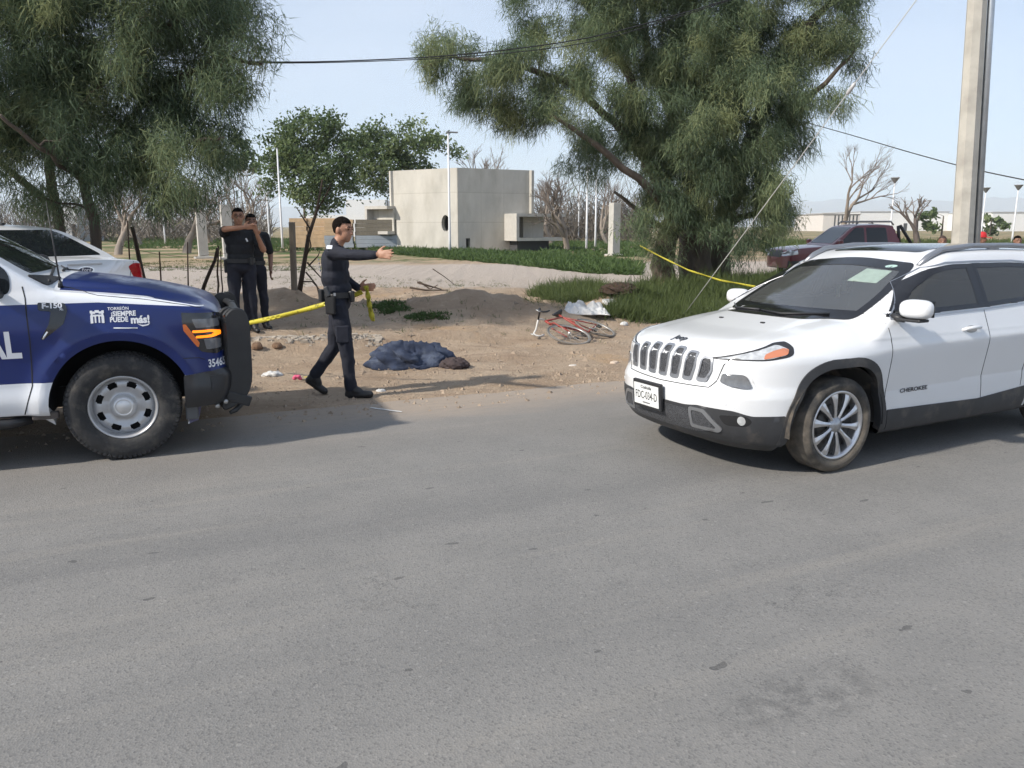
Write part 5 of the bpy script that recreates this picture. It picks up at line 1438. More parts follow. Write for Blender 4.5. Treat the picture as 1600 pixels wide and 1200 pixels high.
def pavilion():
    # near vertical edge of the cube and its two faces, measured on the ground
    Y0 = 56.0
    e = at_y(716, 388, Y0); ztop = at_y(716, 262, Y0).z
    base = gz(e.x, e.y) - 0.3
    lf = at_y(611, 384, Y0 + 3.4); rt = at_y(834, 384, Y0 + 2.8)
    E2, L2, R2 = Vector((e.x, e.y)), Vector((lf.x, lf.y)), Vector((rt.x, rt.y))
    back = L2 + (R2 - E2)
    root = empty('concrete_pavilion', (e.x, e.y, 0), 0, 'tall bare concrete cube pavilion with boxy openings beyond the gravel track', 'building')
    o = Vector((e.x, e.y, 0))
    th = 0.35
    # walls as slabs, one per face, round opening in the left one
    def wall(name, A, B, holes=(), out=None, z0=base, z1=ztop, t=th, m=CONC):
        d = (B - A); L = d.length; d = d / L; nrm = Vector((d.y, -d.x))
        if nrm.dot(out) < 0: nrm = -nrm
        pts = [(0, z0), (L, z0), (L, z1), (0, z1)]
        ol = list(pts); P = [Vector(p) for p in ol]; ed = [(i, (i + 1) % 4) for i in range(4)]
        for h in holes:
            b = len(P); P += [Vector(q) for q in h]; ed += [(b + i, b + (i + 1) % len(h)) for i in range(len(h))]
        r = mgeo.delaunay_2d_cdt(P, ed, [], 0, 1e-6)
        tri = [q for q in r[2] if not any(_inside(h, sum(r[0][i].x for i in q) / len(q), sum(r[0][i].y for i in q) / len(q)) for h in holes)]
        def W(p, w):
            q = A + d * p[0] - nrm * w
            return (q.x - o.x, q.y - o.y, p[1])
        mb = MB(); n = len(r[0])
        vs = [W(p, 0) for p in r[0]] + [W(p, t) for p in r[0]]
        fs = [tuple(q) for q in tri] + [tuple(n + i for i in reversed(q)) for q in tri]
        cnt = {}
        for q in tri:
            q = list(q)
            for a, b in zip(q, q[1:] + q[:1]): cnt[(a, b)] = 1
        for a, b in cnt:
            if (b, a) not in cnt: fs.append((b, a, n + a, n + b))
        mb.add(vs, fs)
        return mb.build(name, m, root)
    def circle(cx, cz, rx, rz, n=28):
        return [(cx + rx * math.cos(2 * math.pi * i / n), cz + rz * math.sin(2 * math.pi * i / n)) for i in range(n)]
    outL = (L2 - R2); outR = -outL
    LL = (L2 - E2).length; RL = (R2 - E2).length
    cz = at_y(697, 349, Y0 + 0.5).z
    wall('wall', E2, L2, [circle(LL * 0.175, cz, 0.36, 0.58)], outL)
    zb = at_y(730, 382, Y0).z
    wall('wall', E2, R2, [[(RL * 0.10, zb - 0.25), (RL * 0.155, zb - 0.25), (RL * 0.155, zb + 0.42), (RL * 0.10, zb + 0.42)]], outR)
    wall('wall', L2, back, [], outL * -1 * -1 if False else (L2 - E2)); wall('wall', R2, back, [], (R2 - E2))
    rf = MB(); ins = 0.06
    cen = (E2 + back) / 2
    def sh(p): return (p + (cen - p) * 0.035)
    rf.add([(*(sh(p) - Vector((o.x, o.y))), z) for z in (ztop - 0.55, ztop - 0.35) for p in (E2, R2, back, L2)], [(0, 1, 2, 3), (4, 5, 6, 7), (0, 1, 5, 4), (1, 2, 6, 5), (2, 3, 7, 6), (3, 0, 4, 7)])
    rf.build('roof', CONC, root)
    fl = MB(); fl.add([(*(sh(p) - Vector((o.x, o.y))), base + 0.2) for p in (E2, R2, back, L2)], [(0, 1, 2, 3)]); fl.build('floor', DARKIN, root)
    # boxes that jut out of the cube: open-ended concrete frames
    dR = (R2 - E2).normalized(); nR = Vector((dR.y, -dR.x));
    if nR.dot(outR) < 0: nR = -nR
    dL = (L2 - E2).normalized(); nL = Vector((dL.y, -dL.x))
    if nL.dot(outL) < 0: nL = -nL
    def jut(origin, along, outd, z0, z1, length, depth, openside, t=0.22):
        """four slabs round an opening; the box runs `length` along the wall and `depth` out of it"""
        a = Vector((along.x, along.y, 0)); u = Vector((outd.x, outd.y, 0)); b = Vector((origin.x - o.x, origin.y - o.y, 0))
        def slab(s0, s1, d0, d1, za, zb_, nm, m=CONC2):
            mb = MB(); vs = [b + a * s + u * d + Vector((0, 0, z)) for s in (s0, s1) for d in (d0, d1) for z in (za, zb_)]
            mb.add(vs, [(0, 1, 3, 2), (4, 6, 7, 5), (0, 4, 5, 1), (2, 3, 7, 6), (0, 2, 6, 4), (1, 5, 7, 3)]); mb.build(nm, m, root)
        slab(0, length, 0.003, depth, z0, z0 + t, 'box_floor'); slab(0, length, 0.003, depth, z1 - t, z1, 'box_roof')
        if openside == 'far':
            slab(0, t, 0.003, depth, z0 + t + .002, z1 - t - .002, 'box_side')
            slab(length * 0.30, length * 0.72, 0.05, depth * 0.35, z0 + t + .002, z1 - t - .002, 'box_back', CONC)
        else:
            slab(length - t, length, 0.003, depth, z0 + t + .002, z1 - t - .002, 'box_side'); slab(0, length - t - .002, 0.003, 0.2, z0 + t + .002, z1 - t - .002, 'box_back', CONC)
    zA, zB = at_y(800, 377, Y0 - 1).z, at_y(800, 333, Y0 - 1).z
    jut(E2 + dR * RL * 0.60, dR, nR, zA, zB, 4.0, 1.9, 'far')
    zA, zB = at_y(605, 366, Y0 + 3).z, at_y(605, 322, Y0 + 3).z
    jut(L2 - dL * 0.5, dL, nL, zA, zB, 2.2, 0.9, 'near')
    # low plinth behind the right box
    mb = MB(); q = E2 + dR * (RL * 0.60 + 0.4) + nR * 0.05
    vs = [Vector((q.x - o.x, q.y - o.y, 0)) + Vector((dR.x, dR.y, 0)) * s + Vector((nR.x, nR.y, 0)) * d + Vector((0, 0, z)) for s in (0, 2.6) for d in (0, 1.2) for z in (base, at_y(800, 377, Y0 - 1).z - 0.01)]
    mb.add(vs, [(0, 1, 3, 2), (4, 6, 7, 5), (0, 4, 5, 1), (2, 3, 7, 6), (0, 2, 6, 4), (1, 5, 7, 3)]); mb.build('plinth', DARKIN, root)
    return root
pavilion()

# ---- free-standing square concrete columns of an unfinished structure
def column(px, ytop, ybot, Y, w, label):
    p = at_y(px, ybot, Y); top = at_y(px, ytop, Y).z; zb = gz(p.x, p.y) - 0.15
    root = empty('concrete_column', (p.x, p.y, 0), R(27), label, 'column', 'unfinished concrete columns in the lot')
    mb = MB(); mb.box((0, 0, (top + zb) / 2), (w, w, top - zb), bev=0.012); mb.build('shaft', CONC2, root)
    mb = MB(); mb.box((0, 0, zb + 0.15), (w * 1.9, w * 1.9, 0.24), bev=0.02); mb.build('footing', CONC2, root)
    for sx in (-1, 1):
        for sy in (-1, 1):
            mb = MB(); mb.tube([(sx * w * 0.3, sy * w * 0.3, top - 0.05), (sx * w * 0.3, sy * w * 0.3 + 0.03, top + 0.22)], 0.007, 4); mb.build('starter_bar', mat('rust', (0.11, 0.055, 0.03), 0.9, vary=0.3), root)
column(318, 331, 398, 44, 0.50, 'shorter pale concrete column left of the two standing officers')
column(357, 320, 398, 43, 0.52, 'taller pale concrete column directly behind the standing officers')
column(959, 317, 396, 48, 0.52, 'pale concrete column standing left of the big feathery tree')

# ---- slim white lamp posts
POSTM = mat('white_post_paint', (0.62, 0.63, 0.64), 0.5, vary=0.1, vscale=2)
def lamp_post(px, ytop, ybot, label, head='arm', Y=None):
    if Y is None:
        Y = CAM_H / math.tan(max(math.atan((ybot - 600) / F_PX) + PITCH, 0.008))
    p = at_y(px, ybot, Y); h = at_y(px, ytop, Y).z; zb = gz(p.x, p.y) - 0.1
    root = empty('lamp_post', (p.x, p.y, 0), 0.3, label, 'lamp post', 'park lamp posts')
    mb = MB(); mb.tube([(0, 0, zb), (0, 0, zb + 1), (0, 0, h)], [0.10, 0.085, 0.055], 8); mb.build('pole', POSTM, root)
    mb = MB()
    if head == 'arm':
        mb.box((0.25, 0, h + 0.02), (0.75, 0.25, 0.08), bev=0.02); mb.tube([(-0.05, 0, h - 0.3), (0.15, 0, h)], 0.03, 6)
    elif head == 'bowl':
        s = 1.0
        mb.lathe([(0.05, h - 0.1), (0.34, h + 0.34), (0.42, h + 0.40), (0.40, h + 0.44), (0.05, h + 0.46)], axis='Z', n=14)
    else:
        mb.tube([(0, 0, h), (0, 0, h + 0.05)], 0.07, 8)
    mb.build('lamp_head', mat('lamp_grey', (0.20, 0.205, 0.21), 0.5), root)
lamp_post(703, 207, 391, 'tall lamp post standing in front of the concrete cube', 'arm', 52)
lamp_post(441, 232, 375, 'slim white lamp post in front of the green trees left of the cube', 'none', 62)
lamp_post(421, 285, 372, 'thin pale pole just left of the slim white lamp post', 'none', 74)
lamp_post(257, 300, 365, 'short thin pale pole among bare trees left of both concrete columns', 'none', 85)
lamp_post(916, 258, 390, 'pale lamp post under the big tree, nearest to the pale column', 'none', 57)
lamp_post(930, 275, 382, 'pale lamp post between the bare trees, right beside the concrete column', 'none', 66)
lamp_post(904, 302, 360, 'thin pole leaning beside a bare trunk right of the cube', 'none', 90)
lamp_post(1390, 285, 372, 'lamp post with bowl head between the two bare trees', 'bowl', 75)
lamp_post(1532, 300, 372, 'lamp post with bowl head just right of the utility pole', 'bowl', 82)
lamp_post(1581, 296, 378, 'lamp post with bowl head at the far right edge', 'bowl', 78)

# ---- stacks of sawn boards in front of the trees
def lumber(px, ytop, ybot, Y, length, label, ang, blue=False, split=False):
    p = at_y(px, ybot, Y); h = at_y(px, ytop, Y).z; zb = gz(p.x, p.y)
    root = empty('lumber_stack', (p.x, p.y, 0), ang, label, 'lumber stack', 'stacks of boards in the lot')
    WD = mat('tan_boards', (0.50, 0.36, 0.22), 0.8, vary=0.2, vscale=3); WE = mat('weathered_boards', (0.17, 0.15, 0.115), 0.85, vary=0.2, vscale=3)
    GB = mat('grey_blue_sheets', (0.30, 0.335, 0.37), 0.7, vary=0.1, vscale=2)
    n = 7; dz = (h - zb - 0.25) / n
    for k in range(n):
        mb = MB(); sh = random.Random(k + int(px)).uniform(-0.05, 0.05)
        z = zb + 0.25 + dz * (k + 0.5)
        m_ = GB if (blue and k < 3) else WD
        mb.box((length * 0.17 + sh, 0, z), (length * 0.34, 1.5, dz * 0.965)); mb.build('board_layer', m_, root)
        mb = MB(); mb.box((length * 0.68 + sh, 0.1, z), (length * 0.62, 1.5, dz * 0.965)); mb.build('board_layer', GB if (blue and k < 3) else (WE if split else WD), root)
    for x in (0.3, length * 0.5, length - 0.3):
        mb = MB(); mb.box((x, 0, zb + 0.10), (0.14, 1.5, 0.26)); mb.build('bearer', WE, root)
lumber(456, 341, 386, 60, 3.6, 'plain tan stack of boards behind the grey fence post', R(8))
lumber(510, 343, 392, 59, 6.0, 'longer stack of boards with grey sheets below, touching the concrete cube', R(8), True, True)

# ---- far buildings
WHITEB = mat('white_render', (0.70, 0.70, 0.69), 0.8, vary=0.05, vscale=0.1)
def far_building(px0, px1, ytop, Y, depth, label, cat, roofm=None, wins=(), m=WHITEB, tilt=0.0):
    a, b = at_y(px0, 360, Y), at_y(px1, 360, Y); h = at_y((px0 + px1) / 2, ytop, Y).z
    L = b.x - a.x
    root = empty('far_building', (a.x, Y, 0), tilt, label, cat)
    mb = MB(); mb.box((L / 2, depth / 2, h / 2 - 0.5), (L, depth, h + 1)); mb.build('wall', m, root)
    if roofm:
        mb = MB(); mb.box((L / 2, depth / 2, h + 0.15), (L + 0.6, depth + 0.6, 0.3)); mb.build('roof', roofm, root)
    for (u0, u1, v0, v1) in wins:
        mb = MB(); mb.box((L * (u0 + u1) / 2, -0.02, h * (v0 + v1) / 2), (L * (u1 - u0), 0.1, h * (v1 - v0))); mb.build('window', DARKIN, root)
    return root
GREYR = mat('grey_roof', (0.42, 0.43, 0.45), 0.7)
far_building(1342, 1480, 331, 330, 60, 'long white warehouse beyond the bare trees, left of the utility pole', 'warehouse', GREYR, [(0.1, 0.14, 0, 0.4), (0.5, 0.54, 0, 0.4)])
far_building(1548, 1900, 332, 300, 60, 'long white warehouse at the right edge behind the bowl lamps', 'warehouse', GREYR)
far_building(1285, 1342, 335, 300, 30, 'low open shed with dark posts left of the white warehouse', 'shed', mat('shed_roof', (0.30, 0.28, 0.27), 0.8), [(0.30 + 0.1 * k, 0.335 + 0.1 * k, 0, 0.95) for k in range(7)], mat('shed_pale', (0.60, 0.56, 0.52), 0.8))
far_building(542, 603, 312, 150, 9, 'white house with a dark doorway between the green trees', 'house', None, [(0.32, 0.40, 0.10, 0.40), (0.72, 0.84, 0.35, 0.55)])
far_building(470, 640, 336, 140, 0.3, 'low white boundary wall behind the lumber stacks', 'wall', None)
far_building(200, 425, 343, 150, 0.3, 'low white boundary wall behind the bare trees at left', 'wall', None, (), mat('offwhite_wall', (0.50, 0.49, 0.46), 0.85))
far_building(100, 121, 322, 95, 6, 'small white block under the left tree', 'house', None, [(0.6, 0.9, 0.1, 0.5)], mat('grey_white', (0.5, 0.51, 0.52), 0.8))
# ---- utility pole with conduit
def utility_pole():
    Y = 11.6
    b = at_y(1503, 380, Y); t = at_y(1527, 0, Y)
    d = (t - b); d = d / d.z
    base = b - d * (b.z - gz(b.x, b.y) + 0.2); top = b + d * 8.0
    root = empty('utility_pole', (base.x, base.y, 0), 0, 'tapered octagonal concrete utility pole with galvanised conduit behind the white SUV', 'utility pole')
    o = Vector((base.x, base.y, 0)); H = top.z - base.z
    mb = MB(); mb.tube([base - o, (base + top) / 2 - o, top - o], [0.160, 0.128, 0.095], 8, smooth=False)
    mb.build('shaft', mat('pole_concrete', (0.44, 0.42, 0.37), 0.88, vary=0.16, vscale=1.6, second=(0.33, 0.31, 0.275), smix=0.35, sscale=2.2, bump=0.12, bscale=40), root)
    off0 = Vector((0.195, -0.05, 0)); off1 = Vector((0.142, -0.05, 0))
    mb = MB(); mb.tube([base - o + off0, top - o + off1], 0.045, 12); mb.build('conduit', mat('galvanised', (0.42, 0.45, 0.48), 0.35, 0.8, vary=0.15, vscale=5), root)
    for z in (4.98,):
        k = (z - base.z) / H; c = base.lerp(top, k) - o; r_ = 0.160 - 0.065 * k + 0.012
        mb = MB(); mb.tube([c + Vector((r_ * math.cos(a) * 1.0, r_ * math.sin(a), 0.02 * math.sin(a * 2))) for a in np.linspace(0, 2 * math.pi, 20)] , 0.009, 5, cap=False)
        mb.tube([c + Vector((r_ * 0.2, -r_ * 0.96, 0)), c + Vector((r_ + 0.065, -0.10, 0)), c + Vector((r_ + 0.07, 0.02, 0))], 0.009, 5); mb.build('strap', mat('strap_steel', (0.45, 0.45, 0.44), 0.4, 0.7), root)
    mb = MB(); mb.box(top - o + Vector((0, 0, -0.4)), (1.9, 0.1, 0.12)); mb.build('cross_arm', mat('arm_steel', (0.3, 0.3, 0.3), 0.6, 0.5), root)
    return top
POLE_TOP = utility_pole()

# ---- overhead cables
WIRE = mat('black_cable', (0.018, 0.018, 0.02), 0.6); GUYM = mat('galvanised_strand', (0.50, 0.50, 0.48), 0.45, 0.5)
def cable(name, pts, r, label, m=WIRE, n=5, cat='cable', group=None):
    mb = MB(); mb.tube(pts, r, n); o = mb.build(name, m); tag(o, label, cat, group); return o
def span(pxs, Y0, Y1, r, name, label, m=WIRE, group=None, dz=0.0):
    """cable through the photo points, its depth running evenly from Y0 to Y1"""
    P = []
    x0, x1 = pxs[0][0], pxs[-1][0]
    q = np.linspace(x0, x1, 40); yy = pchip([p[0] for p in pxs], [p[1] for p in pxs], q)
    for a, b in zip(q, yy):
        t = (a - x0) / (x1 - x0)
        # depth of a straight run in plan between two points
        A, B = (x0 - 800) / F_PX * Y0, (x1 - 800) / F_PX * Y1
        s = (a - 800) / F_PX
        den = (B - A) - s * (Y1 - Y0)
        k = (s * Y0 - A) / den if abs(den) > 1e-6 else t
        Y = Y0 + (Y1 - Y0) * k
        v = at_y(a, b, Y); P.append(v + Vector((0, 0, dz)))
    return cable(name, P, r, label, m, group=group)
main = [(-500, 40), (0, 82), (200, 91), (450, 97), (640, 91), (880, 66), (1090, 14), (1180, -14)]
span(main, 12.5, 16.5, 0.011, 'overhead_cable', 'upper strand of the overhead cables crossing the sky between the trees', group='overhead cables')
span([(a, b + 4 + 3 * math.sin(a * 0.009)) for a, b in main], 12.5, 16.5, 0.008, 'overhead_cable', 'lower strand of the overhead cables crossing the sky between the trees', group='overhead cables')
span([(1255, 190), (1330, 211), (1440, 243), (1520, 264), (1620, 285)], 24, 14, 0.011, 'overhead_cable', 'single thin cable sloping down behind the utility pole', group='overhead cables')
def guy_wire():
    a = G(1068, 492); a = Vector((a.x, a.y, gz(a.x, a.y)))
    Yt = 12.6
    P = [at_y(1070, 490, a.y), at_y(1250, 245, (a.y + Yt) / 2 + 0.05), at_y(1345, 115, a.y * 0.22 + Yt * 0.78), at_y(1432, 0, Yt)]
    d = P[-1] - P[0]
    end = P[0] + d * 1.9
    line = [P[0] + d * t for t in np.linspace(0, 1.9, 12)]
    root = empty('guy_wire', (a.x, a.y, 0), 0, 'slanting steel guy wire with small insulator running down behind the SUV bonnet', 'guy wire')
    o = Vector((a.x, a.y, 0))
    mb = MB(); mb.tube([p - o for p in line], 0.0085, 5); mb.build('strand', GUYM, root)
    c = P[0] + d * 0.765 - o; dd = d.normalized()
    mb = MB(); mb.tube([c - dd * 0.11, c - dd * 0.08, c - dd * 0.015, c + dd * 0.015, c + dd * 0.08, c + dd * 0.11], [0.010, 0.030, 0.033, 0.033, 0.030, 0.010], 10); mb.build('insulator', mat('glazed_insulator', (0.42, 0.42, 0.42), 0.3, vary=0.3, vscale=20), root)
    mb = MB(); mb.tube([P[0] - o, P[0] - o - dd * 0.3], 0.014, 6); mb.build('anchor_rod', GUYM, root)
guy_wire()
# ================================================================ trees and ground plants
def foliage_material(name, dark, mid, light, transl=0.25):
    """leaf colour varies from spray to spray through the attribute 'tint' (0..1)"""
    m = bpy.data.materials.new(name); m.use_nodes = True
    nt = m.node_tree; nt.nodes.clear()
    out = nt.nodes.new('ShaderNodeOutputMaterial'); mx = nt.nodes.new('ShaderNodeMixShader'); mx.inputs[0].default_value = transl
    df = nt.nodes.new('ShaderNodeBsdfPrincipled'); df.inputs['Roughness'].default_value = 0.7; df.inputs['Specular IOR Level'].default_value = 0.2
    tr = nt.nodes.new('ShaderNodeBsdfTranslucent')
    at = nt.nodes.new('ShaderNodeAttribute'); at.attribute_name = 'tint'
    cr = nt.nodes.new('ShaderNodeValToRGB')
    cr.color_ramp.elements[0].position = 0.0; cr.color_ramp.elements[0].color = (*dark, 1)
    cr.color_ramp.elements[1].position = 1.0; cr.color_ramp.elements[1].color = (*light, 1)
    e = cr.color_ramp.elements.new(0.5); e.color = (*mid, 1)
    nt.links.new(at.outputs['Fac'], cr.inputs['Fac'])
    nt.links.new(cr.outputs['Color'], df.inputs['Base Color']); nt.links.new(cr.outputs['Color'], tr.inputs['Color'])
    nt.links.new(df.outputs[0], mx.inputs[1]); nt.links.new(tr.outputs[0], mx.inputs[2]); nt.links.new(mx.outputs[0], out.inputs['Surface'])
    return m
FEATHER = foliage_material('feathery_grey_green', (0.070, 0.102, 0.062), (0.132, 0.182, 0.102), (0.275, 0.305, 0.150), 0.38)
LEAFG = foliage_material('broad_green_leaf', (0.065, 0.100, 0.040), (0.125, 0.175, 0.072), (0.23, 0.275, 0.13), 0.35)
GRASSG = foliage_material('wild_grass', (0.090, 0.118, 0.042), (0.20, 0.215, 0.085), (0.46, 0.38, 0.21), 0.3)
WEEDG = foliage_material('green_weeds', (0.080, 0.125, 0.042), (0.155, 0.215, 0.082), (0.27, 0.31, 0.14), 0.32)
BARK = mat('grey_brown_bark', (0.095, 0.075, 0.058), 0.95, vary=0.35, vscale=6, bump=0.6, bscale=12, stretch=(1, 1, 0.3))
PALEBARK = mat('pale_dry_bark', (0.24, 0.20, 0.165), 0.95, vary=0.3, vscale=2, bump=0.4, bscale=8, stretch=(1, 1, 0.3))
TWIG = mat('dead_twig', (0.20, 0.165, 0.14), 0.95, vary=0.25, vscale=1.0)

def set_tint(me, vals):
    a = me.attributes.new('tint', 'FLOAT', 'FACE'); a.data.foreach_set('value', np.ascontiguousarray(vals, dtype=np.float32))
def strands(rs, org, dirs, length, width, droop, tint, nseg=2):
    """thin hanging blades: org (n,3), dirs unit (n,3); each a tapered ribbon of nseg segments ending in a point"""
    n = len(org)
    side = np.cross(dirs, rs.normal(size=(n, 3))); side /= np.maximum(np.linalg.norm(side, axis=1, keepdims=True), 1e-6)
    L = np.asarray(length)[:, None]; Wd = np.asarray(width)[:, None]
    rows = []
    for k in range(nseg):
        t = k / nseg
        c = org + dirs * L * t + np.array([0, 0, -1.0]) * (np.asarray(droop)[:, None] * L * t * t)
        w = Wd * (1 - 0.35 * t) * 0.5
        rows += [c - side * w, c + side * w]
    tip = org + dirs * L + np.array([0, 0, -1.0]) * (np.asarray(droop)[:, None] * L)
    rows.append(tip)
    V = np.stack(rows, 1)                                  # n, 2*nseg+1, 3
    m = V.shape[1]; b = (np.arange(n) * m)[:, None]
    tris = []
    for k in range(nseg - 1):
        tris += [[2 * k, 2 * k + 1, 2 * k + 3], [2 * k, 2 * k + 3, 2 * k + 2]]
    tris.append([2 * nseg - 2, 2 * nseg - 1, 2 * nseg])
    T = (b[:, None, :] + np.array(tris)[None]).reshape(-1, 3)
    return V.reshape(-1, 3), T, np.repeat(tint, len(tris))
def unit(v):
    return v / np.maximum(np.linalg.norm(v, axis=-1, keepdims=True), 1e-9)
def limb_path(p0, p1, rs, sag=0.0, wob=0.12, n=6):
    p0 = np.array(p0, float); p1 = np.array(p1, float); L = np.linalg.norm(p1 - p0)
    t = np.linspace(0, 1, n)[:, None]
    P = p0 + (p1 - p0) * t
    P[:, 2] += sag * L * (t[:, 0] * (1 - t[:, 0])) * 4
    P[1:-1] += rs.normal(size=(n - 2, 3)) * wob * L / n
    return P
def clump_points(rs, clumps, density):
    """random points inside photo-measured ellipsoids (px, py, rx, ry, Y, depth radius)"""
    out = []
    for (px, py, rx, ry, Y, rd) in clumps:
        c = at_y(px, py, Y); k = Y / F_PX
        n = int(density * (rx * k) * (ry * k) * rd * (0.62 if 600 < px < 935 and Y > 19 else (0.72 if px > 1190 else 0.85)))
        q = rs.normal(size=(n, 3)); q = unit(q) * (rs.rand(n, 1) ** 0.42)
        out.append(np.array([c.x, c.y, c.z]) + q * np.array([rx * k, rd, ry * k]))
    return np.concatenate(out)
def feather_tree(name, label, base, limbs, clumps, density, seed, group, sprays=7, strand_n=11, size=1.0, light=0.5):
    rs = np.random.RandomState(seed)
    root = empty(name, (base.x, base.y, 0), 0, label, 'tree', group)
    o = np.array([base.x, base.y, 0.0])
    trunk = MB(); nodes = []; nrad = []
    for path, r0, r1 in limbs:
        P = [np.array(q, float) for q in path]
        pts = []
        for a, b in zip(P, P[1:]): pts += list(limb_path(a, b, rs, 0.0, 0.10, 5)[:-1])
        pts.append(P[-1]); pts = np.array(pts)
        rad = np.linspace(r0, r1, len(pts))
        trunk.tube([tuple(q - o) for q in pts], list(rad), 9)
        nodes += list(pts); nrad += list(rad)
    nodes = np.array(nodes); nrad = np.array(nrad)
    tips = clump_points(rs, clumps, density)
    hole = vnoise(tips[:, 0] * 1.7 / size + tips[:, 1] * 0.6 + 3, tips[:, 2] * 1.8 / size - tips[:, 1] * 0.5 + 7)
    left_w = 1 - sstep(-1.0, 4.5, tips[:, 0]) if tips[:, 1].mean() > 17 else -0.45
    tips = tips[hole > 0.28 + 0.12 * left_w]
    cen = nodes.mean(0)
    order = np.argsort(np.linalg.norm(tips - cen, axis=1)); tips = tips[order]
    Vs, Ts, Cs = [], [], []; vb = 0
    br = MB()
    nodeL, radL = list(nodes), list(nrad)
    arr = np.array(nodeL)
    for i, t in enumerate(tips):
        if i % 40 == 0: arr = np.array(nodeL)
        d = arr - t; dist = np.linalg.norm(d, axis=1) + 0.6 * np.maximum(d[:, 2], 0)
        j = int(np.argmin(dist)); p0 = nodeL[j]
        L = np.linalg.norm(t - p0)
        P = limb_path(p0, t, rs, 0.08, 0.25, 5)
        r0 = min(radL[j] * 0.6, 0.012 + 0.012 * L)
        br.tube([tuple(q - o) for q in P], [r0, r0 * 0.8, r0 * 0.6, r0 * 0.45, 0.004], 4, cap=False)
        for q in P[2:]: nodeL.append(q); radL.append(max(r0 * 0.5, 0.006))
        # sprays along the outer part of the twig, hanging
        out = unit((t - p0)[None])[0]
        base_t = np.clip(rs.normal(light, 0.24) + 0.30 * (rs.rand() < 0.14), 0, 1)
        sz = size; size_ = rs.uniform(0.6, 1.3)
        for s_ in range(sprays):
            k = rs.rand() ** 0.7
            c = P[2] + (P[-1] - P[2]) * k + rs.normal(size=3) * 0.16 * size
            n = strand_n
            dr = unit(out * 0.40 + rs.normal(size=(n, 3)) * 0.62 + np.array([0, 0, -0.48]))
            org = np.repeat(c[None], n, 0) + rs.normal(size=(n, 3)) * 0.13 * size
            ln = rs.uniform(0.08, 0.30, n) * size * size_; wd = rs.uniform(0.010, 0.022, n) * size
            tint = np.clip(base_t + rs.normal(0, 0.13, n), 0, 1)
            V, T, C = strands(rs, org - o, dr, ln, wd, rs.uniform(0.10, 0.60, n), tint, 1)
            Vs.append(V); Ts.append(T + vb); Cs.append(C); vb += len(V)
    trunk.v += []; 
    trunk.build('trunk', BARK, root)
    br.build('branches', BARK, root)['kind'] = 'stuff'
    me = np_mesh('crown', np.concatenate(Vs), np.concatenate(Ts)); set_tint(me, np.concatenate(Cs))
    link('crown', me, root, FEATHER)
    print(name, 'tips', len(tips), 'tris', sum(len(t) for t in Ts))
    return root
def A3(px, py, Y):
    v = at_y(px, py, Y); return (v.x, v.y, v.z)

# ---- big feathery tree, centre right
YB = 22.0
tb = at_y(1085, 432, YB)
def gb(px, Y): 
    v = at_y(px, 430, Y); return (v.x, v.y, gz(v.x, v.y) - 0.1)
L_ = []
L_.append(([gb(1035, YB - .6), A3(1040, 385, YB - .6), A3(1058, 330, YB - .3), A3(1010, 250, YB)], 0.34, 0.20))
L_.append(([A3(1010, 250, YB), A3(960, 190, YB - .4), A3(890, 130, YB - .8), A3(800, 100, YB - 1), A3(705, 88, YB - 1.2), A3(660, 105, YB - 1.2)], 0.13, 0.02))
L_.append(([A3(1010, 250, YB), A3(985, 120, YB + .3), A3(930, 30, YB + .5), A3(900, -20, YB + .5)], 0.15, 0.05))
L_.append(([gb(1090, YB), A3(1085, 370, YB), A3(1090, 280, YB), A3(1110, 150, YB), A3(1140, 40, YB), A3(1150, -120, YB)], 0.50, 0.10))
L_.append(([A3(1090, 280, YB), A3(1050, 180, YB + 1), A3(1010, 70, YB + 1.4), A3(990, -60, YB + 1.6)], 0.20, 0.07))
L_.append(([gb(1120, YB + .5), A3(1130, 350, YB + .5), A3(1165, 250, YB + .4), A3(1215, 120, YB + .2), A3(1270, 30, YB), A3(1330, -20, YB - .2)], 0.36, 0.05))
L_.append(([A3(1165, 250, YB + .4), A3(1225, 190, YB - .6), A3(1290, 130, YB - 1.2), A3(1335, 80, YB - 1.4)], 0.13, 0.03))
L_.append(([A3(1085, 370, YB), A3(1020, 300, YB - 1.5), A3(930, 225, YB - 2), A3(860, 180, YB - 2.2)], 0.14, 0.04))
L_.append(([A3(1130, 350, YB + .5), A3(1190, 330, YB - .5), A3(1240, 300, YB - 1)], 0.12, 0.03))
L_.append(([A3(1085, 370, YB), A3(1010, 340, YB + 1), A3(960, 300, YB + 1.6)], 0.12, 0.04))
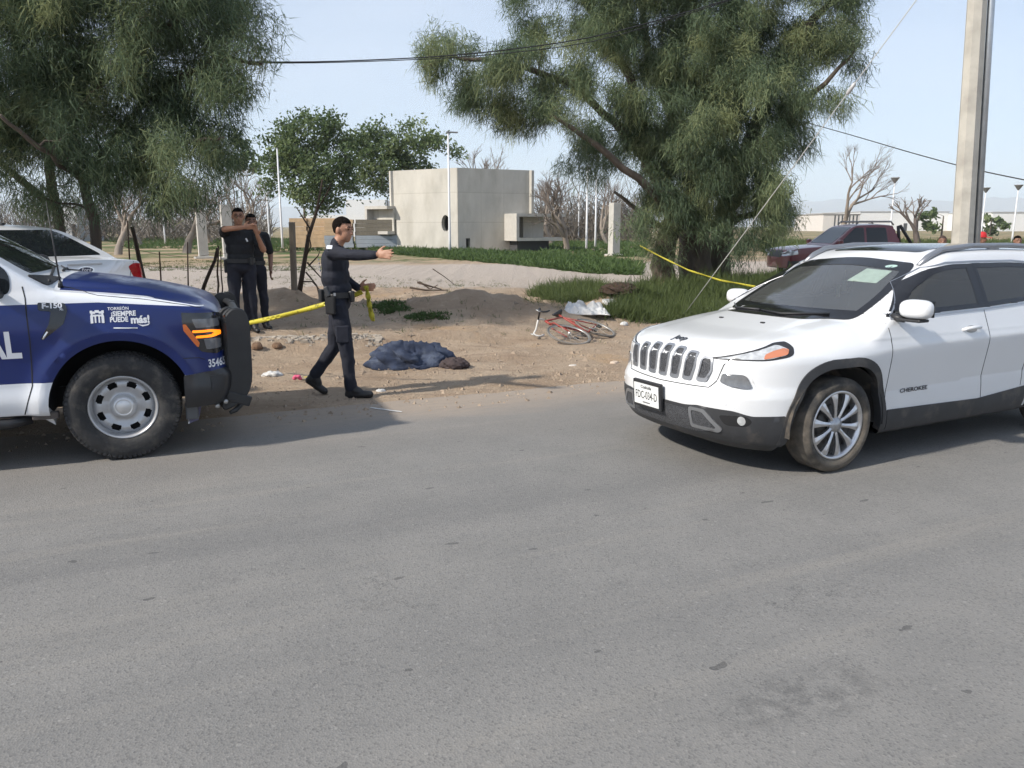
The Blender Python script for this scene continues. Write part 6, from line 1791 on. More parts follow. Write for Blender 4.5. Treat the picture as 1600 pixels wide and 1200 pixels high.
CL = [(668, 92, 56, 46, 21, 1.6), (720, 120, 74, 52, 21, 1.8), (785, 130, 70, 62, 21, 1.6), (800, 70, 70, 55, 21, 1.5), (845, 170, 62, 62, 20.8, 1.5), (880, 90, 80, 70, 21.5, 1.8), (880, 225, 48, 48, 20.8, 1.2),
      (930, 20, 100, 60, 22, 2.2), (840, 10, 70, 40, 21.8, 1.6), (960, 130, 85, 75, 21.5, 2), (970, 220, 70, 60, 21.5, 1.8), (930, 262, 48, 32, 21.2, 1.2), (1050, 60, 100, 80, 22, 2.5), (1060, 170, 95, 85, 21.5, 2.3), (1060, 265, 85, 65, 21.5, 2.0),
      (1150, 80, 95, 85, 22, 2.5), (1150, 190, 85, 85, 21, 2.2), (1150, 290, 80, 70, 21, 2.0), (1200, 345, 52, 52, 20.6, 1.2), (1030, 340, 55, 40, 21.0, 1.3), (1110, 335, 64, 50, 20.6, 1.2), (1170, 375, 50, 32, 20.4, 0.9), (1070, 385, 48, 26, 20.6, 0.7), (1000, 385, 26, 34, 21.5, 0.9), (1210, 255, 48, 66, 21, 1.4), (1225, 325, 38, 58, 21, 1.0),
      (1235, 60, 80, 75, 22, 2.2), (1235, 150, 65, 60, 21.5, 1.8), (1300, 40, 55, 52, 21.5, 1.6), (1335, 20, 34, 42, 21.3, 1.2), (1300, 110, 40, 40, 21.2, 1.0), (1000, -60, 220, 60, 22, 2.6), (1210, -60, 140, 60, 22, 2.4), (1290, 140, 42, 42, 20.8, 1.3), (1330, 85, 38, 36, 20.7, 1.3), (1255, 195, 38, 40, 21, 1.2), (640, 110, 34, 34, 20.8, 1.2), (1170, 130, 40, 70, 19.6, 0.8), (1110, 230, 50, 55, 19.5, 0.8)]
feather_tree('feathery_tree', 'large feathery grey-green tree with several trunks behind the white SUV', tb, L_, CL, 11.0, 11, 'feathery trees', 13, 44, 1.0, 0.50)
# ---- the other feathery tree, left, nearer
YL = 12.0
tl = at_y(110, 372, YL)
def gl_(px, Y):
    v = at_y(px, 400, Y); return (v.x, v.y, gz(v.x, v.y) - 0.1)
L2 = []
L2.append(([gl_(152, YL), A3(150, 370, YL), A3(132, 285, YL), A3(105, 200, YL), A3(90, 60, YL), A3(80, -120, YL)], 0.085, 0.05))
L2.append(([gl_(95, YL + 1), A3(90, 330, YL + 1), A3(70, 200, YL + 1), A3(20, 60, YL + 1)], 0.095, 0.05))
L2.append(([A3(132, 285, YL), A3(190, 200, YL + .3), A3(260, 130, YL + .2), A3(340, 90, YL), A3(410, 100, YL)], 0.055, 0.02))
L2.append(([A3(105, 200, YL), A3(180, 110, YL), A3(260, 40, YL), A3(340, -10, YL), A3(410, -40, YL)], 0.055, 0.02))
L2.append(([A3(132, 285, YL), A3(220, 250, YL - .6), A3(300, 220, YL - .6), A3(350, 215, YL - .8)], 0.045, 0.02))
L2.append(([A3(90, 330, YL + 1), A3(-40, 220, YL + .5), A3(-160, 120, YL)], 0.06, 0.03))
L2.append(([A3(132, 285, YL), A3(60, 230, YL - 1.5), A3(0, 180, YL - 2)], 0.045, 0.02))
CL2 = [(30, 30, 110, 80, 15, 1.9), (150, 40, 100, 85, 15, 1.9), (260, 30, 95, 75, 15, 1.8), (350, 30, 70, 60, 14.8, 1.4), (400, 90, 38, 42, 14.6, 0.9), (345, 120, 62, 62, 14.7, 1.3), (40, 150, 105, 75, 14.8, 2.0), (150, 150, 95, 75, 14.8, 1.8), (250, 140, 85, 75, 14.7, 1.6),
       (300, 210, 62, 60, 14.4, 1.3), (340, 235, 36, 46, 14.4, 0.9), (215, 230, 75, 62, 14.5, 1.5), (110, 245, 60, 42, 14.5, 1.2), (30, 240, 70, 55, 14.6, 1.4), (265, 290, 58, 36, 14.3, 1.0), (200, 268, 40, 30, 14.4, 1.0), (20, 290, 38, 34, 14.8, 0.9), (60, 300, 28, 26, 15.2, 0.8), (325, 270, 28, 36, 14.3, 0.7),
       (-90, 60, 110, 110, 14.5, 2.2), (-110, 200, 100, 80, 14.2, 2.0), (120, -70, 190, 70, 15, 2.2), (310, -60, 110, 60, 15, 1.7), (40, -170, 170, 60, 14.4, 2.0), (60, 312, 62, 22, 14.6, 1.0), (150, 300, 50, 24, 14.4, 1.0), (235, 312, 52, 20, 14.4, 1.0), (300, 296, 42, 26, 14.2, 0.9), (120, 290, 60, 30, 16.2, 1.0), (10, 320, 40, 20, 14.6, 0.8)]
feather_tree('feathery_tree', 'dense drooping feathery tree overhanging the white sedan at left', tl, L2, [(a, b, c, d, Y - 2.9, e * 0.85) for a, b, c, d, Y, e in CL2], 50.0, 23, 'feathery trees', 10, 34, 0.74, 0.42)

# ---- bare winter trees
def bare_tree(px, ytop, Y, spread, seed, label, lean=0.0, m=PALEBARK, depth_n=6, thick=1.0, cut=False, tw=TWIG):
    rs = random.Random(seed)
    b = at_y(px, 380, Y); zb = gz(b.x, b.y); H = at_y(px, ytop, Y).z - zb
    root = empty('bare_tree', (b.x, b.y, 0), 0, label, 'tree', 'leafless trees')
    tk, twg = MB(), MB()
    def grow(p, d, L, r, n):
        q = p; pts = [p]; dd = d.copy()
        for k in range(3):
            dd = (dd + Vector((rs.gauss(0, .16), rs.gauss(0, .16), rs.gauss(0.03, .1)))).normalized()
            q = q + dd * (L / 3); pts.append(q)
        (tk if n >= depth_n - 2 else twg).tube(pts, [r, r * 0.86, r * 0.74, r * 0.62], 6 if n >= depth_n - 1 else (4 if n > 1 else 3), cap=False)
        if n == 0: return
        kids = rs.choice((2, 3, 3)) if n > 1 else rs.choice((3, 4, 4))
        for k in range(kids):
            ang = rs.uniform(0.25, 0.75) * spread
            ax = dd.orthogonal().normalized(); ax.rotate(Quaternion(dd, rs.uniform(0, 2 * math.pi)))
            nd = dd.copy(); nd.rotate(Quaternion(ax, ang)); nd = (nd + Vector((0, 0, 0.10))).normalized()
            at = pts[-1] if k < 2 else pts[2]
            grow(at, nd, L * rs.uniform(0.62, 0.86), r * rs.uniform(0.48, 0.66), n - 1)
    L0 = H * 0.27
    grow(Vector((0, 0, zb - 0.2)), Vector((lean, 0, 1)).normalized(), L0, 0.055 * H * thick * 0.6, depth_n)
    tk.build('trunk', m, root); twg.build('twigs', tw, root)['kind'] = 'stuff'
    return root
bare_tree(290, 245, 52, 0.95, 3, 'thick pale bare tree left of the shorter concrete column', 0.05, thick=1.5)
bare_tree(182, 225, 50, 0.9, 8, 'pale bare tree right of the leaning trunk at left', -0.03, thick=1.2)
bare_tree(220, 255, 74, 0.9, 5, 'small bare tree between two thicker bare trees at left', 0.0)
bare_tree(372, 235, 66, 0.9, 15, 'bare tree rising behind the taller concrete column', 0.1)
bare_tree(398, 245, 80, 0.85, 16, 'bare tree between the taller column and the slim white lamp post', 0.0)
bare_tree(330, 250, 84, 0.9, 19, 'distant bare tree behind the gap between the two columns', 0.0)
bare_tree(885, 240, 58, 0.9, 33, 'bare tree with bent trunk right of the cube', 0.18, thick=1.3)
bare_tree(862, 250, 76, 0.9, 34, 'bare tree just right of the concrete cube', 0.0)
bare_tree(948, 255, 80, 0.9, 36, 'bare tree behind the pale column near the big tree', -0.1)
bare_tree(760, 225, 90, 0.6, 37, 'dry whip-like branches showing above the concrete cube', 0.15)
bare_tree(1308, 185, 62, 0.80, 41, 'large bushy bare tree behind the maroon pickup', 0.10, thick=0.9)
bare_tree(1437, 265, 58, 0.9, 44, 'small pruned bare tree left of the utility pole', 0.0, thick=1.6, depth_n=4, m=mat('dark_bark', (0.10, 0.08, 0.07), 0.95, vary=0.3))
# undergrowth of more distant bare trees that reads as one mass
def thicket():
    rs = np.random.RandomState(9); n = 11000
    V, T, C = [], [], []; vb = 0
    az = np.concatenate([rs.uniform(0, 425, n // 2), rs.uniform(838, 1010, n // 2)])
    Y = rs.uniform(88, 130, n)
    org = np.array([A3(a, 378, y) for a, y in zip(az, Y)]); org[:, 2] = rs.uniform(0.2, 6.0, n) * rs.rand(n)
    d = unit(rs.normal(size=(n, 3)) * np.array([0.6, 0.6, 0.4]) + np.array([0, 0, 0.9]))
    V, T, C = strands(rs, org, d, rs.uniform(1.0, 3.6, n), rs.uniform(0.04, 0.11, n), rs.uniform(0, 0.1, n), rs.rand(n), 2)
    o = link('undergrowth', np_mesh('undergrowth', V, T), None, mat('grey_brush', (0.115, 0.098, 0.080), 0.95, vary=0.3, vscale=0.5))
    tag(o, 'grey leafless brush filling the far side of the lot', 'undergrowth', kind='stuff')
thicket()

# ---- green broad-leaved trees behind the pavilion
def leafy_tree(px, Y, clumps, density, seed, label, leaf=0.17, light=0.5, trunk_r=0.16):
    rs = np.random.RandomState(seed)
    b = at_y(px, 378, Y); zb = gz(b.x, b.y)
    root = empty('leafy_tree', (b.x, b.y, 0), 0, label, 'tree', 'green trees behind the pavilion')
    o = np.array([b.x, b.y, 0.0])
    tips = clump_points(rs, clumps, density)
    tk = MB(); n0 = [np.array([b.x, b.y, zb - 0.2 + k * 0.7]) for k in range(6)]
    tk.tube([tuple(q - o) for q in n0], [trunk_r * (1 - 0.09 * k) for k in range(6)], 8)
    nodes = list(n0)
    tips = tips[np.argsort(np.linalg.norm(tips - n0[-1], axis=1))]
    V, F_, C = [], [], []; vb = 0
    for i, t in enumerate(tips):
        arr = np.array(nodes); d = arr - t; dist = np.linalg.norm(d, axis=1) + 0.8 * np.maximum(d[:, 2], 0); j = int(np.argmin(dist))
        P = limb_path(nodes[j], t, rs, 0.05, 0.25, 4)
        r0 = min(0.06, 0.012 + 0.016 * np.linalg.norm(t - nodes[j]))
        tk.tube([tuple(q - o) for q in P], [r0, r0 * .8, r0 * .6, 0.008], 4, cap=False)
        nodes += [P[2], P[3]]
        n = 85; bt = np.clip(rs.normal(light, 0.2), 0, 1)
        c = t + rs.normal(size=(n, 3)) * np.array([0.42, 0.42, 0.34])
        u = unit(rs.normal(size=(n, 3))); w = unit(np.cross(u, rs.normal(size=(n, 3))))
        s = leaf * rs.uniform(0.6, 1.25, (n, 1))
        q = np.stack([c - u * s, c + w * s * 0.5, c + u * s, c - w * s * 0.5], 1) - o
        V.append(q.reshape(-1, 3)); F_.append(np.arange(n * 4).reshape(n, 4) + vb); vb += n * 4
        C.append(np.clip(bt + rs.normal(0, 0.15, n), 0, 1))
    tk.build('trunk', BARK, root)
    me = np_mesh('crown', np.concatenate(V), np.concatenate(F_)); set_tint(me, np.concatenate(C)); link('crown', me, root, LEAFG)
leafy_tree(478, 66, [(470, 225, 45, 40, 66, 2.2), (500, 280, 48, 45, 65, 2.2), (455, 265, 30, 36, 66, 1.8), (515, 205, 32, 28, 66, 1.8), (432, 215, 20, 17, 66, 1.0), (540, 240, 22, 30, 66, 1.4), (485, 190, 24, 16, 66, 1.2), (500, 318, 34, 18, 65, 1.4), (425, 300, 14, 30, 67, 0.9), (415, 255, 16, 26, 66, 1.0), (545, 285, 20, 30, 66, 1.2)], 4.2, 51, 'bushy green tree left of the cube, behind the lumber stacks', light=0.42)
leafy_tree(608, 72, [(600, 240, 40, 34, 72, 2.2), (570, 225, 26, 28, 72, 1.6), (640, 225, 40, 28, 72, 2.0), (680, 228, 28, 20, 72, 1.5), (620, 280, 36, 34, 71, 2.0), (580, 275, 22, 24, 71, 1.4), (588, 198, 12, 14, 72, 0.8), (650, 197, 12, 13, 72, 0.8), (700, 232, 18, 14, 72, 1.0), (560, 255, 20, 24, 72, 1.2), (655, 262, 26, 22, 72, 1.4)], 4.2, 52, 'wide green tree directly behind the concrete cube', light=0.55)
leafy_tree(385, 88, [(375, 235, 26, 30, 88, 2.0), (390, 265, 18, 22, 88, 1.4)], 1.6, 53, 'small sparse green tree behind the taller column', light=0.35, leaf=0.24)
leafy_tree(1545, 150, [(1545, 350, 26, 16, 150, 3.0)], 0.55, 55, 'round pale green tree in front of the far right warehouse', leaf=0.5, light=0.6)
leafy_tree(1470, 120, [(1462, 348, 24, 14, 120, 2.6)], 0.8, 56, 'olive bush just left of the utility pole', leaf=0.4, light=0.35)

# ---- weeds and grass (uncountable)
def patch(name, label, polys, n, hgt, wid, seed, material, light, spread=0.5, droop=0.35, per=7, yr=None, noise_gate=0.0):
    """tufts scattered over photo polygons lying on the terrain"""
    rs = np.random.RandomState(seed); pts = []
    world = []
    for poly in polys:
        world.append([(lambda g: (g.x, g.y))(G(*q)) for q in poly])
    areas = []
    for w in world:
        areas.append(abs(sum(w[i][0] * w[(i + 1) % len(w)][1] - w[(i + 1) % len(w)][0] * w[i][1] for i in range(len(w)))) / 2)
    tot = sum(areas)
    for w, a in zip(world, areas):
        xs_ = [p[0] for p in w]; ys_ = [p[1] for p in w]; k = 0; need = int(n * a / tot); tries = 0
        while k < need and tries < 30:
            tries += 1
            x, y = rs.uniform(min(xs_), max(xs_), need * 2 + 50), rs.uniform(min(ys_), max(ys_), need * 2 + 50)
            ok = polymask(w, x, y) & (fbm(x * 0.8, y * 0.8) > noise_gate * rs.uniform(0.7, 1.1, len(x)))
            got = list(zip(x[ok], y[ok]))[:need - k]; pts += got; k += len(got)
    P = np.array(pts); z = terrain(P[:, 0], P[:, 1])
    org = np.repeat(np.stack([P[:, 0], P[:, 1], z - 0.02], 1), per, 0); N = len(org)
    org[:, :2] += rs.normal(0, 0.05, (N, 2))
    tuft = np.repeat(rs.uniform(0.5, 1.15, len(P)) * (0.6 + 0.8 * fbm(P[:, 0] * 0.7, P[:, 1] * 0.7)), per)
    tn = np.repeat(np.clip(rs.normal(light, 0.16, len(P)) + 0.9 * (fbm(P[:, 0] * 0.45 + 9, P[:, 1] * 0.45) - 0.47), 0, 1), per)
    d = unit(rs.normal(size=(N, 3)) * np.array([spread, spread, 0.1]) + np.array([0, 0, 1.0]))
    V, T, C = strands(rs, org, d, hgt * tuft * rs.uniform(0.5, 1.15, N), wid * rs.uniform(0.6, 1.3, N), droop * rs.uniform(0, 1, N), np.clip(tn + rs.normal(0, 0.1, N), 0, 1), 3)
    o = link(name, np_mesh(name, V, T), None, material)
    tag(o, label, 'grass', kind='stuff'); return o
patch('grass', 'long green and straw grass below the big tree', [[(955, 490), (975, 470), (1010, 455), (1090, 448), (1210, 452), (1400, 470), (1400, 505), (1200, 508), (1060, 506), (985, 505)]], 5600, 0.40, 0.011, 61, GRASSG, 0.66, 0.42, 0.5, 7)
patch('grass', 'tall green grass clumps under the foot of the big tree', [[(965, 468), (1000, 447), (1060, 440), (1180, 438), (1300, 440), (1300, 462), (1010, 474)]], 2800, 0.48, 0.013, 66, GRASSG, 0.56, 0.40, 0.5, 8)
patch('grass', 'dry straw-coloured grass tuft behind the bicycle', [[(822, 462), (850, 452), (905, 446), (945, 450), (948, 466), (900, 474), (860, 474)]], 900, 0.46, 0.010, 62, GRASSG, 0.72, 0.45, 0.55, 8)
patch('grass', 'dry straw stalks at the edge of the long grass', [[(945, 500), (960, 480), (1010, 480), (1010, 502)]], 420, 0.42, 0.010, 63, GRASSG, 0.85, 0.4, 0.5, 7)
patch('weeds', 'band of leafy green weeds in front of the concrete cube', [[(560, 388), (612, 384), (700, 391), (790, 396), (880, 402), (1000, 412), (1000, 430), (920, 426), (800, 414), (690, 404), (600, 396)]], 9500, 0.52, 0.05, 64, WEEDG, 0.50, 0.9, 0.5, 9)
patch('weeds', 'low green weeds around the lumber stacks and columns', [[(150, 372), (420, 372), (600, 382), (600, 392), (430, 394), (380, 392), (200, 388)]], 4200, 0.45, 0.055, 65, WEEDG, 0.42, 0.7, 0.5, 6, noise_gate=0.45)
patch('weeds', 'low weeds between the bare trees right of the cube', [[(840, 378), (1010, 378), (1010, 402), (840, 398)]], 1600, 0.5, 0.08, 67, WEEDG, 0.5, 0.7, 0.5, 6, noise_gate=0.42)
patch('grass', 'thin green grass on the bare lot behind the officers', [[(215, 410), (330, 405), (520, 412), (520, 425), (330, 424), (230, 424)]], 1500, 0.12, 0.016, 68, GRASSG, 0.4, 0.7, 0.4, 6, noise_gate=0.5)
patch('weeds', 'small dark weed clump on the earth heap by the walking officer', [[(575, 478), (600, 470), (632, 472), (640, 484), (600, 492)], [(636, 492), (700, 488), (704, 497), (640, 500)]], 300, 0.13, 0.02, 69, WEEDG, 0.45, 0.8, 0.5, 8)
patch('grass', 'dry scrub over the far field at right', [[(1180, 378), (1600, 378), (1640, 392), (1200, 400)]], 3000, 0.8, 0.06, 70, GRASSG, 0.62, 0.6, 0.4, 6)

patch('grass', 'sparse dry stalks and tufts over the earth heaps and the verge', [[(395, 500), (560, 470), (700, 455), (840, 470), (960, 500), (960, 540), (840, 530), (640, 520), (400, 525)]], 150, 0.16, 0.007, 71, GRASSG, 0.85, 0.7, 0.5, 9)
patch('grass', 'thin fringe of grass round the long grass', [[(880, 512), (940, 470), (985, 462), (1010, 512), (960, 520)], [(800, 478), (830, 448), (960, 440), (960, 480), (870, 484)]], 240, 0.22, 0.009, 72, GRASSG, 0.75, 0.6, 0.5, 8, noise_gate=0.48)
patch('grass', 'scattered stubble across the lot behind the heaps', [[(230, 445), (420, 430), (560, 432), (800, 440), (800, 452), (560, 450), (240, 455)]], 420, 0.14, 0.009, 73, GRASSG, 0.8, 0.7, 0.5, 7, noise_gate=0.47)
# ================================================================ people
NAVY = mat('navy_uniform_cloth', (0.0085, 0.0105, 0.020), 0.85, vary=0.25, vscale=9, bump=0.5, bscale=11)
NAVY2 = mat('navy_trouser_cloth', (0.010, 0.012, 0.022), 0.88, vary=0.25, vscale=9, bump=0.5, bscale=10)
BLACKC = mat('black_shirt_cloth', (0.007, 0.0085, 0.012), 0.85, vary=0.25, vscale=9, bump=0.5, bscale=11)
SKIN = mat('brown_skin', (0.36, 0.185, 0.115), 0.55, vary=0.10, vscale=20)
SKIN2 = mat('darker_brown_skin', (0.22, 0.115, 0.075), 0.55, vary=0.10, vscale=20)
BOOT = mat('black_boot_leather', (0.012, 0.012, 0.013), 0.5, vary=0.2, vscale=20, bump=0.2, bscale=40)
HAIR = mat('black_hair', (0.007, 0.005, 0.004), 0.95, spec=0.1, vary=0.3, vscale=60, bump=0.5, bscale=120)
LEATH = mat('duty_belt_black', (0.014, 0.014, 0.015), 0.5, bump=0.1, bscale=60)

def figure(name, label, loc, rz, J, mats, scale=1.0, voxel=0.010, head_yaw=0.0, head_pitch=0.0, hands=True, hair=True, bulk=1.0, short_sleeve=(False, False), hair_mat=None, group=None, point=(False, False)):
    """one continuous body grown round the joints J (x ahead, y to the left, z up); face materials: shirt, trousers, skin, boots"""
    root = empty(name, loc, rz, label, 'person', group); root.scale = (scale,) * 3
    prims = []                                         # (kind, data, group)
    V3 = lambda q: np.array(q, float)
    def cap(a, ra, b, rb, g): prims.append(('c', V3(a), ra, V3(b), rb, g))
    def ell(c, r, g, M=None): prims.append(('e', V3(c), V3(r), np.eye(3) if M is None else np.array(M), g))
    j = {k: V3(v) for k, v in J.items()}
    # trunk
    up = j['neck'] - j['pelvis']; up = up / np.linalg.norm(up)
    lat = j['shL'] - j['shR']; lat = lat / np.linalg.norm(lat); fwd = np.cross(lat, up); fwd /= np.linalg.norm(fwd); lat = np.cross(up, fwd)
    M = np.stack([fwd, lat, up], 1)
    b = bulk
    ell(j['pelvis'] + up * 0.0, (0.135 * b, 0.172 * b, 0.125), 1, M)
    ell(j['pelvis'] + up * 0.12, (0.140 * b, 0.165 * b, 0.12), 0, M)
    ell(j['chest'] - up * 0.10, (0.145 * b, 0.172 * b, 0.16), 0, M)
    ell(j['chest'] + up * 0.03, (0.140 * b, 0.188 * b, 0.16), 0, M)
    ell(j['chest'] + up * 0.10 + fwd * 0.02, (0.11 * b, 0.17 * b, 0.11), 0, M)
    cap(j['neck'] - up * 0.03, 0.066, j['neck'] + up * 0.02, 0.060, 0)
    for s, sg in (('L', 1), ('R', -1)):
        sh, el, wr, ha = j['sh' + s], j['el' + s], j['wr' + s], j['ha' + s]
        cap(j['neck'] - up * 0.05 + lat * sg * 0.03, 0.068, sh, 0.070 * b, 0)
        short = short_sleeve[0 if s == 'L' else 1]
        if short:
            m_ = el * 0.8 + sh * 0.2
            cap(sh, 0.070 * b, m_, 0.062, 0); cap(m_, 0.047, el, 0.043, 2); cap(el, 0.043, wr, 0.030, 2)
        else:
            cap(sh, 0.070 * b, el, 0.055, 0); cap(el, 0.055, wr * 0.95 + el * 0.05, 0.042, 0)
        cap(wr, 0.029, wr + (ha - wr) * 0.12, 0.028, 2)
        # hand: palm plus five fingers, thumb off the side
        hd = ha - wr; hl = np.linalg.norm(hd); hd = hd / hl
        side = J.get('palm' + s, None)
        side = V3(side) if side is not None else np.cross(hd, [0, 0, 1.0]); side = side - hd * side.dot(hd); side /= max(np.linalg.norm(side), 1e-6)
        nrm = np.cross(hd, side)
        pc = wr + hd * 0.065
        ell(pc, (0.055, 0.042, 0.018), 2, np.stack([hd, side, nrm], 1))
        if hands:
            pt = point[0 if s == 'L' else 1]
            for fi, (off, ln) in enumerate(((0.031, 0.072), (0.011, 0.082), (-0.010, 0.076), (-0.030, 0.060))):
                a0 = wr + hd * 0.105 + side * off
                bend = 0.10 if pt else 0.45
                d1 = hd * math.cos(bend * 0.5) - nrm * math.sin(bend * 0.5) + side * off * (7.0 if pt else 1.6)
                d2 = hd * math.cos(bend * 1.6) - nrm * math.sin(bend * 1.6) + side * off * (6.0 if pt else 1.2)
                m1 = a0 + d1 * ln * 0.55; m2 = m1 + d2 * ln * 0.5
                cap(a0 - hd * 0.03, 0.0105, m1, 0.0095, 2); cap(m1, 0.0095, m2, 0.0080, 2)
            t0 = wr + hd * 0.035 + side * 0.036; t1 = t0 + side * 0.030 + hd * 0.030 - nrm * 0.008; t2 = t1 + side * 0.012 + hd * 0.032
            cap(t0, 0.014, t1, 0.0115, 2); cap(t1, 0.0115, t2, 0.0090, 2)
        hp, kn, an, to = j['hp' + s], j['kn' + s], j['an' + s], j['to' + s]
        cap(hp, 0.098 * b, kn, 0.070, 1); cap(kn, 0.070, an * 0.80 + kn * 0.20, 0.058, 1); cap(an * 0.80 + kn * 0.20, 0.058, an * 0.97 + kn * 0.03, 0.060, 1)
        fd = to - an; shank = (an - kn) / np.linalg.norm(an - kn)
        heel = j.get('he' + s, an + shank * 0.065 - fd * 0.18)
        cap(an, 0.052, heel, 0.040, 3); cap(heel, 0.040, to, 0.036, 3); cap(an, 0.050, (to + an) / 2 * 0.85 + heel * 0.15, 0.044, 3); cap((to + heel) / 2, 0.043, to, 0.038, 3)
    # head
    hc = j['head']
    cy, sy = math.cos(head_yaw), math.sin(head_yaw)
    Hf = np.array([cy * math.cos(head_pitch), sy * math.cos(head_pitch), math.sin(head_pitch)]); Hl = np.array([-sy, cy, 0]); Hu = np.cross(Hf, Hl)
    HM = np.stack([Hf, Hl, Hu], 1)
    hp_ = lambda x, y, z: hc + HM @ np.array([x, y, z])
    cap(j['neck'] - up * 0.01, 0.056, hp_(-0.015, 0, -0.06), 0.055, 2)
    ell(hp_(-0.012, 0, 0.025), (0.098, 0.078, 0.095), 2, HM); ell(hp_(0.022, 0, -0.035), (0.070, 0.062, 0.080), 2, HM)
    ell(hp_(0.045, 0, -0.088), (0.034, 0.034, 0.026), 2, HM)                      # chin
    cap(hp_(0.082, 0, 0.015), 0.009, hp_(0.103, 0, -0.022), 0.013, 2)             # nose
    ell(hp_(0.078, 0.030, 0.028), (0.014, 0.026, 0.010), 2, HM); ell(hp_(0.078, -0.030, 0.028), (0.014, 0.026, 0.010), 2, HM)
    ell(hp_(0.082, 0, -0.055), (0.012, 0.026, 0.012), 2, HM)                      # mouth
    for sg in (-1, 1): ell(hp_(-0.008, sg * 0.080, -0.002), (0.020, 0.012, 0.032), 2, HM)
    # mesh of the union
    mb = MB()
    for p in prims:
        if p[0] == 'c':
            a, ra, bb, rb = Vector(p[1]), p[2], Vector(p[3]), p[4]
            d = (bb - a); L = d.length
            if L < 1e-5: mb.ball(a, ra, 12, 8); continue
            d = d / L; pts = []; rr = []
            for t in (0.0, 0.38, 0.72, 0.93): pts.append(a - d * ra * math.cos(math.asin(t)) ); rr.append(max(ra * t, 0.001))
            pts.append(a); rr.append(ra); pts.append(bb); rr.append(rb)
            for t in (0.93, 0.72, 0.38, 0.0): pts.append(bb + d * rb * math.cos(math.asin(t))); rr.append(max(rb * t, 0.001))
            mb.tube(pts, rr, 12)
        else:
            c, r, MM = Vector(p[1]), p[2], Matrix(p[3].tolist())
            t_ = MB(); t_.ball((0, 0, 0), tuple(r), 16, 12)
            mb.add([MM @ Vector(q) + c for q in t_.v], t_.f, True)
    me = mb.mesh('body')
    o = link('body', me, root)
    md = o.modifiers.new('r', 'REMESH'); md.mode = 'VOXEL'; md.voxel_size = voxel; md.use_smooth_shade = True
    sm = o.modifiers.new('s', 'SMOOTH'); sm.factor = 0.5; sm.iterations = 3 if voxel < 0.011 else 2
    new = bpy.data.meshes.new_from_object(o.evaluated_get(bpy.context.evaluated_depsgraph_get()))
    o.modifiers.clear(); o.data = new; new.name = 'body'
    for m_ in mats: new.materials.append(m_)
    nv = len(new.vertices); co = np.zeros(nv * 3, np.float32); new.vertices.foreach_get('co', co); co = co.reshape(-1, 3)
    npol = len(new.polygons); ctr = np.zeros(npol * 3, np.float32); new.polygons.foreach_get('center', ctr); ctr = ctr.reshape(-1, 3)
    best = np.full(npol, 9.0); gi = np.zeros(npol, np.int32)
    for p in prims:
        if p[0] == 'c':
            a, ra, bb, rb, g = p[1], p[2], p[3], p[4], p[5]; d = bb - a; L2 = max(d @ d, 1e-9)
            t = np.clip(((ctr - a) @ d) / L2, 0, 1); dist = np.linalg.norm(ctr - (a + t[:, None] * d), axis=1) - (ra + (rb - ra) * t)
        else:
            c, r, MM, g = p[1], p[2], p[3], p[4]; q = (ctr - c) @ MM; k = np.linalg.norm(q / r, axis=1); dist = (k - 1) * r.min()
        if g == 2: dist = dist + 0.002
        w = dist < best; best[w] = dist[w]; gi[w] = g
    new.polygons.foreach_set('material_index', gi)
    new.polygons.foreach_set('use_smooth', [True] * npol)
    # folds in the cloth
    cl = np.zeros(nv, bool)
    for i, pol in enumerate(new.polygons):
        if gi[i] < 2: cl[list(pol.vertices)] = True
    nor = np.zeros(nv * 3, np.float32); new.vertices.foreach_get('normal', nor); nor = nor.reshape(-1, 3)
    fold = (fbm(co[:, 0] * 7 + co[:, 1] * 5, co[:, 2] * 9 + co[:, 1] * 4, 3) - 0.44) * 0.030
    co[cl] += (nor * fold[:, None])[cl]
    new.vertices.foreach_set('co', co.ravel()); new.update()
    if hair:
        hm = MB(); vs, fs = [], []; nu, nv_ = 24, 14; tops = []
        for jj in range(nv_ + 1):
            ph = math.pi / 2 - (math.pi * 0.72) * jj / nv_
            for i in range(nu):
                t = 2 * math.pi * i / nu
                lim = 0.42 if math.cos(t) > 0.45 else (0.05 if math.cos(t) > 0.05 else (-0.30 if math.cos(t) > -0.35 else -0.66))
                zz = max(math.sin(ph), lim) if math.sin(ph) < lim else math.sin(ph)
                cc = math.sqrt(max(0, 1 - zz * zz))
                rz_ = (1 + 0.02 * math.sin(7 * t + 5 * ph) + 0.012 * math.sin(17 * t)) * (0.955 + 0.045 * min(1, max(0, (zz + 0.2) / 0.6)))
                vs.append(hp_(-0.016 + 0.103 * rz_ * cc * math.cos(t), 0.083 * rz_ * cc * math.sin(t), 0.028 + 0.103 * rz_ * zz))
        for jj in range(nv_):
            for i in range(nu): fs.append((jj * nu + i, jj * nu + (i + 1) % nu, (jj + 1) * nu + (i + 1) % nu, (jj + 1) * nu + i))
        hm.add(vs, fs, True); hm.build('hair', hair_mat or HAIR, root)
        for sg in (-1, 1):
            eb = MB(); eb.tube([hp_(0.088, sg * 0.012, 0.036), hp_(0.086, sg * 0.032, 0.042), hp_(0.074, sg * 0.050, 0.034)], 0.0042, 5); eb.build('eyebrow', HAIR, root)
            ey = MB(); ey.ball(hp_(0.079, sg * 0.030, 0.014), (0.009, 0.012, 0.007), 8, 6); ey.build('eye', mat('dark_eye', (0.02, 0.014, 0.012), 0.2), root)
    return root, dict(M=M, fwd=fwd, lat=lat, up=up, j=j, hp=hp_, HM=HM)
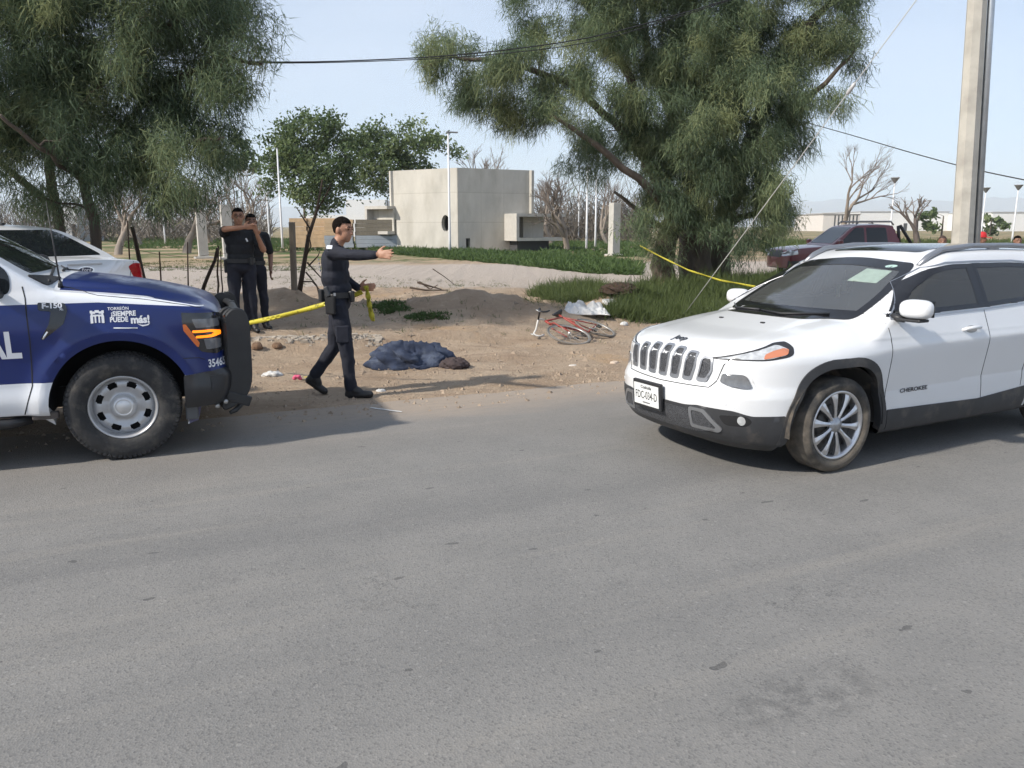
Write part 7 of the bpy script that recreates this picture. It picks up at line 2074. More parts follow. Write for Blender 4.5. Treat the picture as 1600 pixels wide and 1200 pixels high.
def oval_belt(root, info, z, rx, ry, h, material=LEATH, name='belt', shift=0.0):
    j = info['j']; c = j['pelvis'] + info['up'] * z + info['fwd'] * shift
    mb = MB(); vs, fs = [], []; n = 36
    for i in range(n):
        t = 2 * math.pi * i / n
        for (k, hh) in ((0.93, -h), (1.0, -h), (1.0, h), (0.93, h)):
            vs.append(c + info['fwd'] * rx * k * math.cos(t) + info['lat'] * ry * k * math.sin(t) + info['up'] * hh)
    for i in range(n):
        q = (i + 1) % n
        for k in range(4): fs.append((i * 4 + k, i * 4 + (k + 1) % 4, q * 4 + (k + 1) % 4, q * 4 + k))
    mb.add(vs, fs); return mb.build(name, material, root)
def onbody(root, info, zc, ang, rx, ry, size, name, material, bev=0.008, out=0.0, roll=0.0):
    """a small box worn on the belt line at an angle round the waist (0 = front, 90 = left)"""
    c = info['j']['pelvis'] + info['up'] * zc + info['fwd'] * (rx + out) * math.cos(ang) + info['lat'] * (ry + out) * math.sin(ang)
    f = info['fwd'] * math.cos(ang) + info['lat'] * math.sin(ang); l = np.cross(info['up'], f)
    M = Matrix(np.stack([f, l, info['up']], 1).tolist()) @ Matrix.Rotation(roll, 3, 'X')
    mb = MB(); mb.box(tuple(c), size, M, bev); return mb.build(name, material, root)

# ---- officer walking along the verge, arm out, holding the tape
g = G(541, 619)
W0 = dict(pelvis=(-0.04, 0, 0.96), chest=(-0.055, 0, 1.31), neck=(-0.035, 0, 1.505), head=(0.04, -0.01, 1.655),
          shL=(-0.04, 0.185, 1.44), elL=(0.0, 0.25, 1.17), wrL=(0.15, 0.17, 1.08), haL=(0.25, 0.12, 1.09),
          shR=(-0.06, -0.185, 1.445), elR=(0.17, -0.335, 1.425), wrR=(0.375, -0.45, 1.435), haR=(0.52, -0.54, 1.44), palmR=(0.2, 0.1, 1.0), palmL=(0, 0, 1),
          hpL=(-0.05, 0.095, 0.92), knL=(-0.105, 0.10, 0.50), anL=(-0.32, 0.10, 0.205), heL=(-0.375, 0.10, 0.155), toL=(-0.23, 0.10, 0.040),
          hpR=(-0.03, -0.095, 0.92), knR=(0.035, -0.10, 0.50), anR=(0.06, -0.10, 0.105), heR=(0.035, -0.10, 0.043), toR=(0.245, -0.11, 0.040))
officer, inf = figure('person', 'police officer in navy uniform striding right with his arm stretched out, holding yellow tape', (g.x, g.y, g.z - 0.005), R(6), W0, [NAVY, NAVY2, SKIN, BOOT], 1.035, 0.0085, head_yaw=R(-28), head_pitch=R(-6), bulk=0.98, point=(False, True))
oval_belt(officer, inf, 0.075, 0.155, 0.180, 0.027)
onbody(officer, inf, -0.005, R(-105), 0.150, 0.180, (0.05, 0.095, 0.20), 'holster', LEATH, 0.012, 0.012)
onbody(officer, inf, 0.115, R(-112), 0.150, 0.180, (0.034, 0.045, 0.10), 'pistol_grip', mat('pistol_polymer', (0.03, 0.032, 0.036), 0.45), 0.008, 0.03, 0.35)
onbody(officer, inf, 0.07, R(-150), 0.150, 0.180, (0.05, 0.08, 0.12), 'belt_pouch', LEATH, 0.01, 0.01)
onbody(officer, inf, 0.06, R(-25), 0.150, 0.180, (0.045, 0.06, 0.11), 'belt_pouch', LEATH, 0.01, 0.01)
onbody(officer, inf, 0.09, R(-88), 0.150, 0.180, (0.008, 0.022, 0.03), 'buckle', SATIN, 0.002, 0.04)
# white flashes: shoulder emblem, lettering panel on the back
pm = MB(); c = inf['j']['shR'] + inf['up'] * 0.052 + inf['fwd'] * -0.01 + inf['lat'] * -0.045
pm.box(tuple(c), (0.055, 0.050, 0.010), Matrix(inf['M'].tolist()) @ Matrix.Rotation(0.7, 3, 'X'), 0.003); pm.build('shoulder_emblem', PRINT_W, officer)
for k in range(4):
    pm = MB(); c = inf['j']['chest'] + inf['up'] * (0.065 - 0.036 * k) + inf['fwd'] * (-0.143 + 0.004 * k) + inf['lat'] * -0.065
    pm.box(tuple(c), (0.006, 0.05, 0.016), Matrix(inf['M'].tolist()), 0.001); pm.build('back_print', mat('grey_print', (0.35, 0.36, 0.40), 0.7), officer)
for s in ('R', 'L'):
    kn, hp = inf['j']['kn' + s], inf['j']['hp' + s]; c = kn * 0.62 + hp * 0.38; sg = -1 if s == 'R' else 1
    pm = MB(); pm.box((c[0], c[1] + sg * 0.078, c[2]), (0.13, 0.03, 0.17), None, 0.012); pm.build('cargo_pocket', NAVY2, officer)

# ---- two officers standing behind the truck
g = G(384, 520)
ST = dict(pelvis=(0, 0, 0.97), chest=(0.0, 0, 1.31), neck=(0.0, 0, 1.505), head=(0.03, 0, 1.66),
          shL=(0.0, 0.195, 1.44), elL=(0.12, 0.31, 1.20), wrL=(0.27, 0.23, 1.40), haL=(0.31, 0.20, 1.52), palmL=(0.3, 0.5, 0),
          shR=(0.0, -0.195, 1.44), elR=(0.22, -0.20, 1.49), wrR=(0.30, 0.04, 1.515), haR=(0.33, 0.20, 1.53), palmR=(0.3, 0, 1),
          hpL=(0, 0.10, 0.93), knL=(0.02, 0.12, 0.50), anL=(-0.01, 0.13, 0.10), toL=(0.17, 0.16, 0.04), heL=(-0.05, 0.13, 0.045),
          hpR=(0, -0.10, 0.93), knR=(0.02, -0.12, 0.50), anR=(-0.01, -0.13, 0.10), toR=(0.17, -0.16, 0.04), heR=(-0.05, -0.13, 0.045))
offA, infA = figure('person', 'stocky officer in dark shirt beside the push bumper, both forearms raised before his face', (g.x, g.y, g.z - 0.005), R(-68), ST, [BLACKC, NAVY2, SKIN, BOOT], 1.03, 0.010, bulk=1.15, short_sleeve=(True, True), point=(False, True), group='officers behind the truck')
oval_belt(offA, infA, 0.075, 0.168, 0.198, 0.028)
onbody(offA, infA, 0.0, R(-95), 0.150, 0.195, (0.05, 0.09, 0.19), 'holster', LEATH, 0.012, 0.012)
onbody(offA, infA, 0.07, R(40), 0.165, 0.195, (0.04, 0.07, 0.10), 'belt_pouch', LEATH, 0.01, 0.01)
pm = MB(); c = infA['j']['chest'] + infA['fwd'] * 0.150 + infA['lat'] * 0.09 + infA['up'] * 0.03
pm.box(tuple(c), (0.012, 0.022, 0.05), Matrix(infA['M'].tolist()) @ Matrix.Rotation(0.4, 3, 'X'), 0.003); pm.build('chest_badge', PRINT_W, offA)
gl = MB()
for sg in (-1, 1): gl.tube([infA['hp'](0.095, sg * (0.032 + 0.024 * math.cos(t)), 0.010 + 0.018 * math.sin(t)) for t in np.linspace(0, 2 * math.pi, 13)], 0.0028, 4, cap=False)
gl.tube([infA['hp'](0.098, -0.01, 0.014), infA['hp'](0.098, 0.01, 0.014)], 0.0028, 4); gl.build('spectacles', PRINT_K, offA)
SB = dict(ST); SB.update(elL=(-0.03, 0.27, 1.17), wrL=(0.08, 0.24, 0.95), haL=(0.12, 0.22, 0.81), elR=(-0.02, -0.27, 1.17), wrR=(0.05, -0.25, 0.94), haR=(0.07, -0.24, 0.80), palmL=(1, 0, 0.1), palmR=(1, 0, 0.1))
gB = Vector((g.x + 0.02, g.y + 0.50, 0)); gB.z = gz(gB.x, gB.y)
offB, infB = figure('person', 'officer standing almost hidden behind the stocky one, only his head and side showing', (gB.x, gB.y, gB.z - 0.005), R(-62), SB, [BLACKC, NAVY2, SKIN2, BOOT], 1.0, 0.012, bulk=1.0, short_sleeve=(True, True), group='officers behind the truck')
oval_belt(offB, infB, 0.075, 0.155, 0.180, 0.028)

# ---- three bystanders beyond the SUV, only heads show over its roof
def bystander(px, ytop, Y, label, shirt, hat, skin, rz):
    p = at_y(px, ytop, Y); zb = gz(p.x, p.y)
    S = dict(ST); S.update(elL=(-0.02, 0.28, 1.17), wrL=(0.05, 0.27, 0.94), haL=(0.07, 0.26, 0.80), palmL=(1, 0, 0.1), palmR=(1, 0, 0.1), elR=(-0.02, -0.28, 1.17), wrR=(0.05, -0.27, 0.94), haR=(0.07, -0.26, 0.80))
    sc = (p.z - zb) / 1.775
    r_, inf_ = figure('person', label, (p.x, p.y, zb), rz, S, [shirt, NAVY2, skin, BOOT], sc, 0.014, hands=True, group='bystanders beyond the SUV', hair_mat=hat if hat and hat is not CAPRED else None)
    if hat is CAPRED:
        hp = inf_['hp']; mb = MB(); vs, fs = [], []
        n = 20; rows = [(0.108, 0.030), (0.110, 0.060), (0.100, 0.105), (0.070, 0.135), (0.0, 0.145)]
        for rr, zz in rows:
            for i in range(n):
                t = 2 * math.pi * i / n; vs.append(hp(-0.01 + rr * math.cos(t), rr * 0.86 * math.sin(t), zz))
        for jx in range(len(rows) - 1):
            for i in range(n): fs.append((jx * n + i, jx * n + (i + 1) % n, jx * n + n + (i + 1) % n, jx * n + n + i))
        mb.add(vs, fs, True); cap_o = mb.build('cap', CAPRED, r_)
        mb = MB(); mb.add([hp(0.07, -0.075, 0.045), hp(0.19, -0.05, 0.025), hp(0.20, 0.05, 0.025), hp(0.07, 0.075, 0.045), hp(0.07, -0.075, 0.036), hp(0.19, -0.05, 0.018), hp(0.20, 0.05, 0.018), hp(0.07, 0.075, 0.036)],
                          [(0, 1, 2, 3), (7, 6, 5, 4), (0, 4, 5, 1), (1, 5, 6, 2), (2, 6, 7, 3)]); mb.build('visor', CAPRED, cap_o)
CAPRED = mat('red_cap', (0.50, 0.02, 0.025), 0.7)
bystander(1473, 369, 15.0, 'bare-headed bystander just left of the utility pole', mat('tan_shirt', (0.40, 0.28, 0.16), 0.85), mat('brown_hair', (0.05, 0.028, 0.02), 0.7), SKIN2, R(-110))
bystander(1531, 364, 14.5, 'bystander in a red cap just right of the utility pole', mat('dark_red_shirt', (0.12, 0.03, 0.03), 0.85), CAPRED, SKIN2, R(-40))
bystander(1590, 369, 15.5, 'bystander in a white shirt at the right edge of the photo', mat('white_shirt', (0.62, 0.60, 0.55), 0.85), HAIR, SKIN2, R(-100))
# ================================================================ other vehicles
def build_sedan():
    SX, SY, SA = -5.12, 9.55, R(150)
    zg = 0.34
    root = empty('white_sedan', (SX, SY, zg - 0.02), SA, 'white sedan parked behind the police pickup, seen from its rear', 'car')
    WP = mat('sedan_white_paint', (0.80, 0.81, 0.82), 0.32, coat=0.8, vary=0.03, vscale=2)
    def lower(x, y, z):
        W = pchip([0, 0.15, 0.5, 1.2, 3.4, 4.3, 4.8], [0.80, 0.86, 0.90, 0.915, 0.915, 0.87, 0.72], x)
        prof = pchip([0.2, 0.35, 0.6, 0.82, 0.95, 1.05], [-0.07, -0.02, 0.0, 0.0, -0.03, -0.09], z)
        side = y - (W + prof)
        top = z - (pchip([0, 0.06, 0.2, 0.75, 1.5, 3.0, 3.6, 4.4, 4.8], [0.98, 1.03, 1.045, 1.06, 1.02, 1.00, 0.97, 0.86, 0.70], x) - 0.05 * (y / 0.8) ** 2)
        re = -(x - pchip([0.2, 0.45, 0.62, 0.70, 0.9, 1.0, 1.1], [0.12, 0.0, 0.01, 0.05, 0.075, 0.06, 0.10], z)) + 0.16 * (y / 0.85) ** 3
        fr = x - (4.82 - 0.4 * (y / 0.85) ** 3)
        f = smax(side, 0.22 - z, 0.04); f = smax(f, top, 0.045); f = smax(f, re, 0.03); return smax(f, fr, 0.08)
    def house(x, y, z):
        ws = (x - pchip([0.9, 1.0, 1.2, 1.4, 1.5], [3.75, 3.50, 3.0, 2.55, 2.2], z)) * 0.5
        rw = -(x - (pchip([0.95, 1.05, 1.2, 1.35, 1.43, 1.5], [0.45, 0.62, 0.98, 1.40, 1.70, 2.3], z) + 0.10 * (y / 0.7) ** 2)) * 0.5
        roof = z - (pchip([1.2, 1.8, 2.3, 2.8], [1.41, 1.455, 1.46, 1.43], x) - 0.05 * (y / 0.6) ** 2)
        sd = (y - pchip([0.9, 1.0, 1.2, 1.4, 1.5], [0.88, 0.84, 0.74, 0.62, 0.52], z)) * 0.92
        f = smax(ws, roof, 0.05); f = smax(f, rw, 0.04); f = smax(f, sd, 0.05); return smax(f, 0.85 - z, 0.02)
    F = lambda x, y, z: smin(lower(x, y, z), house(x, y, z), 0.03)
    xs = np.concatenate([0.005 + 0.3 * (1 - np.cos(np.linspace(0.12, math.pi / 2, 22))), np.linspace(0.33, 2.2, 46), np.linspace(2.25, 4.75, 40)])
    zc = pchip([0, 0.1, 0.4, 4.0, 4.8], [0.50, 0.60, 0.75, 0.75, 0.5], xs)
    arcs = [[(cx + 0.36 * math.cos(t), 0.32 + 0.36 * math.sin(t)) for t in np.linspace(-0.3, math.pi + 0.3, 24)] + [(cx - 0.34, 0.1), (cx + 0.34, 0.1)] for cx in (1.08, 3.81)]
    cut = lambda c: (np.abs(c[:, 1]) > 0.5) & (polymask(arcs[0], c[:, 0], c[:, 2]) | polymask(arcs[1], c[:, 0], c[:, 2]))
    body, bvh = shell_object('body', F, xs, zc, [WP, DARK], root, cut, 120, under=0.24)
    decal('rear_window', bvh, 'rear', rpoly([(-0.64, 1.065), (0.64, 1.065), (0.60, 1.14), (0.50, 1.385), (-0.50, 1.385), (-0.60, 1.14)], [0.05, 0.05, 0.1, 0.08, 0.08, 0.1]), GLASS, root, off=0.004, step=0.05)
    for ax in ('side+', 'side-'):
        decal('side_window', bvh, ax, rpoly([(1.15, 1.04), (3.20, 1.01), (2.60, 1.33), (2.2, 1.385), (1.75, 1.375), (1.35, 1.22)], 0.06), GLASS, root, off=0.004, step=0.06)
        strip('panel_gap', bvh, ax, [(2.28, 1.38), (2.25, 0.35)], 0.008, SEAM, root); strip('panel_gap', bvh, ax, [(1.25, 1.04), (1.35, 0.8), (1.42, 0.5)], 0.008, SEAM, root)
    for sg in (-1, 1):
        t = decal('tail_light', bvh, 'rear', rpoly([(sg * 0.60, 0.93), (sg * 0.70, 0.97), (sg * 0.84, 0.955), (sg * 0.88, 0.70), (sg * 0.70, 0.74)], 0.03), REDL, root, off=0.006, step=0.03)
        decal('reverse_lamp', bvh, 'rear', rpoly([(sg * 0.72, 0.765), (sg * 0.86, 0.735), (sg * 0.865, 0.705), (sg * 0.72, 0.742)], 0.008), CLEARL, t, off=0.008, step=0.03)
    strip('panel_gap', bvh, 'rear', [(-0.72, 1.02), (-0.66, 0.93), (-0.58, 0.72), (0.58, 0.72), (0.66, 0.93), (0.72, 1.02)], 0.007, SEAM, root)
    decal('handle_trim', bvh, 'rear', rpoly([(-0.22, 0.990), (0.22, 0.990), (0.22, 0.972), (-0.22, 0.972)], 0.006), mat('grey_trim', (0.45, 0.46, 0.47), 0.35, 0.3), root, off=0.006, step=0.04)
    bd = decal('badge', bvh, 'rear', [(0.10 * math.cos(t), 0.912 + 0.042 * math.sin(t)) for t in np.linspace(0, 2 * math.pi, 26)[:-1]], CHROME, root, off=0.006, step=0.03)
    decal('badge_field', bvh, 'rear', [(0.088 * math.cos(t), 0.912 + 0.033 * math.sin(t)) for t in np.linspace(0, 2 * math.pi, 26)[:-1]], mat('badge_navy', (0.012, 0.016, 0.05), 0.3), bd, off=0.008, step=0.03)
    lettering('lettering', 'Ford', 0.062, bvh, 'rear', 0.0, 0.912, PRINT_W, bd, flip=-1, off=0.0095, bold=0.0008, shear=0.2)
    mb = MB(); h0, _ = project(bvh, 'top', 1.86, 0.0); mb.box(h0 + Vector((0, 0, 0.012)), (0.16, 0.055, 0.03), bev=0.012); mb.build('roof_aerial', BLACKPL, root)
    mb = MB(); mb.box((0.03, 0.30, 0.62), (0.03, 0.08, 0.05)); mb.build('plate_lamp', DARK, root)
    for cx in (1.08, 3.81):
        for sg in (-1, 1):
            w = empty('wheel', (cx, sg * 0.80, 0.325)); w.parent = root
            tyre_mb(0.325, 0.21, 0.21, n=36, blocks=False).build('tyre', TYRE, w)
            mb = MB(); mb.lathe([(0.0, sg * 0.08), (0.05, sg * 0.085), (0.10, sg * 0.06), (0.20, sg * 0.085), (0.213, sg * 0.08), (0.213, 0)], n=30); mb.build('rim', ALLOY, w)
build_sedan()

def build_red():
    Y = 26.5; c = at_y(1250, 405, Y); zg = gz(c.x, c.y)
    root = empty('maroon_pickup', (c.x, Y, zg - 0.05), R(186), 'maroon four-door pickup with roof rack parked beyond the grass', 'pickup truck')
    root.scale = (1.0, 1.05, 1.06)
    RP_ = mat('maroon_paint', (0.13, 0.012, 0.020), 0.35, coat=0.7, vary=0.08, vscale=3)
    def lower(x, y, z):
        W = pchip([-3.7, -3.4, 0.3, 0.9], [0.86, 0.90, 0.91, 0.80], x)
        prof = pchip([0.3, 0.5, 0.8, 1.0, 1.1, 1.2], [-0.05, 0, 0, -0.01, -0.04, -0.1], z)
        top = z - pchip([-3.7, -1.0, -0.7, 0.5, 0.85], [1.10, 1.10, 1.10, 1.03, 0.95], x) + 0.04 * (y / 0.8) ** 2
        fr = x - (0.90 - 0.12 * (y / 0.8) ** 4 - 0.12 * np.clip((z - 0.75) / 0.3, 0, 1))
        f = smax(y - W - prof, 0.38 - z, 0.04); f = smax(f, top, 0.05); f = smax(f, fr, 0.05); return smax(f, -(x + 3.75), 0.05)
    def house(x, y, z):
        ws = (x - pchip([1.0, 1.1, 1.4, 1.65, 1.75], [-0.45, -0.62, -1.05, -1.42, -1.8], z)) * 0.6
        roof = z - (pchip([-2.9, -2.2, -1.6], [1.71, 1.74, 1.72], x) - 0.03 * (y / 0.6) ** 2)
        sd = (y - pchip([1.0, 1.1, 1.6, 1.8], [0.90, 0.87, 0.72, 0.62], z)) * 0.95
        rr = -(x + pchip([1.0, 1.7], [3.05, 2.75], z))
        f = smax(ws, roof, 0.04); f = smax(f, sd, 0.05); f = smax(f, rr, 0.04); return smax(f, 0.9 - z, 0.02)
    F = lambda x, y, z: smin(lower(x, y, z), house(x, y, z), 0.03)
    xs = np.concatenate([np.linspace(-3.74, -0.5, 60), np.linspace(-0.45, 0.6, 22), 0.6 + 0.295 * np.sin(np.linspace(0.1, math.pi / 2, 12))])
    body, bvh = shell_object('body', F, xs, pchip([-3.8, -0.6, 0.9], [0.8, 0.8, 0.66], xs), [RP_, DARK], root, None, 90, under=0.40)
    for ax in ('side+', 'side-'):
        decal('door_window', bvh, ax, rpoly([(-0.85, 1.13), (-1.72, 1.13), (-1.72, 1.62), (-1.42, 1.61)], 0.05), GLASS, root, off=0.006, step=0.08)
        decal('door_window', bvh, ax, rpoly([(-1.80, 1.13), (-2.52, 1.13), (-2.48, 1.62), (-1.80, 1.62)], 0.05), GLASS, root, off=0.006, step=0.08)
        decal('headlight', bvh, ax, rpoly([(0.86, 0.93), (0.55, 0.97), (0.52, 0.82), (0.88, 0.76)], 0.03), CLEARL, root, off=0.008, step=0.06)
        decal('lower_cladding', bvh, ax, rpoly([(-3.6, 0.42), (0.8, 0.42), (0.8, 0.62), (-3.6, 0.62)], 0.02), GREYPL, root, off=0.006, step=0.1)
        sg = 1 if ax == 'side+' else -1
        mb = MB(); mb.tube([(-1.55, sg * 0.55, 1.72), (-1.65, sg * 0.55, 1.80), (-2.75, sg * 0.55, 1.80), (-2.85, sg * 0.55, 1.70)], 0.028, 8); mb.build('roof_rail', mat('rack_grey', (0.26, 0.25, 0.24), 0.5), root)
        mb = MB(); mb.tube([(-2.95, sg * 0.80, 1.12), (-2.92, sg * 0.70, 1.66), (-3.0, sg * 0.68, 1.68), (-3.35, sg * 0.84, 1.12)], 0.05, 8); mb.build('sport_bar', BLACKPL, root)
        mb = MB(); mb.box((-0.80, sg * 1.02, 1.18), (0.12, 0.2, 0.15), bev=0.04); mb.build('door_mirror', RP_, root)
    for x in (-1.75, -2.6):
        mb = MB(); mb.tube([(x, -0.55, 1.80), (x, 0.55, 1.80)], 0.022, 6); mb.build('roof_bar', MATS['rack_grey'], root)
    decal('windscreen', bvh, 'front', rpoly([(-0.70, 1.14), (0.70, 1.14), (0.60, 1.63), (-0.60, 1.63)], 0.06), GLASS, root, off=0.006, step=0.08)
    decal('grille', bvh, 'front', rpoly([(-0.45, 0.72), (0.45, 0.72), (0.45, 0.92), (-0.45, 0.92)], 0.04), BLACKPL, root, off=0.008, step=0.08)
    for cx in (0.0, -3.0):
        for sg in (-1, 1):
            w = empty('wheel', (cx, sg * 0.83, 0.37)); w.parent = root
            tyre_mb(0.37, 0.24, 0.21, n=28, blocks=False).build('tyre', TYRE, w)
            mb = MB(); mb.lathe([(0.0, sg * 0.12), (0.08, sg * 0.11), (0.20, sg * 0.125), (0.215, sg * 0.11), (0.215, 0)], n=24); mb.build('rim', ALLOY, w)
build_red()

# ================================================================ bicycle lying on the verge
def build_bike():
    rear = G(930, 525); fwd = Vector((-0.50, -0.87, 0)).normalized()
    tilt = R(20)
    flat_up = Vector((fwd.y, -fwd.x, 0)) * 1.0       # the bike's own 'up' points to the left along the ground
    upv = (flat_up * math.cos(tilt) + Vector((0, 0, 1)) * math.sin(tilt)).normalized()
    if flat_up.x > 0: upv = Vector((-flat_up.x, -flat_up.y, 0)) * math.cos(tilt) + Vector((0, 0, math.sin(tilt)))
    lat = fwd.cross(upv).normalized()
    root = empty('bicycle', (rear.x, rear.y, rear.z), 0, 'red road bicycle with drop handlebars lying on its side in the dirt', 'bicycle')
    Mx = Matrix((fwd, upv, lat)).transposed()        # columns: ahead, up, sideways
    lift = 0.135
    T = lambda u, v, w: Mx @ Vector((u, v, w)) + Vector((0, 0, lift)) - Mx @ Vector((0, 0.0, 0)) 
    RED = mat('faded_red_frame', (0.30, 0.045, 0.032), 0.5, vary=0.35, vscale=12, coat=0.3); BK = mat('bike_black', (0.02, 0.02, 0.021), 0.5)
    TY = mat('worn_bike_tyre', (0.16, 0.145, 0.125), 0.85, vary=0.25, vscale=12); SIL = mat('dull_silver', (0.50, 0.50, 0.49), 0.35, 0.8)
    rear_c, bb, head_t, head_b, seat_t = (0, 0, 0), (0.43, -0.06, 0), (0.86, 0.50, 0), (0.90, 0.38, 0), (0.26, 0.50, 0)
    front_c = (0.99, 0.0, 0)
    def tb(pts, r, m, nm, n=8, par=None):
        mb = MB(); mb.tube([T(*p) for p in pts], r, n); return mb.build(nm, m, par or root)
    tb([seat_t, head_t], 0.015, RED, 'top_tube'); tb([bb, head_b], 0.017, RED, 'down_tube'); tb([bb, seat_t, (0.235, 0.58, 0)], 0.016, RED, 'seat_tube'); tb([head_t, head_b], 0.019, RED, 'head_tube')
    for s in (-0.055, 0.055):
        tb([bb, (0.0, 0.0, s)], 0.010, RED, 'chain_stay'); tb([seat_t, (0.0, 0.0, s)], 0.009, RED, 'seat_stay')
    # saddle
    mb = MB(); vs, fs = [], []
    prof = [(0.10, 0.075), (0.16, 0.075), (0.24, 0.045), (0.32, 0.022), (0.37, 0.016)]
    for u, w in prof:
        for k in range(8):
            t = 2 * math.pi * k / 8; vs.append(T(u, 0.625 + 0.026 * math.sin(t), w * math.cos(t)))
    for i in range(len(prof) - 1):
        for k in range(8): fs.append((i * 8 + k, i * 8 + (k + 1) % 8, i * 8 + 8 + (k + 1) % 8, i * 8 + 8 + k))
    fs += [tuple(range(8)), tuple(range(39, 31, -1))]
    mb.add(vs, fs, True); mb.build('saddle', BK, root)
    # steering assembly turned a little
    st = Vector((0.88, 0.44, 0)); axis = (Vector(head_t) - Vector(head_b)).normalized(); Q = Matrix.Rotation(R(-9), 3, axis)
    S = lambda u, v, w: tuple(Q @ (Vector((u, v, w)) - st) + st)
    for s in (-0.05, 0.05): tb([S(0.895, 0.40, 0), S(0.91, 0.33, s), S(0.95, 0.16, s), S(0.99, 0, s)], 0.011, RED, 'fork_blade')
    tb([S(0.85, 0.52, 0), S(0.84, 0.58, 0), S(0.92, 0.60, 0)], 0.013, SIL, 'stem')
    for s in (-1, 1):
        tb([S(0.92, 0.60, 0), S(0.92, 0.60, s * 0.16), S(0.95, 0.60, s * 0.20), S(1.01, 0.58, s * 0.205), S(1.05, 0.53, s * 0.205), S(1.03, 0.48, s * 0.205), S(0.97, 0.455, s * 0.205), S(0.90, 0.455, s * 0.205)], 0.014, BK if s < 0 else mat('white_bar_tape', (0.62, 0.61, 0.58), 0.7), 'handlebar', 8)
        tb([S(1.03, 0.57, s * 0.205), S(1.06, 0.60, s * 0.205), S(1.07, 0.52, s * 0.20)], 0.008, SIL, 'brake_lever', 6)
    def wheel(c, tr, nm):
        w = empty(nm, (0, 0, 0)); w.parent = root
        def ring(r, rad, m, n2, seg=44):
            mb = MB(); mb.tube([T(*tr(c[0] + r * math.cos(t), c[1] + r * math.sin(t), 0)) for t in np.linspace(0, 2 * math.pi, seg)], rad, n2, cap=False); return mb.build(m[1], m[0], w)
        ring(0.335, 0.0165, (TY, 'tyre'), 8); ring(0.312, 0.009, (SIL, 'rim'), 6)
        for k in range(20):
            t = 2 * math.pi * k / 20; s = 0.03 if k % 2 else -0.03
            mb = MB(); mb.tube([T(*tr(c[0] + 0.02 * math.cos(t + .8), c[1] + 0.02 * math.sin(t + .8), s)), T(*tr(c[0] + 0.31 * math.cos(t), c[1] + 0.31 * math.sin(t), 0))], 0.0018, 3, cap=False); mb.build('spoke', SIL, w)
        mb = MB(); mb.tube([T(*tr(c[0], c[1], -0.05)), T(*tr(c[0], c[1], 0.05))], 0.017, 8); mb.build('hub', SIL, w)
    ident = lambda u, v, w: (u, v, w)
    wheel(rear_c, ident, 'wheel'); wheel(front_c, S, 'wheel')
    # chainset, sprocket, chain, pedals
    mb = MB(); mb.tube([T(bb[0] + 0.09 * math.cos(t), bb[1] + 0.09 * math.sin(t), 0.05) for t in np.linspace(0, 2 * math.pi, 24)], 0.007, 5, cap=False)
    for k in range(5):
        t = 2 * math.pi * k / 5; mb.tube([T(bb[0], bb[1], 0.05), T(bb[0] + 0.09 * math.cos(t), bb[1] + 0.09 * math.sin(t), 0.05)], 0.006, 4)
    mb.build('chainring', BK, root)
    for s, a in ((0.075, 0.6), (-0.075, 0.6 + math.pi)):
        e = (bb[0] + 0.17 * math.cos(a), bb[1] + 0.17 * math.sin(a), s)
        tb([(bb[0], bb[1], s), e], 0.010, SIL, 'crank')
        mb = MB(); mb.box(T(e[0], e[1], e[2] + math.copysign(0.05, s)), (0.09, 0.07, 0.025), Mx, 0.006); mb.build('pedal', BK, root)
    mb = MB(); mb.lathe([(0.0, 0.0), (0.045, 0.0), (0.045, 0.012), (0.03, 0.025)], axis='Z', n=16)
    mb.v = [tuple(T(0, 0, 0.035) + Mx @ Vector(q)) for q in mb.v]; mb.build('sprocket', BK, root)
    for dv in (0.088, -0.088): tb([(bb[0], bb[1] + dv, 0.05), (0, dv * 0.5, 0.045)], 0.004, BK, 'chain', 4)
build_bike()

# ================================================================ tape, fence, litter
TAPE = bpy.data.materials.new('yellow_tape'); TAPE.use_nodes = True
_nt = TAPE.node_tree; _p = _nt.nodes['Principled BSDF']; _p.inputs['Roughness'].default_value = 0.4
_tc = _nt.nodes.new('ShaderNodeTexCoord'); _nz = _n(_nt, 'ShaderNodeTexNoise', Scale=26.0, Detail=3.0); _mr = _n(_nt, 'ShaderNodeMapRange'); _mr.inputs['From Min'].default_value = 0.60; _mr.inputs['From Max'].default_value = 0.66
_mx = _nt.nodes.new('ShaderNodeMix'); _mx.data_type = 'RGBA'; _mx.inputs['A'].default_value = (0.52, 0.46, 0.04, 1); _mx.inputs['B'].default_value = (0.22, 0.19, 0.02, 1)
_nt.links.new(_tc.outputs['Object'], _nz.inputs['Vector']); _nt.links.new(_nz.outputs['Fac'], _mr.inputs['Value']); _nt.links.new(_mr.outputs['Result'], _mx.inputs['Factor']); _nt.links.new(_mx.outputs['Result'], _p.inputs['Base Color'])
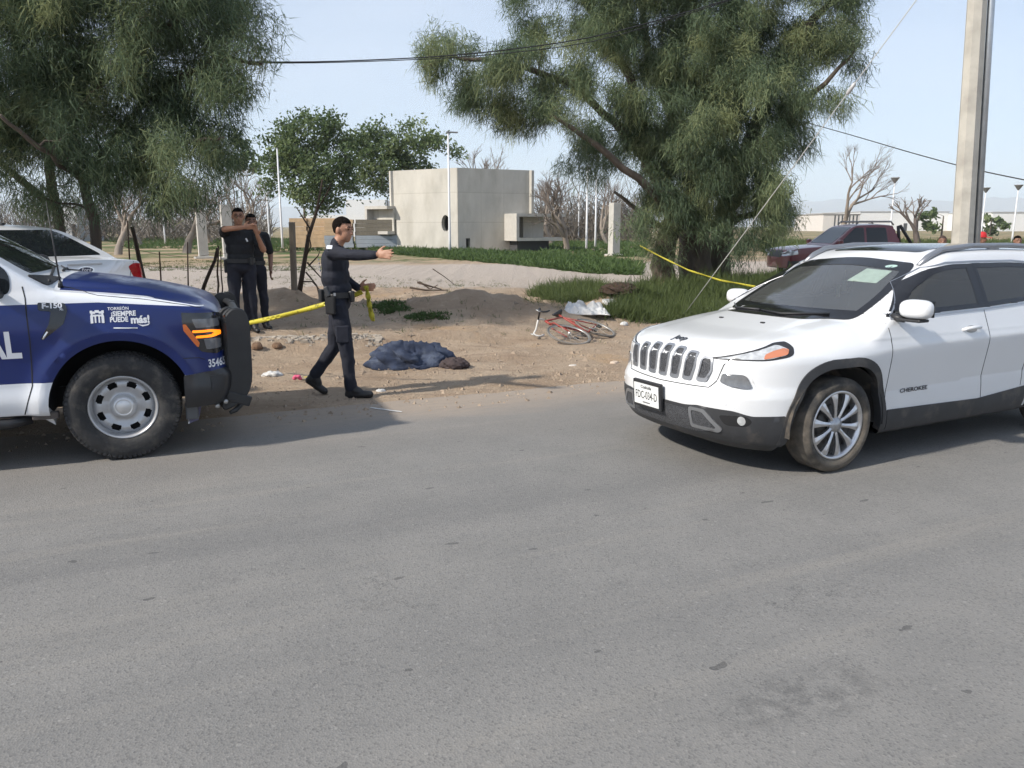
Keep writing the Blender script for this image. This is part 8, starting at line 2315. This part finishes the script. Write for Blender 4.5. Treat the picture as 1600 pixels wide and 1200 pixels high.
def tape(pts, width, label, twist=0.0, sag=0.0, seed=1):
    pts = [Vector(p) for p in pts]; rs = random.Random(seed)
    P = []
    for a, b in zip(pts, pts[1:]):
        for k in range(14): P.append(a.lerp(b, k / 14) - Vector((0, 0, sag * 4 * (k / 14) * (1 - k / 14))))
    P.append(pts[-1])
    mb = MB(); vs, fs = [], []
    for i, p in enumerate(P):
        t = (P[min(i + 1, len(P) - 1)] - P[max(i - 1, 0)]).normalized()
        u = Vector((0, 0, 1)) - t * t.z; u = u.normalized() if u.length > 0.2 else Vector((1, 0, 0))
        u.rotate(Quaternion(t, twist * i / len(P) + 0.25 * math.sin(i * 0.55 + seed)))
        nn = t.cross(u) * 0.0006; w = u * width / 2 * (1 + 0.05 * math.sin(i * 1.3))
        vs += [p - w - nn, p + w - nn, p + w + nn, p - w + nn]
    for i in range(len(P) - 1):
        for k in range(4): fs.append((i * 4 + k, i * 4 + (k + 1) % 4, i * 4 + 4 + (k + 1) % 4, i * 4 + 4 + k))
    fs += [(0, 1, 2, 3), tuple(len(vs) - 4 + k for k in (3, 2, 1, 0))]
    mb.add(vs, fs, True); o = mb.build('caution_tape', TAPE); tag(o, label, 'tape', 'yellow caution tapes'); return o
_off = officer.matrix_basis
_hand = _off @ Vector(W0['haL'])
tape([at_y(230, 560, 9.3), at_y(345, 519, 9.0), at_y(392, 504, 8.8), at_y(505, 476, _hand.y + 0.12), at_y(566, 456, _hand.y + 0.02)], 0.050, 'yellow caution tape stretched from behind the push bumper to the walking officer', 0.3, 0.01)
tape([_hand + Vector((-0.02, -0.02, 0.02)), at_y(575, 462, _hand.y - 0.03), at_y(578, 482, _hand.y - 0.03), at_y(583, 502, _hand.y - 0.02)], 0.058, 'loose yellow tape end hanging from the walking officer\'s hand', 0.8, 0.0, 4)
tape([at_y(1000, 384, 21.2), at_y(1030, 400, 20.4), at_y(1075, 422, 18.6), at_y(1125, 438, 16.6), at_y(1185, 449, 14.4), at_y(1250, 455, 13.0), at_y(1330, 458, 12.2)], 0.042, 'yellow caution tape sagging from the big tree toward the SUV', 0.5, 0.0, 7)

WOOD = mat('weathered_post_wood', (0.20, 0.165, 0.125), 0.9, vary=0.3, vscale=7, bump=0.4, bscale=20, stretch=(1, 1, 0.15))
STICK = mat('dark_stick', (0.060, 0.042, 0.030), 0.95, vary=0.35, vscale=8, bump=0.3, bscale=20); RODM = mat('rusty_rod', (0.075, 0.045, 0.032), 0.9, vary=0.3, vscale=9)
def stake(name, p_top, p_bot, Y, r, label, m, group='old fence posts', bend=0.0, n=6, box=False):
    a = at_y(*p_bot, Y); zb = gz(a.x, a.y); b = at_y(*p_top, Y)
    a = Vector((a.x, a.y, min(a.z, zb) - 0.05))
    mb = MB()
    if box:
        d = (b - a); c = (a + b) / 2; q = d.to_track_quat('Z', 'Y').to_matrix(); mb.box(c - Vector((a.x, a.y, 0)), (r * 2, r * 1.5, d.length), q, 0.008)
    else:
        rs = random.Random(int(p_top[0])); P = [a.lerp(b, k / 6) + Vector((rs.gauss(0, bend), rs.gauss(0, bend), 0)) * (0 if k in (0,) else 1) for k in range(7)]
        mb.tube([p - Vector((a.x, a.y, 0)) for p in P], [r * (1 - 0.06 * k) for k in range(7)], n)
    o = mb.build(name, m); o.location = (a.x, a.y, 0); tag(o, label, 'post', group); return o
stake('fence_post', (456, 347), (461, 480), 14.9, 0.062, 'grey squared timber fence post right of the two standing officers', WOOD, box=True)
stake('fence_stake', (204, 354), (237, 442), 12.9, 0.045, 'dark crooked branch stake leaning right of the white sedan', STICK, bend=0.012)
stake('fence_stake', (199, 345), (200, 415), 13.2, 0.016, 'thin upright rod at the right rear corner of the white sedan', RODM)
stake('fence_stake', (249, 393), (250, 440), 13.6, 0.017, 'short upright rod right of the crooked branch stake', RODM)
stake('fence_stake', (293, 378), (291, 432), 14.0, 0.015, 'upright rod in front of the leftmost heap crest', RODM)
stake('fence_stake', (340, 388), (295, 447), 13.2, 0.038, 'leaning forked log propped beside the stocky officer', STICK, bend=0.012)
stake('fence_stake', (341, 384), (337, 468), 13.2, 0.020, 'upright rod behind the leaning log', RODM, bend=0.006)
stake('fence_stake', (345, 392), (346, 466), 13.0, 0.014, 'bent thin rod just left of the stocky officer', RODM, bend=0.01)
for k, dy in enumerate((0.0, 0.25)):
    cable('fence_wire', [at_y(190, 385 + 26 * k, 12.8), at_y(250, 398 + 20 * k, 13.4), at_y(300, 402 + 18 * k, 13.8), at_y(340, 396 + 26 * k, 13.3), at_y(457, 392 + 30 * k, 14.85)], 0.0035, 'upper slack wire of the old fence' if k == 0 else 'lower slack wire of the old fence', RODM, 4, 'wire', 'fence wires')
# young leafless sapling beside the timber post
def sapling():
    Y = 15.1; a = at_y(468, 470, Y); a.z = gz(a.x, a.y) - 0.05
    root = empty('sapling', (a.x, a.y, 0), 0, 'slender leafless sapling leaning beside the timber post', 'tree')
    o = Vector((a.x, a.y, 0))
    mb = MB(); pts = [a, at_y(474, 420, Y), at_y(482, 370, Y), at_y(495, 330, Y), at_y(504, 280, Y)]
    mb.tube([p - o for p in pts], [0.055, 0.046, 0.038, 0.028, 0.014], 7); mb.build('trunk', STICK, root)
    for tw in ([(480, 410), (500, 432), (522, 452)], [(476, 405), (486, 385), (483, 366)], [(483, 415), (497, 400), (500, 392)], [(478, 425), (495, 446), (500, 470)], [(470, 440), (488, 440), (508, 462)], [(495, 330), (512, 300), (518, 285)], [(486, 360), (470, 335), (462, 322)]):
        mb = MB(); P = [at_y(u, v, Y - 0.05 * i) - o for i, (u, v) in enumerate(tw)]; mb.tube(P, [0.018, 0.012, 0.006], 5); mb.build('branch', STICK, root)
sapling()
def crumple(name, c, size, label, cat, m, seed, amp=0.35, freq=2.2, rz=0.0, nu=56, nv=30, group=None, floor=0.12):
    """folded cloth, plastic or stone: an oval displaced by ridged noise, its underside resting on the ground"""
    vs, fs = [], []
    us = np.linspace(0, 2 * math.pi, nu, endpoint=False); vv = np.linspace(-math.pi / 2, math.pi / 2, nv)
    for ph in vv:
        for t in us:
            d = np.array([math.cos(ph) * math.cos(t), math.cos(ph) * math.sin(t), math.sin(ph)])
            q = d * freq + seed * 3.7
            n1 = float(fbm(np.array([q[0] + q[2] * 0.7]), np.array([q[1] - q[2] * 0.6]), 4)[0])
            n2 = float(fbm(np.array([q[0] * 2.3 + 5]), np.array([q[1] * 2.3 + q[2] * 2]), 3)[0])
            n3 = abs(float(fbm(np.array([q[0] * 3.1 + q[2] * 2.0 + 9]), np.array([q[1] * 5.7 - q[2] * 3.1 + 2]), 3)[0]) - 0.45)
            k = 1 + amp * (1 - abs(n1 - 0.47) * 7) * 0.5 + amp * 0.8 * (n2 - 0.45) - amp * 1.6 * n3
            p = d * k * np.array(size) * 0.5
            p[2] = max(p[2], -size[2] * floor)
            vs.append(tuple(p))
    for j in range(nv - 1):
        for i in range(nu): fs.append((j * nu + i, j * nu + (i + 1) % nu, (j + 1) * nu + (i + 1) % nu, (j + 1) * nu + i))
    mb = MB(); mb.add(vs, fs, True); o = mb.build(name, m); o.location = (c.x, c.y, c.z + size[2] * floor - 0.01); o.rotation_euler = (0, 0, rz)
    tag(o, label, cat, group); return o
BLUEC = mat('dark_blue_cloth', (0.024, 0.035, 0.068), 0.92, vary=0.35, vscale=6, bump=0.6, bscale=14, second=(0.075, 0.092, 0.13), smix=0.3, sscale=5)
BROWNC = mat('dark_brown_cloth', (0.055, 0.040, 0.040), 0.9, vary=0.3, vscale=8, bump=0.3, bscale=20)
PLAST = mat('dull_white_plastic', (0.56, 0.56, 0.55), 0.45, vary=0.10, vscale=5, second=(0.42, 0.41, 0.39), smix=0.35, sscale=3)
crumple('cloth_stand_in', G(641, 572), (1.00, 0.62, 0.52), 'low heap of crumpled dark blue cloth standing in for a lying person right of the walking officer', 'cloth', BLUEC, 1.3, 0.42, 1.9, 0.15)  # cloth heap put in place of a person lying here
crumple('cloth_stand_in', G(710, 574), (0.36, 0.28, 0.20), 'small dark brown cloth bundle completing the stand-in beside the blue heap', 'cloth', BROWNC, 2.1, 0.4, 2.0, 0.3)  # bundle added as the other half of that stand-in
# white plastic sheeting dumped at the foot of the grass
def sheeting():
    c = G(912, 492); root = None
    rs = np.random.RandomState(4)
    n, m_ = 46, 30
    V = []
    for i in range(n):
        for k in range(m_):
            u, v = i / (n - 1), k / (m_ - 1)
            x = -0.36 + 0.80 * u; y = -0.10 + 0.62 * v
            z = 0.13 * math.exp(-((u - 0.30) / 0.28) ** 2) * math.exp(-((v - 0.55) / 0.45) ** 2) + 0.12 * math.exp(-((u - 0.80) / 0.14) ** 2) * math.exp(-((v - 0.8) / 0.3) ** 2)
            rn = float(fbm(np.array([u * 5 + v * 3]), np.array([v * 4 - u * 2]), 4)[0]); z += 0.16 * abs(rn - 0.47) * 2.2 + 0.02
            x += 0.16 * (float(fbm(np.array([v * 4.0]), np.array([u * 1.5 + 7]))[0]) - 0.47) + (0.12 * (0.5 - v) if u > 0.5 else 0)
            y += 0.18 * (float(fbm(np.array([u * 4.0 + 3]), np.array([v * 1.5]))[0]) - 0.47)
            e = min(u, v, 1 - u, 1 - v); z *= min(1, e * 9)
            V.append((x * 1.0, y, z))
    F_ = [(i * m_ + k, (i + 1) * m_ + k, (i + 1) * m_ + k + 1, i * m_ + k + 1) for i in range(n - 1) for k in range(m_ - 1)]
    mb = MB(); mb.add(V, F_, True); o = mb.build('plastic_sheet', PLAST); o.location = (c.x, c.y, c.z + 0.012); o.rotation_euler = (0, 0, R(-6))
    md = o.modifiers.new('thick', 'SOLIDIFY'); md.thickness = 0.006; md.offset = 1
    tag(o, 'crumpled white plastic sheet dumped behind the bicycle at the edge of the grass', 'plastic sheet')
sheeting()
g_ = G(954, 476); mb = MB(); mb.box((0, 0, 0.05), (0.30, 0.22, 0.08), Matrix.Rotation(0.5, 3, 'Z') @ Matrix.Rotation(0.25, 3, 'X'), 0.01)
o_ = mb.build('foam_block', PLAST); o_.location = g_; tag(o_, 'pale flat block lying behind the plastic sheet', 'block')
crumple('soil_heap', G(968, 458), (0.80, 0.55, 0.36), 'small dark brown soil heap in front of the gravel track', 'soil heap', mat('damp_soil', (0.050, 0.032, 0.022), 0.98, vary=0.4, vscale=9, bump=0.8, bscale=18), 5.2, 0.38, 3.6)
STONE = mat('earth_clod', (0.17, 0.105, 0.065), 0.95, vary=0.35, vscale=14, bump=0.6, bscale=22)
crumple('clod', G(433, 545), (0.14, 0.11, 0.13), 'brown clod of earth right of the other one beside the push bumper', 'clod', STONE, 7.1, 0.4, 2.5, nu=24, nv=14, group='clods on the verge')
crumple('clod', G(402, 546), (0.15, 0.12, 0.15), 'brown clod of earth nearest the push bumper', 'clod', STONE, 8.3, 0.4, 2.5, nu=24, nv=14, group='clods on the verge')
crumple('plastic_bag', G(426, 587), (0.24, 0.14, 0.09), 'white crumpled plastic bag on the dirt left of the pink flower', 'bag', PLAST, 9.4, 0.5, 2.4, 0.2, 30, 18, 'litter on the verge')
crumple('plastic_scrap', G(595, 611), (0.10, 0.08, 0.05), 'small white scrap by the walking officer\'s front boot', 'litter', PLAST, 3.4, 0.5, 2.4, 0.2, 20, 12, 'litter on the verge')
crumple('plastic_scrap', G(975, 508), (0.14, 0.10, 0.10), 'small white scrap at the edge of the straw grass', 'litter', PLAST, 4.6, 0.5, 2.4, 0.2, 20, 12, 'litter on the verge')
crumple('paper_scrap', G(895, 571), (0.13, 0.09, 0.03), 'flat pale scrap below the bicycle wheel', 'litter', mat('pale_paper', (0.55, 0.50, 0.44), 0.8), 5.9, 0.4, 2.0, 0.4, 20, 12, 'litter on the verge')
crumple('paper_scrap', G(960, 568), (0.12, 0.10, 0.06), 'pale scrap beside the SUV bumper on the dirt', 'litter', mat('tan_paper', (0.52, 0.42, 0.33), 0.8), 6.4, 0.5, 2.0, 0.4, 20, 12, 'litter on the verge')
crumple('yellow_scrap', G(479, 590), (0.09, 0.06, 0.03), 'small yellow scrap behind the officer\'s raised heel', 'litter', mat('yellow_scrap', (0.50, 0.40, 0.06), 0.6), 2.4, 0.5, 2.0, 0.4, 20, 12, 'litter on the verge')
def flower():
    g = G(466, 596); root = empty('artificial_flower', (g.x, g.y, g.z), 0, 'pink artificial flower lying behind the walking officer\'s rear boot', 'flower')
    PK = mat('pink_petal', (0.62, 0.10, 0.20), 0.7)
    for k in range(6):
        t = 2 * math.pi * k / 6; mb = MB(); d = Vector((math.cos(t), 0.4 * math.sin(t), abs(math.sin(t)) * 0.8 + 0.2))
        mb.ball(Vector((-0.01, 0, 0.03)) + d * 0.03, (0.028, 0.018, 0.020), 10, 7); mb.build('petal', PK, root)
    mb = MB(); mb.tube([(0.01, 0, 0.02), (0.08, 0.02, 0.015), (0.15, 0.0, 0.012)], 0.005, 5); mb.build('stem', mat('flower_stem', (0.05, 0.08, 0.03), 0.7), root)
flower()
# strip of broken concrete rubble where the verge steps up
def rubble():
    rs = np.random.RandomState(31); n = 560
    a, b = G(392, 530), G(600, 529); t = rs.rand(n)
    X = a.x + (b.x - a.x) * t + rs.normal(0, 0.02, n); Y = a.y + (b.y - a.y) * t + rs.normal(0, 0.10, n) + 0.08 * np.sin(t * 11)
    P = np.stack([X, Y, terrain(X, Y)], 1); r = rs.gamma(1.8, 0.009, n) + 0.005
    base = unit(rs.normal(size=(n, 8, 3)) * 0.35 + np.array([[x, y, z] for x in (-1, 1) for y in (-1, 1) for z in (-1, 1)])[None])
    V = P[:, None, :] + base * r[:, None, None] * np.array([1.25, 1.0, 0.75])
    q = np.array([[0, 1, 3, 2], [4, 6, 7, 5], [0, 4, 5, 1], [2, 3, 7, 6], [0, 2, 6, 4], [1, 5, 7, 3]])
    F_ = ((np.arange(n) * 8)[:, None, None] + q[None]).reshape(-1, 4)
    o = link('rubble', np_mesh('rubble', V.reshape(-1, 3), F_), None, mat('broken_concrete', (0.38, 0.335, 0.28), 0.95, vary=0.35, vscale=5)); tag(o, 'strip of pale broken concrete rubble where the verge steps up', 'rubble', kind='stuff')
rubble()
# dead branches on the heap
for i, (pts, r) in enumerate((([(652, 441), (668, 446), (690, 452)], 0.03), ([(655, 432), (672, 444), (684, 437)], 0.022), ([(676, 424), (694, 436), (712, 450)], 0.018), ([(640, 446), (664, 450), (700, 450)], 0.026))):
    g = G(pts[1][0], pts[1][1] + 8)
    mb = MB(); P = [at_y(u, v, g.y) for u, v in pts]; dz = gz(P[2].x, P[2].y) - P[2].z; P = [p + Vector((0, 0, max(dz, -0.3) * 0.6 + 0.02)) for p in P]
    mb.tube(P, [r, r * .8, r * .4], 6); o = mb.build('dead_branch', STICK)
    tag(o, ['thick dead branch lying lowest on the earth heap', 'forked dead branch sticking up at left of the heap', 'thin straight dead stick slanting down on the heap', 'long flat dead branch along the heap crest'][i], 'branch', 'dead branches on the heap')
# pebbles and crumbs over the verge
def pebbles():
    rs = np.random.RandomState(17); n = 5200
    s = rs.uniform(-7, 7, n); d = np.abs(rs.normal(0, 2.4, n)) - 0.5
    s2 = rs.uniform(-7, 5, 5200); d2 = rs.uniform(3.2, 16, 5200); s = np.concatenate([s, s2]); d = np.concatenate([d, d2])
    X = RP.x + RU.x * s + RN.x * d; Y = RP.y + RU.y * s + RN.y * d; Z = np.maximum(terrain(X, Y), -0.002)
    r = rs.gamma(1.6, 0.006, len(X)) + 0.004; r[n:] *= 1.0 + 1.6 * (rs.rand(len(X) - n) < 0.10)
    base = np.array([[1, 0, 0], [-0.5, 0.87, 0], [-0.5, -0.87, 0], [0.1, 0.1, 0.8]])
    a = rs.uniform(0, 6.28, len(X)); c, q = np.cos(a), np.sin(a)
    V = np.stack([X[:, None] + r[:, None] * (base[None, :, 0] * c[:, None] - base[None, :, 1] * q[:, None]), Y[:, None] + r[:, None] * (base[None, :, 0] * q[:, None] + base[None, :, 1] * c[:, None]), Z[:, None] - 0.001 + r[:, None] * base[None, :, 2]], -1)
    T = (np.arange(len(X)) * 4)[:, None, None] + np.array([[0, 1, 3], [1, 2, 3], [2, 0, 3]])[None]
    o = link('gravel', np_mesh('gravel', V.reshape(-1, 3), T.reshape(-1, 3)), None, mat('pebble', (0.30, 0.235, 0.175), 0.95, vary=0.45, vscale=3)); tag(o, 'loose pebbles and crumbs on the verge', 'gravel', kind='stuff')
pebbles()
